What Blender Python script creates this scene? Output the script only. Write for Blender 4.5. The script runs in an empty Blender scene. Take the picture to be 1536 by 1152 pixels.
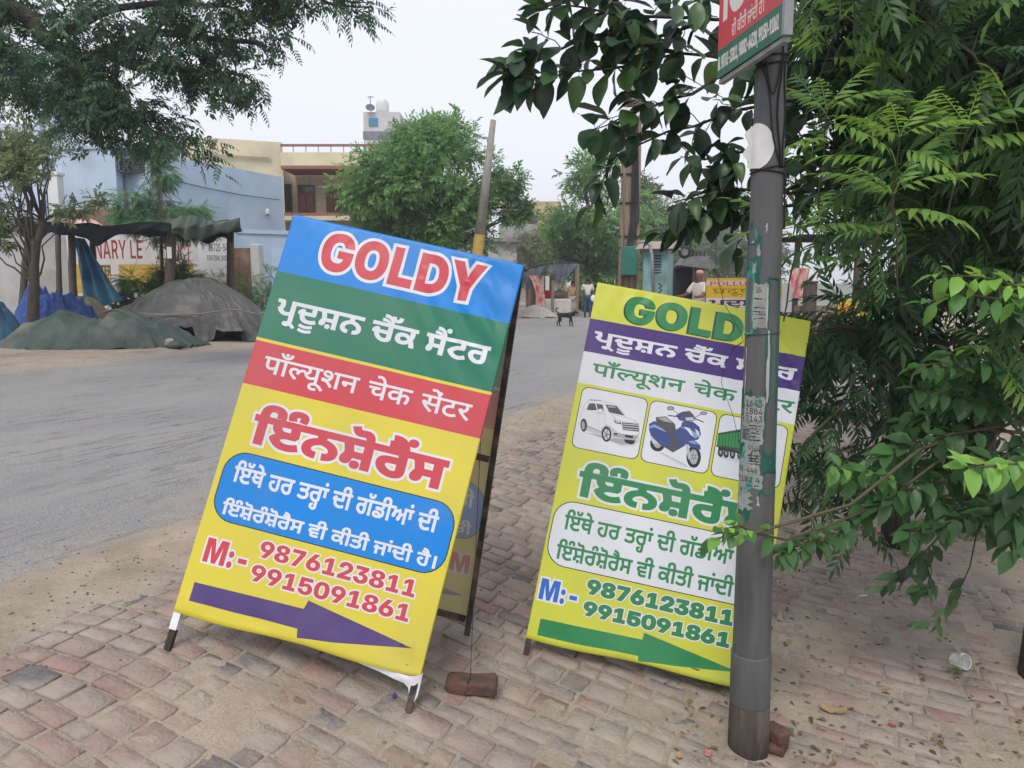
import bpy, bmesh, math, random
import numpy as np
from mathutils import Vector, Matrix, noise as mnoise, geometry as mgeo

random.seed(7)
RNG = np.random.default_rng(11)
SC = bpy.context.scene
COL = SC.collection
R_ = math.radians

# ------------------------------------------------------------------ camera
FPX, PITCH, EYE = 1154.0, R_(7.45), 1.5
cam_d = bpy.data.cameras.new('camera')
cam = bpy.data.objects.new('camera', cam_d)
COL.objects.link(cam)
cam.location = (0, 0, EYE)
cam.rotation_euler = (math.pi / 2 - PITCH, 0, 0)
cam_d.sensor_width = 36
cam_d.lens = 36 * FPX / 1536
cam_d.clip_start = 0.05
cam_d.clip_end = 3000
SC.camera = cam

# ------------------------------------------------------------------ light
SUN_EL, SUN_AZ = R_(54), R_(198)          # azimuth clockwise from +Y: behind the camera, a little left
world = bpy.data.worlds.new('World')
SC.world = world
world.use_nodes = True
wn, wl = world.node_tree.nodes, world.node_tree.links
wn.clear()
wo = wn.new('ShaderNodeOutputWorld')
bg = wn.new('ShaderNodeBackground')
sky = wn.new('ShaderNodeTexSky')
sky.sky_type = 'NISHITA'
sky.sun_disc = False
sky.sun_elevation = SUN_EL
sky.sun_rotation = SUN_AZ
sky.air_density = 1.5
sky.dust_density = 4.0
mixw = wn.new('ShaderNodeMix')
mixw.data_type = 'RGBA'
mixw.inputs[0].default_value = 0.82
mixw.inputs[7].default_value = (9.3, 9.5, 10.5, 1)   # even cloud deck
wl.new(sky.outputs[0], mixw.inputs[6])
wl.new(mixw.outputs[2], bg.inputs[0])
bg.inputs[1].default_value = 0.085
wl.new(bg.outputs[0], wo.inputs[0])

sun_d = bpy.data.lights.new('sun', 'SUN')
sun_d.energy = 1.5
sun_d.angle = R_(22)
sun_d.color = (1.0, 0.95, 0.88)
sun = bpy.data.objects.new('sun', sun_d)
COL.objects.link(sun)
sdir = Vector((math.sin(SUN_AZ) * math.cos(SUN_EL), math.cos(SUN_AZ) * math.cos(SUN_EL), math.sin(SUN_EL)))
sun.rotation_euler = sdir.to_track_quat('Z', 'Y').to_euler()

SC.view_settings.view_transform = 'Standard'
SC.view_settings.look = 'None'
SC.view_settings.gamma = 1
SC.view_settings.exposure = 0.5
SC.view_settings.use_curve_mapping = False
SC.cycles.use_denoising = True
SC.cycles.max_bounces = 6
SC.cycles.transparent_max_bounces = 8
SC.cycles.volume_bounces = 0

# ------------------------------------------------------------------ helpers
_c, _s = math.cos(PITCH), math.sin(PITCH)


def ray(px, py):
    x, y = (px - 768) / FPX, (py - 576) / FPX
    return Vector((x, _c - y * _s, -_s - y * _c))


def at(px, py, Y):
    """world point whose forward distance is Y"""
    d = ray(px, py)
    return Vector((0, 0, EYE)) + d * (Y / d.y)


def fb(x, y, z=0.0, o=4):
    return mnoise.fractal(Vector((x, y, z)), 1.0, 2.0, o)


def tag(o, label=None, cat=None, group=None, kind=None):
    if label: o['label'] = label
    if cat: o['category'] = cat
    if group: o['group'] = group
    if kind or cat: o['kind'] = kind or 'thing'
    return o


def thing(name, label, cat, loc=(0, 0, 0), group=None, rot=(0, 0, 0)):
    o = bpy.data.objects.new(name, None)
    COL.objects.link(o)
    o.location = loc
    o.rotation_euler = rot
    o.empty_display_size = 0.1
    return tag(o, label, cat, group, 'thing')


def mesh_obj(name, verts, faces, mats, parent=None, midx=None, smooth=True, rnd=None):
    """one mesh object; verts are WORLD coordinates, moved into the parent's frame"""
    me = bpy.data.meshes.new(name)
    v = np.asarray(verts, dtype=np.float64).reshape(-1, 3)
    o = bpy.data.objects.new(name, me)
    COL.objects.link(o)
    if parent is not None:
        o.parent = parent
        inv = np.array(world_matrix(parent).inverted())
        v = v @ inv[:3, :3].T + inv[:3, 3]
    if isinstance(faces, np.ndarray):
        k = faces.shape[1]
        me.vertices.add(len(v))
        me.vertices.foreach_set('co', v.astype(np.float32).ravel())
        me.loops.add(faces.size)
        me.loops.foreach_set('vertex_index', faces.astype(np.int32).ravel())
        me.polygons.add(len(faces))
        me.polygons.foreach_set('loop_start', np.arange(0, faces.size, k, dtype=np.int32))
        me.update(calc_edges=True)
    else:
        me.from_pydata([tuple(p) for p in v], [], [tuple(f) for f in faces])
        me.update()
    if not isinstance(mats, (list, tuple)): mats = [mats]
    for m in mats: me.materials.append(m)
    if midx is not None:
        me.polygons.foreach_set('material_index', np.asarray(midx, dtype=np.int32))
    if smooth:
        me.polygons.foreach_set('use_smooth', np.ones(len(me.polygons), dtype=bool))
    if rnd is not None:
        a = me.attributes.new('rnd', 'FLOAT', 'POINT')
        a.data.foreach_set('value', np.asarray(rnd, dtype=np.float32))
    me.validate()
    return o


def world_matrix(o):
    m = Matrix.LocRotScale(o.location, o.rotation_euler, o.scale)
    return world_matrix(o.parent) @ m if o.parent else m


class MB:
    """collects pieces into one mesh"""
    def __init__(s): s.v, s.f, s.n = [], [], 0

    def add(s, v, f):
        v = [tuple(p) for p in v]
        s.v += v
        s.f += [tuple(i + s.n for i in q) for q in f]
        s.n += len(v)
        return s

    def box(s, c, size, rot=None, bev=0.0):
        c = Vector(c)
        hx, hy, hz = [x / 2 for x in size]
        M = rot if rot is not None else Matrix.Identity(3)
        if bev <= 0:
            pts = [(x, y, z) for z in (-hz, hz) for x, y in ((-hx, -hy), (hx, -hy), (hx, hy), (-hx, hy))]
            f = [(3, 2, 1, 0), (4, 5, 6, 7), (0, 1, 5, 4), (1, 2, 6, 5), (2, 3, 7, 6), (3, 0, 4, 7)]
        else:
            b = min(bev, hx * .9, hy * .9, hz * .9)
            pts, f = [], []
            rings = [(-hz, b), (-hz + b, 0), (hz - b, 0), (hz, b)]
            for z, i in rings:
                X, Yy = hx - i, hy - i
                pts += [(-X + b, -Yy, z), (X - b, -Yy, z), (X, -Yy + b, z), (X, Yy - b, z), (X - b, Yy, z), (-X + b, Yy, z), (-X, Yy - b, z), (-X, -Yy + b, z)]
            f = [tuple(range(7, -1, -1)), tuple(range(24, 32))]
            for r in range(3):
                for k in range(8):
                    f.append((r * 8 + k, r * 8 + (k + 1) % 8, r * 8 + 8 + (k + 1) % 8, r * 8 + 8 + k))
        return s.add([c + M @ Vector(p) for p in pts], f)

    def tube(s, pts, rad, n=8, caps=True, jit=0.0):
        pts = [Vector(p) for p in pts]
        if not hasattr(rad, '__len__'): rad = [rad] * len(pts)
        vs, fs = [], []
        prev = None
        for i, p in enumerate(pts):
            t = (pts[min(i + 1, len(pts) - 1)] - pts[max(i - 1, 0)])
            t = t.normalized() if t.length > 1e-9 else Vector((0, 0, 1))
            if prev is None:
                a = t.orthogonal().normalized()
            else:
                a = (prev - t * prev.dot(t))
                a = a.normalized() if a.length > 1e-6 else t.orthogonal().normalized()
            prev = a
            b = t.cross(a)
            for k in range(n):
                an = 2 * math.pi * k / n
                rr = rad[i] * (1 + (jit * random.uniform(-1, 1) if jit else 0))
                vs.append(p + (a * math.cos(an) + b * math.sin(an)) * rr)
        for i in range(len(pts) - 1):
            for k in range(n):
                fs.append((i * n + k, i * n + (k + 1) % n, (i + 1) * n + (k + 1) % n, (i + 1) * n + k))
        if caps:
            fs.append(tuple(range(n - 1, -1, -1)))
            fs.append(tuple(range((len(pts) - 1) * n, len(pts) * n)))
        return s.add(vs, fs)

    def bar(s, a, b, w, h=None, up=(0, 0, 1)):
        """square bar from a to b"""
        a, b = Vector(a), Vector(b)
        h = h or w
        t = (b - a).normalized()
        x = t.cross(Vector(up))
        x = x.normalized() if x.length > 1e-5 else t.orthogonal().normalized()
        y = x.cross(t)
        M = Matrix((x, y, t)).transposed()
        return s.box((a + b) / 2, (w, h, (b - a).length), M)

    def sheet(s, P):
        """grid of points P[i][j]"""
        n, m = len(P), len(P[0])
        return s.add([p for r in P for p in r], [(i * m + j, i * m + j + 1, (i + 1) * m + j + 1, (i + 1) * m + j) for i in range(n - 1) for j in range(m - 1)])

    def lathe(s, c, prof, n=16, axis=(0, 0, 1), caps=True):
        ax = Vector(axis).normalized()
        a = ax.orthogonal().normalized(); b = ax.cross(a)
        vs, fs = [], []
        for r, z in prof:
            for k in range(n):
                t = 2 * math.pi * k / n
                vs.append(Vector(c) + ax * z + (a * math.cos(t) + b * math.sin(t)) * r)
        for i in range(len(prof) - 1):
            for k in range(n):
                fs.append((i * n + k, i * n + (k + 1) % n, (i + 1) * n + (k + 1) % n, (i + 1) * n + k))
        if caps:
            fs.append(tuple(range(n - 1, -1, -1))); fs.append(tuple(range((len(prof) - 1) * n, len(prof) * n)))
        return s.add(vs, fs)

    def ball(s, c, r, n=10, m=7, sq=(1, 1, 1), nz=0.0):
        c = Vector(c); vs, fs = [], []
        for i in range(m + 1):
            th = math.pi * i / m
            for k in range(n):
                ph = 2 * math.pi * k / n
                d = Vector((math.sin(th) * math.cos(ph), math.sin(th) * math.sin(ph), math.cos(th)))
                q = 1 + (nz * mnoise.noise(d * 1.7 + c) if nz else 0)
                vs.append(c + Vector((d.x * sq[0], d.y * sq[1], d.z * sq[2])) * r * q)
        for i in range(m):
            for k in range(n):
                fs.append((i * n + k, (i + 1) * n + k, (i + 1) * n + (k + 1) % n, i * n + (k + 1) % n))
        return s.add(vs, fs)

    def build(s, name, mat, parent=None, smooth=False, rnd=None):
        return mesh_obj(name, s.v, s.f, mat, parent, smooth=smooth, rnd=rnd)


# ------------------------------------------------------------------ materials
def mat(name, c, c2=None, scale=6.0, rough=0.8, bump=0.15, bscale=40.0, spec=0.3, metal=0.0, detail=6, mixk=1.0, stretch=None, dirt=None, dscale=1.3, bdist=.02):
    """principled with two-colour procedural variation, optional coarse dirt and bump"""
    m = bpy.data.materials.new(name)
    m.use_nodes = True
    nt = m.node_tree; N, L = nt.nodes, nt.links
    b = N['Principled BSDF']
    tc = N.new('ShaderNodeTexCoord')
    src = tc.outputs['Object']
    if stretch:
        mp = N.new('ShaderNodeMapping'); mp.inputs['Scale'].default_value = stretch
        L.new(src, mp.inputs[0]); src = mp.outputs[0]
    n1 = N.new('ShaderNodeTexNoise'); n1.inputs['Scale'].default_value = scale; n1.inputs['Detail'].default_value = detail
    L.new(src, n1.inputs[0])
    r = N.new('ShaderNodeValToRGB')
    r.color_ramp.elements[0].position = 0.35; r.color_ramp.elements[1].position = 0.65
    c2 = c2 or tuple(x * 0.78 for x in c)
    r.color_ramp.elements[0].color = (*c, 1); r.color_ramp.elements[1].color = (*c2, 1)
    L.new(n1.outputs[0], r.inputs[0])
    out = r.outputs[0]
    if dirt:
        n2 = N.new('ShaderNodeTexNoise'); n2.inputs['Scale'].default_value = dscale; n2.inputs['Detail'].default_value = 8
        L.new(src, n2.inputs[0])
        r2 = N.new('ShaderNodeValToRGB'); r2.color_ramp.elements[0].position = 0.48; r2.color_ramp.elements[1].position = 0.68
        L.new(n2.outputs[0], r2.inputs[0])
        mx = N.new('ShaderNodeMix'); mx.data_type = 'RGBA'
        L.new(r2.outputs[0], mx.inputs[0]); L.new(out, mx.inputs[6]); mx.inputs[7].default_value = (*dirt, 1)
        out = mx.outputs[2]
    L.new(out, b.inputs['Base Color'])
    b.inputs['Roughness'].default_value = rough
    b.inputs['Specular IOR Level'].default_value = spec
    b.inputs['Metallic'].default_value = metal
    if bump:
        n3 = N.new('ShaderNodeTexNoise'); n3.inputs['Scale'].default_value = bscale; n3.inputs['Detail'].default_value = 5
        L.new(src, n3.inputs[0])
        bp = N.new('ShaderNodeBump'); bp.inputs['Strength'].default_value = bump; bp.inputs['Distance'].default_value = bdist
        L.new(n3.outputs[0], bp.inputs['Height']); L.new(bp.outputs[0], b.inputs['Normal'])
    return m


def leaf_mat(name, stops, rough=0.5, trans=0.35, spec=0.4, tcol=1.6):
    m = bpy.data.materials.new(name)
    m.use_nodes = True
    nt = m.node_tree; N, L = nt.nodes, nt.links
    b = N['Principled BSDF']; o = N['Material Output']
    at_ = N.new('ShaderNodeAttribute'); at_.attribute_name = 'rnd'
    r = N.new('ShaderNodeValToRGB')
    cr = r.color_ramp
    while len(cr.elements) < len(stops): cr.elements.new(0.5)
    for e, (p, c) in zip(cr.elements, stops): e.position = p; e.color = (*c, 1)
    L.new(at_.outputs['Fac'], r.inputs[0])
    L.new(r.outputs[0], b.inputs['Base Color'])
    b.inputs['Roughness'].default_value = rough
    b.inputs['Specular IOR Level'].default_value = spec
    tr = N.new('ShaderNodeBsdfTranslucent')
    hs = N.new('ShaderNodeHueSaturation'); hs.inputs['Value'].default_value = tcol; hs.inputs['Hue'].default_value = 0.48
    L.new(r.outputs[0], hs.inputs['Color']); L.new(hs.outputs[0], tr.inputs[0])
    mx = N.new('ShaderNodeMixShader'); mx.inputs[0].default_value = trans
    L.new(b.outputs[0], mx.inputs[1]); L.new(tr.outputs[0], mx.inputs[2]); L.new(mx.outputs[0], o.inputs[0])
    return m


def attr_mat(name, stops, rough=0.85, bump=0.3, bscale=60, scale=14, amt=0.35, dust=None, dust_p=(0.45, 0.62), dscale=3.0):
    """per-piece colour from the 'rnd' attribute, broken up by noise and dust"""
    m = bpy.data.materials.new(name)
    m.use_nodes = True
    nt = m.node_tree; N, L = nt.nodes, nt.links
    b = N['Principled BSDF']
    at_ = N.new('ShaderNodeAttribute'); at_.attribute_name = 'rnd'
    r = N.new('ShaderNodeValToRGB'); cr = r.color_ramp
    while len(cr.elements) < len(stops): cr.elements.new(0.5)
    for e, (p, c) in zip(cr.elements, stops): e.position = p; e.color = (*c, 1)
    tc = N.new('ShaderNodeTexCoord')
    n1 = N.new('ShaderNodeTexNoise'); n1.inputs['Scale'].default_value = scale; n1.inputs['Detail'].default_value = 8
    L.new(tc.outputs['Object'], n1.inputs[0])
    ad = N.new('ShaderNodeMath'); ad.operation = 'MULTIPLY_ADD'; ad.inputs[1].default_value = amt
    L.new(n1.outputs[0], ad.inputs[0]); L.new(at_.outputs['Fac'], ad.inputs[2])
    sb = N.new('ShaderNodeMath'); sb.operation = 'SUBTRACT'; sb.inputs[1].default_value = amt / 2
    L.new(ad.outputs[0], sb.inputs[0]); L.new(sb.outputs[0], r.inputs[0])
    out = r.outputs[0]
    if dust:
        n2 = N.new('ShaderNodeTexNoise'); n2.inputs['Scale'].default_value = dscale; n2.inputs['Detail'].default_value = 9
        L.new(tc.outputs['Object'], n2.inputs[0])
        r2 = N.new('ShaderNodeValToRGB'); r2.color_ramp.elements[0].position = dust_p[0]; r2.color_ramp.elements[1].position = dust_p[1]
        L.new(n2.outputs[0], r2.inputs[0])
        mx = N.new('ShaderNodeMix'); mx.data_type = 'RGBA'
        L.new(r2.outputs[0], mx.inputs[0]); L.new(out, mx.inputs[6]); mx.inputs[7].default_value = (*dust, 1)
        out = mx.outputs[2]
    L.new(out, b.inputs['Base Color'])
    b.inputs['Roughness'].default_value = rough
    b.inputs['Specular IOR Level'].default_value = 0.2
    n3 = N.new('ShaderNodeTexNoise'); n3.inputs['Scale'].default_value = bscale; n3.inputs['Detail'].default_value = 6
    L.new(tc.outputs['Object'], n3.inputs[0])
    bp = N.new('ShaderNodeBump'); bp.inputs['Strength'].default_value = bump; bp.inputs['Distance'].default_value = 0.01
    L.new(n3.outputs[0], bp.inputs['Height']); L.new(bp.outputs[0], b.inputs['Normal'])
    return m


def ink(name, c, rough=0.42, spec=0.35):
    """printed flex: colour with faint fading and a fine weave"""
    return mat(name, c, tuple(x * 0.9 + 0.012 for x in c), scale=2.2, rough=rough, bump=0.06, bscale=260, spec=spec, dirt=tuple(x * .84 + .03 for x in c), dscale=3.5)


# outlines of the letters as plain numbers: per glyph a list of contours, each x*2+on-curve flag, y, ...
GLYPHS = [
 [[855,0,855,145,889,137,824,125,700,115,629,115,422,115,148,221,59,328,114,348,194,400,195,438,194,455,182,487,167,500,-13,500,-13,622,403,622,448,579,498,491,499,449,498,398,418,321,335,286,375,357,412,296,546,238,639,238,712,238,830,257,887,273,855,253,855,622,1325,622,1325,500,1159,500,1159,0]],
 [[-87,-269,-130,-242,-224,-195,-275,-178,-320,-196,-426,-218,-499,-218,-604,-218,-740,-179,-739,-137,-740,-94,-616,-59,-519,-59,-504,-59,-476,-59,-457,-61,-456,-56,-456,-41,-455,-35,-455,0,-151,0,-151,-7,-152,-39,-164,-75,-173,-89,-96,-112,22,-169,89,-212]],
 [[811,0,614,0,340,57,192,170,189,253,187,258,169,258,104,258,38,288,39,314,38,336,92,386,180,429,290,457,349,457,422,457,490,418,491,388,491,380,877,380,877,500,-13,500,-13,622,1347,622,1347,500,1181,500,1181,299,1101,259,491,259,494,226,538,175,618,141,740,123,825,123,926,123,1084,144,1179,163,1277,45,1180,25,940,0]],
 [[-635,-167,-764,-167,-986,-136,-1073,-114,-1001,-24,-926,-44,-740,-67,-633,-67,-520,-67,-338,-43,-261,-24,-189,-114,-280,-136,-506,-167],[-635,-310,-764,-310,-992,-280,-1073,-259,-1003,-170,-916,-189,-748,-208,-631,-208,-516,-208,-346,-189,-257,-170,-189,-259,-272,-280,-500,-310]],
 [[879,0,879,212,487,212,482,162,422,96,318,64,249,64,168,64,76,110,77,150,76,170,100,213,156,261,207,287,202,321,174,396,136,470,113,500,-13,500,-13,622,1347,622,1347,500,1183,500,1183,0],[491,333,879,333,879,500,429,500,446,474,474,413,490,357],[643,-8,564,-8,480,34,481,67,480,101,564,142,643,142,718,142,800,101,801,67,800,34,718,-8]],
 [[559,0,416,0,222,34,108,89,58,157,59,191,58,246,168,338,390,409,553,428,553,500,-13,500,-13,622,1421,622,1421,500,857,500,857,428,1018,409,1236,338,1348,246,1349,191,1348,157,1298,89,1184,34,990,0,849,0,833,125,946,125,1044,163,1045,197,1044,239,868,302,705,320,540,302,362,241,363,197,362,163,460,125,575,125]],
 [[827,0,680,0,438,53,355,96,284,133,196,228,177,280,233,258,169,258,104,258,38,288,39,314,38,336,92,386,180,429,290,457,349,457,422,457,490,418,491,388,491,380,987,380,1027,259,419,259,483,278,496,241,562,184,654,143,760,122,817,122,854,122,910,128,927,137,940,144,954,168,955,194,955,523,1259,523,1259,182,1258,117,1164,37,972,0],[-13,500,-13,622,1425,622,1425,500]],
 [[-329,610,-364,676,-488,753,-654,786,-749,786,-766,786,-790,786,-797,786,-805,896,-796,896,-764,896,-741,896,-622,896,-430,863,-284,793,-178,687,-143,615],[-395,563,-454,602,-594,641,-750,655,-841,655,-858,655,-884,655,-895,654,-907,759,-894,759,-868,760,-855,760,-732,760,-518,727,-340,654,-271,593],[-43,682,-160,682,-306,731,-382,814,-387,867,-129,876,-128,820,-82,787,-41,787,-2,787,44,823,47,876,311,867,310,814,246,730,94,682]],
 [[961,0,956,55,910,151,879,190,853,218,796,261,644,313,545,313,462,313,360,280,361,246,360,216,446,179,535,179,648,179,794,239,837,280,867,319,886,347,898,410,899,436,898,455,890,488,885,500,-13,500,-13,622,1357,622,1357,500,1189,500,1194,487,1200,447,1201,431,1200,369,1134,256,1063,208,1025,188,938,128,676,57,503,57,366,57,164,101,54,187,55,246,54,307,166,391,366,435,497,435,662,435,890,382,987,328,1039,311,1112,269,1206,168,1256,57,1267,0]],
 [[847,0,847,209,487,209,482,159,422,92,318,59,249,59,168,59,76,106,77,147,76,167,100,210,156,258,207,284,202,320,174,396,136,470,113,500,-13,500,-13,622,1317,622,1317,500,1151,500,1151,0],[491,331,847,331,847,500,429,500,446,474,474,413,490,355]],
 [[-325,610,-356,676,-466,753,-618,786,-709,786,-726,786,-750,786,-757,786,-765,896,-756,896,-726,896,-701,896,-542,896,-310,839,-166,715,-139,615],[-391,563,-442,600,-562,640,-712,655,-803,655,-820,655,-846,655,-855,654,-867,759,-854,759,-828,760,-815,760,-692,760,-492,727,-332,654,-267,593],[-61,742,-142,742,-228,784,-227,818,-228,852,-142,894,-61,894,18,894,102,852,103,818,102,784,18,742]],
 [[725,0,588,0,378,34,216,96,94,181,45,233,128,285,284,360,379,383,424,394,524,409,652,418,737,418,785,418,785,500,-13,500,-13,622,1257,622,1257,500,1089,500,1089,336,1009,296,845,296,766,296,662,293,592,286,565,279,504,267,390,219,319,173,321,274,386,216,512,149,652,123,739,123,798,123,906,131,1022,149,1097,165,1195,47,1094,24,842,0]],
 [[691,0,562,0,334,41,158,115,58,210,59,265,58,300,112,354,157,373,214,398,394,422,551,422,815,422,815,500,-13,500,-13,622,1283,622,1283,500,1117,500,1117,182,1116,117,1022,37,834,0],[677,122,714,122,766,128,785,137,798,144,812,168,813,194,813,300,573,300,490,300,418,292,395,283,378,277,364,258,365,246,364,224,420,180,512,144,620,122]],
 [[153,0,153,500,-13,500,-13,622,153,622,153,651,152,772,388,896,629,896,758,896,962,856,1082,773,1083,708,1082,694,1078,667,1073,653,773,662,776,670,778,689,779,702,778,737,702,775,633,775,562,775,484,744,456,684,457,641,457,622,623,622,623,500,457,500,457,0],[673,207,710,237,816,289,958,328,1043,339,1027,296,912,308,772,364,710,448,711,500,595,500,595,622,1863,622,1863,500,1707,500,1707,310,1599,259,1335,259,1272,259,1198,252,1171,247,1106,236,1008,197,971,173,965,243,1014,203,1118,149,1252,123,1345,123,1436,123,1592,142,1687,162,1781,44,1684,24,1454,0,1319,0,1158,0,918,49,740,143],[1215,379,1403,379,1403,500,1017,500,1016,468,1042,416,1077,401,1098,391,1164,379]],
 [[-615,666,-636,687,-656,735,-655,755,-656,816,-466,886,-301,886,-136,886,48,817,49,756,48,735,28,688,11,666,-235,686,-226,700,-212,724,-211,736,-212,759,-260,781,-303,781,-346,781,-394,758,-393,736,-394,724,-382,701,-371,686]],
 [[-441,615,-450,653,-484,692,-532,706,-567,706,-600,706,-674,701,-711,701,-804,701,-926,732,-1010,803,-1041,862,-793,896,-776,868,-742,837,-694,824,-661,824,-622,824,-546,829,-491,829,-392,829,-248,785,-172,691,-171,615]],
 [[167,0,167,524,-13,524,-13,622,167,622,167,660,166,775,364,896,587,896,702,896,882,857,990,778,991,715,990,699,986,670,981,655,747,663,750,673,754,697,755,712,754,756,668,799,591,799,510,799,430,761,402,696,403,653,403,622,583,622,583,524,403,524,403,0],[639,206,672,232,766,280,894,321,977,335,971,307,866,321,736,379,674,467,675,524,553,524,553,622,1769,622,1769,524,1601,524,1601,318,1511,276,1257,276,1192,276,1114,267,1085,261,1014,247,908,201,873,176,869,233,920,192,1024,133,1162,100,1263,100,1354,100,1508,119,1599,140,1677,43,1584,24,1362,0,1243,0,1086,0,858,53,698,147],[1159,373,1365,373,1365,524,913,524,912,485,948,421,987,402,1012,389,1092,373]],
 [[-281,679,-404,679,-550,725,-614,808,-615,864,-401,872,-402,809,-342,767,-283,767,-224,767,-166,810,-163,872,51,864,48,808,-18,725,-160,679]],
 [[865,0,865,156,867,147,802,134,672,123,603,123,404,123,148,232,67,329,122,349,206,406,207,446,206,467,188,509,171,524,-13,524,-13,622,323,622,378,579,440,494,441,454,440,401,356,329,283,298,303,369,348,294,504,223,609,223,684,223,804,242,867,259,865,250,865,524,333,524,299,622,1281,622,1281,524,1101,524,1101,0],[317,331,283,423,975,423,975,331]],
 [[-395,615,-432,682,-542,758,-684,789,-769,789,-784,789,-810,789,-821,788,-835,894,-820,895,-786,896,-765,896,-614,896,-380,836,-218,712,-173,615]],
 [[659,0,538,0,324,43,160,117,68,211,69,263,68,314,166,382,342,416,457,416,486,416,536,415,553,413,541,314,530,315,494,316,479,316,390,316,304,285,305,248,304,222,366,169,466,126,590,99,655,99,696,99,758,107,779,117,794,126,812,154,813,186,813,524,-13,524,-13,622,1229,622,1229,524,1049,524,1049,174,1048,113,960,36,786,0]],
 [[661,0,540,0,326,43,160,117,68,211,69,263,68,298,122,351,165,370,220,394,394,416,553,416,819,416,819,524,-13,524,-13,622,1235,622,1235,524,1055,524,1055,174,1054,113,966,37,792,0],[657,99,698,99,762,107,785,118,800,127,818,154,819,186,819,318,585,318,478,318,374,309,345,296,322,287,304,263,305,248,304,222,366,169,466,126,592,99]],
 [[535,0,390,0,122,37,27,64,101,161,210,130,420,100,525,100,612,100,744,119,818,160,819,192,818,218,768,258,682,289,625,297,572,290,444,282,389,282,292,282,188,302,146,335,147,353,146,388,272,418,363,418,426,418,560,407,633,394,690,404,780,453,781,495,780,506,770,539,759,560,875,524,-13,524,-13,622,1159,622,1159,524,939,524,997,550,1006,534,1016,503,1017,489,1016,432,924,369,855,348,916,329,1008,283,1058,223,1059,182,1058,123,930,42,694,0]],
 [[-463,-314,-576,-314,-756,-273,-860,-201,-859,-154,-860,-132,-820,-96,-785,-86,-756,-77,-698,-66,-608,-62,-535,-62,-527,-62,-533,-145,-590,-145,-654,-154,-653,-173,-654,-188,-602,-215,-524,-231,-487,-231,-432,-231,-402,-208,-401,-187,-401,0,-165,0,-165,-166,-166,-208,-202,-262,-241,-281,-278,-296,-388,-314]],
 [[129,248,129,524,-13,524,-13,622,519,622,519,524,363,524,363,248]],
 [[-283,709,-348,709,-428,745,-427,777,-428,807,-348,844,-283,844,-218,844,-142,807,-141,777,-142,745,-218,709]],
 [[791,0,606,0,344,60,202,178,203,267,203,276,173,276,108,276,52,303,53,323,52,343,100,388,178,429,272,454,323,454,380,454,438,418,439,389,439,374,895,374,895,524,-13,524,-13,622,1311,622,1311,524,1131,524,1131,310,1063,276,439,276,438,229,490,162,584,120,716,100,801,100,898,100,1056,121,1147,141,1225,44,1130,24,904,0]],
 [[167,0,167,524,-13,524,-13,622,167,622,167,648,166,683,152,738,114,778,40,799,-17,799,-100,799,-188,756,-187,711,-188,699,-182,673,-177,663,-409,656,-416,670,-424,699,-423,716,-424,777,-318,856,-132,896,-13,896,130,896,314,843,402,743,403,671,403,622,581,622,581,524,403,524,403,0]],
 [[603,0,490,0,296,43,150,117,68,211,69,263,68,297,116,349,155,368,202,392,368,416,515,416,715,416,715,524,-13,524,-13,622,1127,622,1127,524,951,524,951,173,950,115,874,39,720,0],[589,99,614,99,668,106,687,117,700,126,714,152,715,184,715,318,553,318,450,318,362,308,341,298,318,287,304,263,305,248,304,223,354,170,436,126,536,99],[1219,0,1219,524,1041,524,1041,622,1637,622,1637,524,1455,524,1455,0]],
 [[543,0,376,0,162,34,60,98,61,142,60,176,132,231,272,263,377,263,502,263,702,223,866,156,935,118,773,70,698,112,510,171,401,171,346,171,290,156,291,138,290,117,404,96,533,96,616,96,762,110,870,139,930,184,931,215,930,252,832,306,747,318,696,312,560,302,501,302,406,302,302,323,260,356,261,373,260,405,372,439,475,439,534,439,672,427,743,415,802,424,890,469,891,504,890,513,882,535,875,546,955,524,-13,524,-13,622,1273,622,1273,524,1053,524,1115,545,1118,535,1126,509,1127,498,1126,448,1034,388,965,368,1064,342,1170,266,1171,209,1170,158,1076,80,908,27,680,0]],
 [[1721,248,1721,524,1579,524,1579,622,2111,622,2111,524,1957,524,1957,248],[1193,0,1193,358,1213,329,1162,324,1060,304,964,279,919,263,949,285,946,225,900,141,812,96,743,96,686,96,604,130,605,172,604,200,668,278,733,310,730,336,710,392,682,437,667,444,709,442,662,435,554,409,456,380,423,367,449,391,448,333,406,247,316,200,243,200,186,200,104,234,105,274,104,311,178,385,233,414,228,472,180,542,161,553,245,524,-13,524,-13,622,361,622,376,603,412,545,434,481,435,452,357,446,400,468,552,513,736,552,831,560,848,545,886,494,914,434,934,377,935,356,849,343,890,362,1008,398,1144,427,1213,436,1193,406,1193,622,1609,622,1609,524,1429,524,1429,0]],
 [[-571,673,-588,692,-608,738,-607,756,-608,815,-428,882,-281,882,-132,882,40,816,41,756,40,738,20,693,5,673,-191,689,-182,703,-170,728,-169,740,-170,768,-230,794,-283,794,-336,794,-398,767,-397,740,-398,728,-386,704,-373,689]],
 [[873,0,873,231,437,231,434,178,382,106,292,71,231,71,176,71,94,104,95,145,94,161,116,206,172,258,223,285,218,325,192,407,150,487,123,524,-13,524,-13,622,1289,622,1289,524,1109,524,1109,0],[439,329,873,329,873,524,369,524,392,489,422,421,438,358],[605,-8,538,-8,460,29,461,59,460,90,538,127,605,127,670,127,746,90,747,59,746,29,672,-8]],
 [[-391,615,-400,657,-438,702,-494,719,-535,719,-568,719,-638,714,-673,714,-760,714,-878,743,-960,811,-993,870,-797,896,-780,864,-740,828,-686,812,-645,812,-608,812,-530,817,-485,817,-402,817,-266,780,-186,693,-183,615]],
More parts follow.
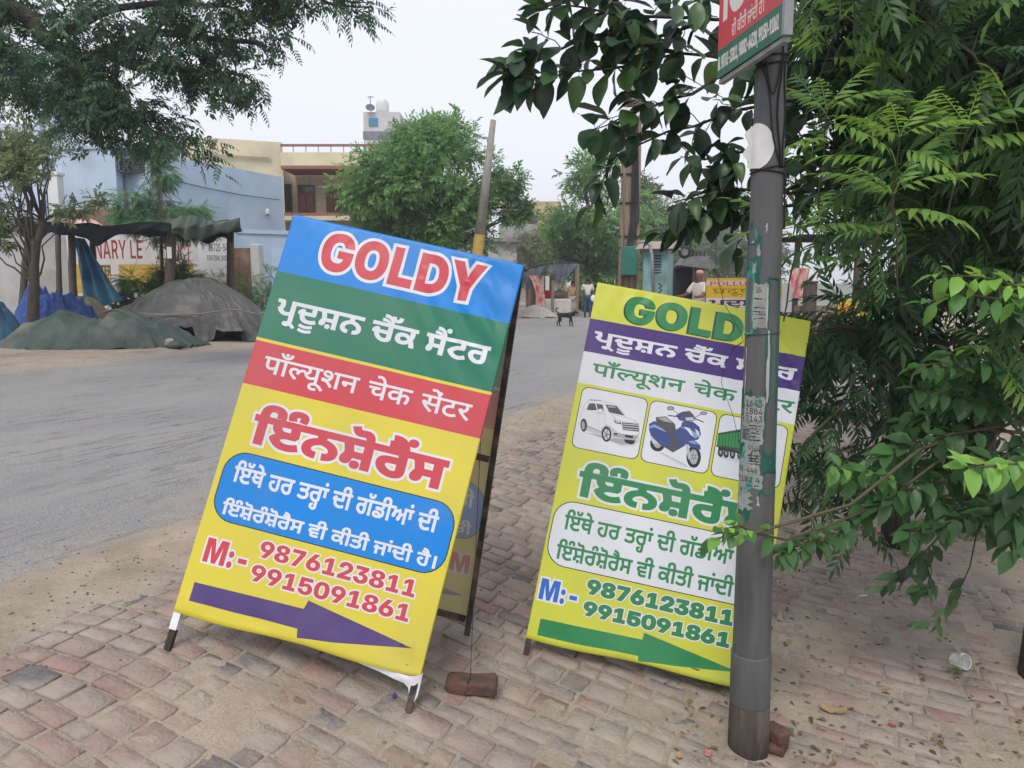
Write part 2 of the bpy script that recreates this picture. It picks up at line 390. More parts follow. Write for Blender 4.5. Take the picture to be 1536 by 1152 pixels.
 [[-305,610,-338,682,-452,764,-610,798,-707,798,-726,798,-744,798,-749,798,-757,896,-750,896,-726,896,-711,896,-556,896,-332,839,-186,716,-153,615],[-359,567,-406,605,-526,648,-684,666,-781,666,-796,666,-820,666,-829,665,-839,759,-826,760,-804,760,-795,760,-662,760,-460,723,-306,649,-249,595]],
 [[847,0,847,231,437,231,432,178,382,106,292,71,231,71,176,71,94,104,95,145,94,161,116,206,172,258,223,285,218,325,192,407,150,487,123,524,-13,524,-13,622,1265,622,1265,524,1083,524,1083,0],[439,329,847,329,847,524,369,524,392,489,422,421,438,358]],
 [[1031,184,513,184,444,184,326,192,232,206,199,216,124,236,68,295,69,330,68,366,128,414,181,428,238,443,376,453,505,453,783,453,783,524,-13,524,-13,622,1199,622,1199,524,1019,524,1019,394,951,361,461,361,410,361,356,357,343,352,326,347,312,334,313,324,312,312,332,295,355,290,378,284,462,279,547,279,1031,279],[663,0,498,0,308,40,230,105,231,140,230,171,300,218,369,233,681,184,627,184,562,184,512,179,497,174,484,169,470,156,471,147,470,124,566,98,685,98,742,98,846,102,952,111,1009,119,1055,24,974,13,786,0]],
 [[969,0,960,62,912,169,873,211,857,232,794,282,624,339,519,339,420,339,302,297,303,254,302,213,412,170,503,170,634,170,798,238,845,283,859,307,884,340,902,412,903,443,902,465,892,508,885,524,-13,524,-13,622,1311,622,1311,524,1123,524,1128,510,1138,457,1139,438,1138,383,1078,270,1009,221,981,201,902,144,652,72,481,72,354,72,164,115,62,197,63,255,62,314,174,395,362,438,481,438,644,438,874,379,969,321,997,306,1064,264,1148,160,1194,51,1207,0]],
 [[211,0,211,269,179,269,114,269,60,296,61,316,60,336,106,381,184,422,280,447,329,447,388,447,446,411,447,382,447,367,889,367,889,524,-13,524,-13,622,1305,622,1305,524,1125,524,1125,0,889,0,889,269,447,269,447,0]],
 [[367,0,367,622,603,622,603,0]],
 [[855,0,855,156,865,147,800,134,672,123,603,123,404,123,148,232,67,329,122,349,206,406,207,446,206,467,188,509,171,524,-13,524,-13,622,349,622,394,581,440,494,441,454,440,401,360,329,287,298,307,369,354,294,504,223,609,223,682,223,802,242,865,259,855,249,855,622,1271,622,1271,524,1091,524,1091,0]],
 [[-59,-268,-102,-239,-210,-186,-271,-167,-314,-186,-416,-208,-483,-208,-570,-208,-694,-174,-693,-136,-694,-97,-580,-66,-491,-66,-468,-66,-428,-68,-405,-70,-404,-66,-402,-50,-401,-44,-401,0,-165,0,-165,-10,-166,-43,-176,-79,-187,-93,-104,-116,18,-175,87,-220]],
 [[-609,-161,-736,-161,-948,-131,-1027,-111,-969,-32,-900,-51,-726,-76,-609,-76,-490,-76,-316,-50,-247,-32,-191,-111,-272,-131,-484,-161],[-609,-298,-740,-298,-954,-266,-1027,-247,-973,-171,-894,-189,-732,-211,-609,-211,-492,-211,-326,-189,-245,-171,-191,-247,-264,-266,-476,-298]],
 [[731,0,544,0,294,58,124,158,57,219,154,277,320,351,488,387,583,387,640,387,730,375,777,362,671,341,791,479,967,421,849,290,749,272,720,279,652,286,611,286,516,286,364,233,273,175,291,240,352,190,478,128,632,100,733,100,812,100,932,110,1060,132,1143,150,1227,55,1114,30,872,0],[1125,317,1002,345,742,414,486,501,373,557,535,524,-13,524,-13,622,1301,622,1301,524,651,524,653,556,744,526,934,476,1130,434,1225,415]],
 [[959,551,959,0,797,0,797,191,738,172,602,146,509,146,428,146,298,173,257,194,206,221,158,294,159,358,159,551,1,551,1,622,1167,622,1167,551],[797,551,321,551,321,369,320,328,332,280,358,251,381,240,426,217,527,217,606,217,746,255,797,280]],
 [[341,551,341,0,179,0,179,551,1,551,1,622,547,622,547,551]],
 [[-375,847,-376,868,-318,896,-277,896,-236,896,-178,868,-177,847,-178,826,-236,797,-277,797,-318,797,-376,826],[139,863,92,763,-122,680,-275,680,-420,680,-636,769,-703,863,-565,887,-514,817,-378,747,-269,747,-154,747,-42,822,-9,889]],
 [[1,622,1031,622,1031,551,1,551],[1075,349,1034,356,989,356,940,356,840,332,748,269,713,208,559,232,582,278,623,313,576,331,478,353,419,353,338,353,252,307,253,271,252,233,338,164,502,89,619,40,511,-12,394,38,202,129,90,222,91,275,90,328,188,395,334,426,409,426,496,426,642,397,709,370,826,426,1001,426,1028,426,1090,422,1113,417]],
 [[1191,622,1191,551,983,551,983,0,821,0,821,179,764,161,608,132,507,132,326,132,104,253,77,353,200,366,320,413,321,457,320,485,274,533,247,551,1,551,1,622],[259,301,298,252,420,203,519,203,618,203,766,245,821,274,821,551,423,551,480,499,481,445,480,337]],
 [[-125,-245,-176,-255,-290,-268,-345,-268,-496,-268,-666,-189,-665,-126,-666,-69,-482,11,-323,11,-174,11,50,-45,222,-136,291,-189,167,-228,58,-145,-166,-57,-311,-57,-414,-57,-518,-96,-517,-128,-518,-166,-418,-196,-355,-196,-302,-196,-218,-185,-175,-175]],
 [[245,189,174,189,80,224,81,255,80,284,152,314,209,314,244,314,322,299,383,276,482,292,610,378,611,443,610,499,492,566,399,566,336,566,276,539,277,516,276,501,314,466,428,442,541,440,507,370,318,376,132,459,133,517,132,568,274,632,409,632,502,632,666,589,768,504,769,440,768,371,630,254,509,221,598,182,766,87,829,43,701,-1,598,71,432,164,359,194,304,189],[1183,551,1183,0,1021,0,1021,551,843,551,843,622,1391,622,1391,551]],
 [[1,622,1139,622,1139,551,933,551,933,0,771,0,771,298,409,298,409,244,408,216,352,188,307,188,258,188,150,230,74,290,75,318,74,341,128,369,197,369,771,369,771,551,1,551]],
 [[1299,551,1091,551,1091,0,931,0,931,165,878,148,734,118,635,118,480,118,282,204,283,275,282,304,332,355,371,371,77,369,77,441,663,441,698,441,770,440,779,440,765,370,701,370,584,370,442,321,443,274,442,231,558,188,635,188,734,188,876,231,931,260,931,551,1,551,1,622,1299,622]],
 [[-337,615,-380,694,-462,785,-562,823,-629,823,-674,823,-742,814,-769,809,-817,882,-740,896,-635,896,-528,896,-370,845,-244,722,-187,615]],
 [[1555,551,905,551,905,349,1000,399,1139,399,1268,399,1432,316,1433,239,1432,193,1372,89,1303,39,1159,80,1208,112,1272,196,1273,237,1272,284,1194,330,1125,330,1016,330,905,258,905,0,743,0,743,174,694,154,552,118,453,118,358,118,192,156,92,233,93,290,92,370,312,464,489,464,534,464,648,457,679,454,667,381,634,385,536,391,499,391,382,391,254,339,255,292,254,239,376,188,457,188,544,188,682,230,743,260,743,551,1,551,1,622,1555,622]],
 [[1175,551,1175,0,1013,0,1013,266,954,257,838,251,761,251,676,251,490,266,425,277,384,264,335,253,416,201,638,91,761,42,653,-12,540,37,342,137,190,225,147,256,102,287,80,323,81,340,80,359,140,393,209,393,258,393,332,370,363,350,404,369,434,428,435,458,434,488,416,536,403,551,1,551,1,622,1383,622,1383,551],[739,322,816,322,944,330,1013,339,1013,551,563,551,576,534,596,488,597,458,596,416,558,354,525,333,628,322]],
 [[-369,772,-370,796,-304,830,-259,830,-214,830,-150,796,-149,772,-150,748,-214,714,-259,714,-304,714,-370,748]],
 [[1039,551,743,551,743,349,633,349,536,349,408,333,363,318,252,280,253,215,252,167,340,104,482,74,567,74,674,74,826,99,911,121,965,47,876,27,678,0,573,0,434,0,216,52,92,150,93,220,92,285,228,374,450,420,577,420,581,420,581,551,1,551,1,622,1039,622]],
 [[791,42,683,-12,564,37,356,137,196,225,151,256,106,287,80,323,81,340,80,359,140,393,209,393,258,393,332,370,363,349,440,369,512,429,513,468,512,491,492,536,479,551,1,551,1,622,849,622,849,551,641,551,672,516,673,458,672,403,584,327,432,274,335,254,424,202,662,91]],
 [[91,53,429,153,320,162,257,194,206,221,158,294,159,358,159,551,1,551,1,622,1167,622,1167,551,959,551,959,0,797,0,797,193,185,-13],[797,551,321,551,321,369,320,328,332,280,358,251,381,240,426,217,525,217,602,217,746,255,797,280]],
 [[827,-58,784,-24,708,46,685,73,660,71,604,68,575,68,490,68,320,89,178,136,92,215,93,272,92,316,154,379,205,401,270,430,462,456,581,456,591,456,591,551,1,551,1,622,1069,622,1069,551,753,551,753,385,655,385,538,385,396,371,347,355,302,340,252,294,253,262,252,209,410,140,575,140,586,140,610,140,625,141,612,161,613,176,612,211,696,240,747,240,832,240,922,191,923,162,922,130,864,95,821,86,844,62,910,11,961,-24]],
 [[1187,622,1187,551,979,551,979,0,817,0,817,191,756,174,608,146,509,146,428,146,298,173,257,194,206,221,158,294,159,358,159,551,1,551,1,622],[817,551,411,551,817,287],[379,240,424,217,525,217,576,217,676,233,721,245,319,507,319,369,318,328,330,280,356,251]],
 [[1269,551,1269,0,1107,0,1107,551,841,551,841,321,840,279,806,221,771,198,728,173,596,146,503,146,316,146,229,205,194,228,158,298,159,352,159,551,1,551,1,622,1475,622,1475,551],[499,217,602,217,643,249,664,266,678,310,679,353,679,551,321,551,321,353,320,314,336,268,357,251,378,235,444,217]],
 [[755,-12,538,-12,216,80,40,249,41,363,40,485,226,653,548,739,747,739,878,739,1114,702,1294,632,1406,536,1417,477,1001,477,994,497,956,529,896,552,816,563,763,563,660,563,520,517,450,428,451,363,450,299,522,210,664,164,769,164,854,164,970,189,1030,235,1031,265,1115,261,767,261,767,406,1427,406,1427,301,1426,207,1258,66,956,-12]],
 [[747,-12,548,-12,226,75,40,243,41,363,40,485,226,653,548,739,747,739,944,739,1264,653,1454,485,1455,363,1454,242,1264,75,944,-12],[747,164,842,164,974,211,1042,301,1043,363,1042,426,974,516,842,563,747,563,652,563,518,516,450,426,451,363,450,301,518,211,652,164]],
 [[79,0,79,728,485,728,485,172,1113,172,1113,0]],
 [[647,0,249,0,249,168,627,168,746,168,898,210,972,297,973,363,972,430,896,517,738,560,617,560,243,560,243,728,641,728,866,728,1200,638,1382,474,1383,363,1382,253,1202,90,872,0],[485,728,485,0,79,0,79,728]],
 [[543,0,543,248,1,728,465,728,675,523,700,498,748,447,771,422,713,422,734,447,778,498,803,523,1001,728,1461,728,935,248,935,0]],
 [[79,0,79,728,687,728,817,500,834,471,878,386,926,293,966,209,979,180,875,180,886,209,926,293,974,386,1018,471,1035,500,1165,728,1773,728,1773,0,1375,0,1375,281,1374,306,1378,385,1384,479,1388,575,1389,617,1435,617,1414,575,1366,480,1318,387,1274,308,1259,281,1091,0,763,0,591,281,574,308,530,387,480,480,430,575,411,617,461,617,460,575,466,479,472,385,476,306,477,281,477,0]],
 [[269,-9,184,-9,66,50,67,92,66,134,184,194,269,194,352,194,472,134,473,92,472,50,352,-9],[269,297,184,297,66,356,67,398,66,440,184,500,269,500,352,500,472,440,473,398,472,356,352,297]],
 [[987,352,987,204,305,204,305,352]],
 [[633,737,806,737,1072,673,1224,559,1225,484,1224,423,1132,312,1055,255,711,0,283,0,709,317,811,317,792,304,726,273,626,251,551,251,402,251,184,308,66,413,67,484,66,559,210,673,466,737],[647,587,586,587,496,561,442,514,443,484,442,455,496,408,586,382,647,382,704,382,794,408,846,455,847,484,846,514,794,561,704,587]],
 [[645,-12,462,-12,192,40,42,134,43,197,42,248,134,322,308,369,427,377,427,376,268,388,86,472,87,540,86,600,226,689,478,739,645,739,814,739,1064,690,1202,601,1203,540,1202,472,1022,388,863,376,863,377,982,369,1154,322,1248,248,1249,197,1248,134,1096,40,826,-12],[645,124,700,124,788,147,836,188,837,213,836,239,788,278,700,301,645,301,588,301,502,278,452,239,453,213,452,187,502,147,588,124],[645,443,696,443,774,462,816,497,817,521,816,544,774,579,696,598,645,598,592,598,516,579,474,544,475,521,474,497,516,462,592,443]],
 [[205,0,775,562,775,562,105,562,105,728,1185,728,1185,569,611,0]],
 [[659,-10,484,-10,216,55,66,169,67,243,66,305,158,415,237,473,581,728,1007,728,581,410,481,410,500,424,562,455,664,477,741,477,888,477,1106,420,1224,315,1225,243,1224,169,1080,55,824,-10],[645,141,704,141,794,167,846,213,847,243,846,273,794,319,704,346,645,346,586,346,494,319,442,273,443,243,442,213,494,167,586,141]],
 [[167,0,167,157,1173,157,1173,0],[897,728,897,0,505,0,505,549,503,549,179,450,179,618,537,728]],
 [[93,0,93,142,641,362,680,379,768,417,830,465,831,496,830,522,784,561,704,583,649,583,590,583,500,556,450,503,451,465,79,465,78,550,216,673,472,739,651,739,810,739,1062,684,1206,580,1207,507,1206,453,1124,368,976,293,879,254,645,158,645,157,1211,157,1211,0]],
 [[633,-12,432,-12,170,62,42,182,43,250,423,250,422,218,476,168,570,140,631,140,688,140,778,165,828,210,829,238,828,266,776,305,680,327,615,327,403,327,403,435,689,569,689,569,113,569,113,728,1151,728,1151,578,705,377,705,420,878,429,1106,382,1218,290,1219,230,1218,160,1074,50,812,-12]],
 [[641,-12,472,-12,218,47,72,158,63,234,439,234,438,207,492,163,584,138,643,138,702,138,792,165,842,212,843,244,842,276,792,326,702,354,643,354,568,354,462,320,447,293,85,293,125,728,1135,728,1135,569,481,569,461,452,463,452,508,474,640,497,721,497,818,497,998,459,1140,392,1224,302,1225,250,1224,174,1080,56,816,-12]],
 [[645,-12,444,-12,170,79,34,247,35,363,34,480,170,648,444,739,645,739,846,739,1118,648,1256,480,1257,363,1256,247,1118,79,846,-12],[645,145,726,145,826,197,874,295,875,363,874,432,826,530,726,583,645,583,564,583,462,530,416,432,417,363,416,295,462,197,564,145]],
 [[141,0,141,728,695,728,860,728,1090,665,1210,555,1211,485,1210,414,1090,305,856,243,689,243,327,243,327,355,651,355,744,355,868,388,926,447,927,485,926,523,868,581,744,613,649,613,417,613,417,0]],
 [[771,-10,578,-10,274,79,98,246,99,363,98,482,274,649,578,737,771,737,962,737,1266,649,1442,482,1443,363,1442,246,1266,78,962,-10],[771,113,886,113,1064,171,1164,283,1165,363,1164,445,1064,557,886,614,771,614,654,614,476,556,376,445,377,363,376,283,476,171,654,113]],
 [[141,0,141,728,417,728,417,115,1053,115,1053,0]],
 [[735,-10,556,-10,288,56,140,175,141,254,141,728,417,728,417,265,416,221,496,152,638,112,735,112,832,112,974,152,1052,221,1053,265,1053,728,1329,728,1329,254,1328,175,1180,56,914,-10]],
 [[79,612,79,728,1249,728,1249,612,803,612,803,0,527,0,527,612]],
 [[77,0,77,115,333,115,333,612,77,612,77,728,865,728,865,612,609,612,609,115,865,115,865,0]],
 [[141,0,141,728,451,728,937,340,968,314,1040,249,1116,170,1155,121,1125,121,1116,162,1106,251,1100,331,1101,359,1101,728,1381,728,1381,0,1071,0,631,350,586,386,508,455,422,540,363,600,399,600,404,547,416,451,422,374,423,350,423,0]],
 [[49,0,553,728,909,728,1423,0,1119,0,871,367,830,429,746,583,699,678,757,678,708,582,628,428,591,367,351,0],[351,176,351,285,1121,285,1121,176]],
 [[141,0,141,728,695,728,860,728,1090,669,1210,563,1211,493,1210,423,1090,320,856,264,689,264,303,264,303,377,651,377,744,377,868,404,926,456,927,493,926,531,868,585,744,613,649,613,417,613,417,0],[957,0,603,330,903,330,1263,0]],
 [[587,0,587,278,49,728,371,728,627,499,664,464,728,396,761,348,693,348,724,396,786,465,825,499,1073,728,1393,728,863,278,863,0]],
 [[141,0,141,728,1099,728,1099,612,417,612,417,424,1047,424,1047,311,417,311,417,115,1101,115,1101,0]],
 [[767,-10,574,-10,272,79,98,246,99,363,98,482,274,649,576,737,767,737,888,737,1098,703,1262,638,1368,543,1387,483,1107,483,1096,514,1036,563,948,597,836,614,773,614,654,614,476,556,376,444,377,363,376,282,476,170,656,113,771,113,836,113,946,131,1036,165,1096,214,1109,245,1387,245,1372,193,1274,101,1114,31,900,-10]],
 [[141,0,141,728,561,728,821,369,834,347,870,278,910,197,944,121,955,93,901,93,912,121,946,196,984,276,1022,346,1037,369,1293,728,1713,728,1713,0,1437,0,1437,358,1436,381,1438,449,1442,528,1446,608,1449,644,1467,644,1446,605,1402,522,1356,444,1316,379,1301,358,1043,0,811,0,549,358,534,379,494,443,448,520,400,604,379,644,403,644,402,610,406,531,410,452,412,382,413,358,413,0]],
 [[271,-9,202,-9,108,38,109,72,108,105,202,152,271,152,338,152,432,105,433,72,432,38,338,-9]],
 [[643,737,786,737,1018,678,1158,569,1159,493,1158,437,1066,322,967,248,631,0,351,0,813,339,881,339,860,321,776,288,656,268,585,268,450,268,248,322,136,423,137,493,136,565,268,675,496,737],[645,628,572,628,460,593,394,534,395,495,394,457,460,397,572,363,645,363,718,363,830,397,894,456,895,494,894,533,830,593,718,628]],
 [[647,-10,486,-10,238,44,100,136,101,195,100,241,180,317,320,369,407,376,407,381,292,393,152,483,153,542,152,599,280,687,502,737,647,737,788,737,1012,687,1140,598,1141,542,1140,483,998,393,887,381,887,376,972,369,1112,317,1194,241,1195,195,1194,136,1052,44,806,-10],[647,95,726,95,842,123,908,173,909,205,908,239,840,291,722,321,647,321,570,321,452,291,384,239,385,205,384,173,448,123,566,95],[647,424,712,424,812,451,870,498,871,528,870,559,814,605,712,630,647,630,580,630,478,605,420,559,421,528,420,498,478,451,580,424]],
 [[247,0,861,608,861,613,147,613,147,728,1147,728,1147,610,533,0]],
 [[651,-10,508,-10,274,49,136,159,137,235,136,291,226,406,327,480,663,728,943,728,481,389,413,389,432,407,518,439,638,460,709,460,844,460,1044,405,1158,305,1159,235,1158,162,1026,52,796,-10],[649,100,722,100,834,134,898,194,899,232,898,271,834,330,722,364,649,364,576,364,462,331,398,272,399,233,398,195,462,134,576,100]],
 [[183,0,183,112,1149,112,1149,0],[841,728,841,0,567,0,567,605,559,605,221,485,221,614,541,728]],
 [[975,356,975,247,317,247,317,356]],
 [[149,0,149,99,659,345,726,380,822,435,870,487,871,517,870,551,808,600,702,626,635,626,564,626,458,597,402,544,403,508,139,508,138,577,266,681,490,737,639,737,786,737,1012,682,1136,587,1137,525,1136,484,1074,406,916,309,771,240,531,120,531,114,1157,114,1157,0]],
 [[629,-10,476,-10,236,42,96,136,91,200,369,200,374,170,444,128,560,105,631,105,706,105,822,132,888,183,889,219,888,252,824,307,692,340,593,340,441,340,441,434,779,608,779,613,163,613,163,728,1117,728,1117,627,639,389,639,417,800,428,1040,376,1174,276,1175,212,1174,145,1032,46,786,-10]],
 [[67,-189,153,108,427,108,253,-189]],
 [[75,133,75,242,629,728,895,728,355,251,355,246,1219,246,1219,133],[771,0,771,166,777,215,777,454,1029,454,1029,0]],
 [[647,-10,468,-10,224,79,100,245,101,363,100,481,224,648,468,737,647,737,826,737,1070,648,1194,481,1195,363,1194,245,1070,79,828,-10],[647,105,738,105,860,163,922,278,923,363,922,449,860,565,738,623,647,623,556,623,432,565,372,449,373,363,372,278,432,163,556,105]],
 [[633,-10,488,-10,260,44,128,139,125,200,393,200,396,171,462,126,568,101,633,101,710,101,826,136,894,197,895,237,894,277,824,340,704,375,627,375,560,375,436,350,403,329,153,350,227,728,1085,728,1085,613,455,613,415,423,423,423,462,448,612,480,705,480,802,480,968,445,1092,380,1160,292,1161,240,1160,167,1026,55,790,-10]],
 [[141,0,141,728,1083,728,1083,612,417,612,417,400,1019,400,1019,286,417,286,417,0]],
 [[661,-11,490,-11,236,42,94,145,89,219,359,219,366,181,446,131,576,106,659,106,742,106,868,131,940,177,941,206,940,233,876,269,760,294,681,304,519,325,334,348,128,443,129,521,128,586,268,683,512,737,667,737,824,737,1060,683,1194,587,1197,525,931,525,920,571,778,621,663,621,584,621,470,597,408,556,409,530,408,500,480,463,592,440,651,433,785,416,870,406,1026,372,1146,322,1216,252,1217,205,1216,141,1084,43,836,-11]],
 [[141,0,141,728,417,728,417,430,1077,430,1077,728,1353,728,1353,0,1077,0,1077,314,417,314,417,0]],
 [[441,0,49,728,347,728,529,352,548,309,582,212,614,115,631,69,585,69,600,115,634,212,672,309,693,352,883,728,1173,728,1361,352,1382,309,1418,212,1454,115,1471,69,1423,69,1438,115,1470,212,1506,309,1527,352,1707,728,2007,728,1615,0,1299,0,1095,390,1064,448,1018,585,995,660,1061,660,1032,588,992,453,961,390,757,0]],
]
# where each glyph of a line of lettering stands: glyph, x, y
RUNS = {
 'centre_gu': [[0,0,0],[1,655,0],[2,655,0],[3,1321,0],[4,1321,0],[5,1987,0],[6,2950,0],[7,3655,0],[8,3655,0],[9,4586,0],[10,5237,0],[11,5237,0],[12,5857,0]],
 'insurance': [[13,0,0],[14,918,0],[5,924,0],[4,1628,0],[15,2294,0],[12,2294,0],[10,2928,0],[9,2928,0]],
 'line1': [[16,0,0],[17,877,0],[18,877,0],[19,1510,0],[20,1770,0],[21,2377,0],[22,3247,0],[21,3819,0],[23,4368,0],[24,4429,0],[25,4683,0],[26,4940,0],[27,5587,0],[28,6131,0],[17,6941,0],[29,6941,0],[27,7570,0],[30,7853,0],[25,8905,0],[26,9162,0],[27,9809,0]],
 'line2': [[16,0,0],[31,876,0],[32,877,0],[33,1514,0],[21,1514,0],[31,2124,0],[32,2124,0],[33,2760,0],[21,2760,0],[34,3370,0],[35,3370,0],[36,4254,0],[27,4845,0],[37,5389,0],[27,6036,0],[22,6319,0],[27,6891,0],[38,7435,0],[24,8080,0],[25,8334,0],[26,8331,0],[27,8978,0],[20,9522,0],[34,10129,0],[39,10129,0]],
 'pollution_gu': [[40,0,0],[41,628,0],[26,628,0],[42,1276,0],[32,1276,0],[43,1912,0]],
 'done_gu': [[36,0,0],[27,591,0],[37,1135,0],[27,1782,0],[22,2065,0],[27,2637,0],[38,3181,0],[24,3826,0],[25,4080,0],[26,4077,0],[27,4725,0],[20,5268,0],[34,5875,0],[39,5875,0]],
 'centre_hi': [[44,0,0],[45,568,0],[46,827,0],[47,827,0],[48,1327,0],[49,1907,0],[50,1907,0],[51,2587,0],[52,3482,0],[53,4116,0],[54,4116,0],[55,5218,0],[53,5894,0],[56,5894,0],[57,5894,0],[58,6398,0]],
 'pollution_hi': [[59,0,0],[60,568,0],[49,1134,0],[61,1088,0],[62,1666,0]],
 'goldy': [[63,0,0],[64,750,0],[65,1506,0],[66,2092,0],[67,2812,0]],
 'm': [[68,0,0],[69,935,0],[70,1213,0]],
 'n1': [[71,0,0],[72,655,0],[73,1309,0],[74,1964,0],[75,2618,0],[76,3273,0],[77,3927,0],[72,4582,0],[75,5236,0],[75,5891,0]],
 'n2': [[71,0,0],[71,655,0],[75,1309,0],[78,1964,0],[79,2618,0],[71,3273,0],[75,3927,0],[72,4582,0],[74,5236,0],[75,5891,0]],
 'pollution': [[80,0,0],[81,646,0],[82,1416,0],[82,1981,0],[83,2546,0],[84,3281,0],[85,3944,0],[81,4413,0],[86,5183,0]],
 'nary': [[86,0,0],[87,760,0],[88,1496,0],[89,2150,0],[82,3130,0],[90,3696,0]],
 'ter': [[84,0,0],[90,663,0],[88,1269,0]],
 'ject': [[83,0,0],[91,734,0],[84,1472,0]],
 'ph3': [[92,0,0],[93,926,0],[94,1455,0],[95,2101,0],[96,2748,0],[97,3395,0],[98,4042,0],[99,4688,0],[100,5335,0],[101,5982,0],[95,6629,0],[98,7275,0],[98,7922,0],[102,8569,0],[94,9097,0],[95,9744,0],[95,10391,0],[95,11038,0],[100,11684,0],[99,12331,0],[97,12978,0],[103,13625,0],[101,14271,0],[100,14918,0],[104,15565,0],[102,16212,0],[94,16740,0],[94,17387,0],[98,18034,0],[105,18681,0],[104,19327,0],[99,19974,0],[94,20621,0],[98,21268,0],[95,21914,0],[97,22561,0],[98,23208,0]],
 's1': [[98,0,0],[97,647,0],[103,1294,0],[101,1940,0]],
 's2': [[98,0,0],[95,647,0],[95,1294,0],[103,1940,0]],
 's3': [[101,0,0],[98,647,0],[103,1294,0],[101,1940,0]],
 's4': [[94,0,0],[98,647,0],[103,1294,0],[103,1940,0]],
 's5': [[94,0,0],[95,647,0],[99,1294,0],[103,1940,0],[103,2587,0],[97,3234,0]],
 's6': [[94,0,0],[98,647,0],[95,1294,0],[100,1940,0],[103,2847,0]],
 'w1': [[95,0,0],[95,647,0],[96,1294,0],[100,1940,0],[104,2587,0],[99,3234,0],[105,3881,0],[103,4527,0],[101,5174,0]],
 'w2': [[106,0,0],[81,588,0],[88,1357,0],[106,2271,0],[85,2859,0],[86,3328,0],[87,4088,0],[82,4824,0],[107,5649,0],[108,6301,0],[81,7047,0],[109,7817,0]],
}

# ------------------------------------------------------------------ lettering outlines (hand-placed glyph contours)


def flat(c, n=4):
    p = [(c[i] >> 1, c[i + 1], c[i] & 1) for i in range(0, len(c), 2)]
    q = []
    for i, (x, y, o) in enumerate(p):
        x2, y2, o2 = p[(i + 1) % len(p)]
        q.append((x, y, o))
        if not o and not o2: q.append(((x + x2) / 2, (y + y2) / 2, 1))
    while not q[0][2]: q = q[1:] + q[:1]
    out, i = [], 0
    while i < len(q):
        x, y, o = q[i]
        if o: out.append((x, y))
        else:
            x0, y0 = out[-1]; x2, y2, _ = q[(i + 1) % len(q)]
            for k in range(1, n):
                t = k / n
                out.append(((1 - t) ** 2 * x0 + 2 * t * (1 - t) * x + t * t * x2, (1 - t) ** 2 * y0 + 2 * t * (1 - t) * y + t * t * y2))
        i += 1
    a = np.array(out, float)
    keep = np.linalg.norm(a - np.roll(a, 1, 0), axis=1) > 0.5
    return a[keep]


def text(run, u0, u1, v0, v1, y0=0.0, y1=None, n=4, slant=0.0):
    """contours of a run fitted: x extent -> u0..u1, glyph y0 -> v0, glyph y1 -> v1"""
    cs = [flat(c, n) + np.array([x, y]) for k, x, y in RUNS[run] for c in GLYPHS[k]]
    al = np.concatenate(cs)
    xa, xb = al[:, 0].min(), al[:, 0].max()
    sx, sy = (u1 - u0) / (xb - xa), (v1 - v0) / (y1 - y0)
    out = []
    for c in cs:
        q = np.c_[u0 + (c[:, 0] - xa) * sx, v0 + (c[:, 1] - y0) * sy]
        q[:, 0] += slant * (q[:, 1] - v0)
        out.append(q)
    return out


def grow(cs, d):
    """thicken lettering by d (ink lies right of the contour direction)"""
    out = []
    for c in cs:
        e = np.roll(c, -1, 0) - c
        l = np.linalg.norm(e, axis=1, keepdims=True); l[l == 0] = 1
        n = np.c_[-e[:, 1], e[:, 0]] / l
        m = n + np.roll(n, 1, 0)
        q = (m * m).sum(1, keepdims=True)
        out.append(c + d * m * np.minimum(2 / np.maximum(q, 1e-6), 1.4))
    return out


def shift(cs, du, dv): return [c + np.array([du, dv]) for c in cs]
def poly(*p): return [np.array(p, float)]


def rrect(a, b, c, d, r, n=7):
    p = []
    for (x, y, s) in ((c - r, d - r, 0), (a + r, d - r, 1), (a + r, b + r, 2), (c - r, b + r, 3)):
        for k in range(n):
            t = math.pi / 2 * (s + k / (n - 1))
            p.append((x + r * math.cos(t), y + r * math.sin(t)))
    return [np.array(p)]


def ell(x, y, a, b, n=20, rot=0.0):
    t = np.linspace(0, 2 * math.pi, n, endpoint=False)
    X, Y = a * np.cos(t), b * np.sin(t)
    return [np.c_[x + X * math.cos(rot) - Y * math.sin(rot), y + X * math.sin(rot) + Y * math.cos(rot)]]


def line(p, q, w):
    p, q = np.array(p, float), np.array(q, float)
    d = (q - p) / np.linalg.norm(q - p); n = np.array([-d[1], d[0]]) * w / 2
    return [np.array([p + n, q + n, q - n, p - n])]


def winding(cs, X, Y):
    w = np.zeros(len(X), int)
    for c in cs:
        lo, hi = c.min(0), c.max(0)
        s = np.nonzero((X < hi[0]) & (Y >= lo[1]) & (Y <= hi[1]))[0]
        if not len(s): continue
        a, b = c, np.roll(c, -1, 0)
        x, y = X[s][:, None], Y[s][:, None]
        up = (a[:, 1] <= y) & (b[:, 1] > y); dn = (b[:, 1] <= y) & (a[:, 1] > y)
        dy = b[:, 1] - a[:, 1]; dy = np.where(dy == 0, 1, dy)
        xi = a[:, 0] + (y - a[:, 1]) / dy * (b[:, 0] - a[:, 0])
        w[s] += ((up & (x < xi)).astype(int) - (dn & (x < xi)).astype(int)).sum(1)
    return w


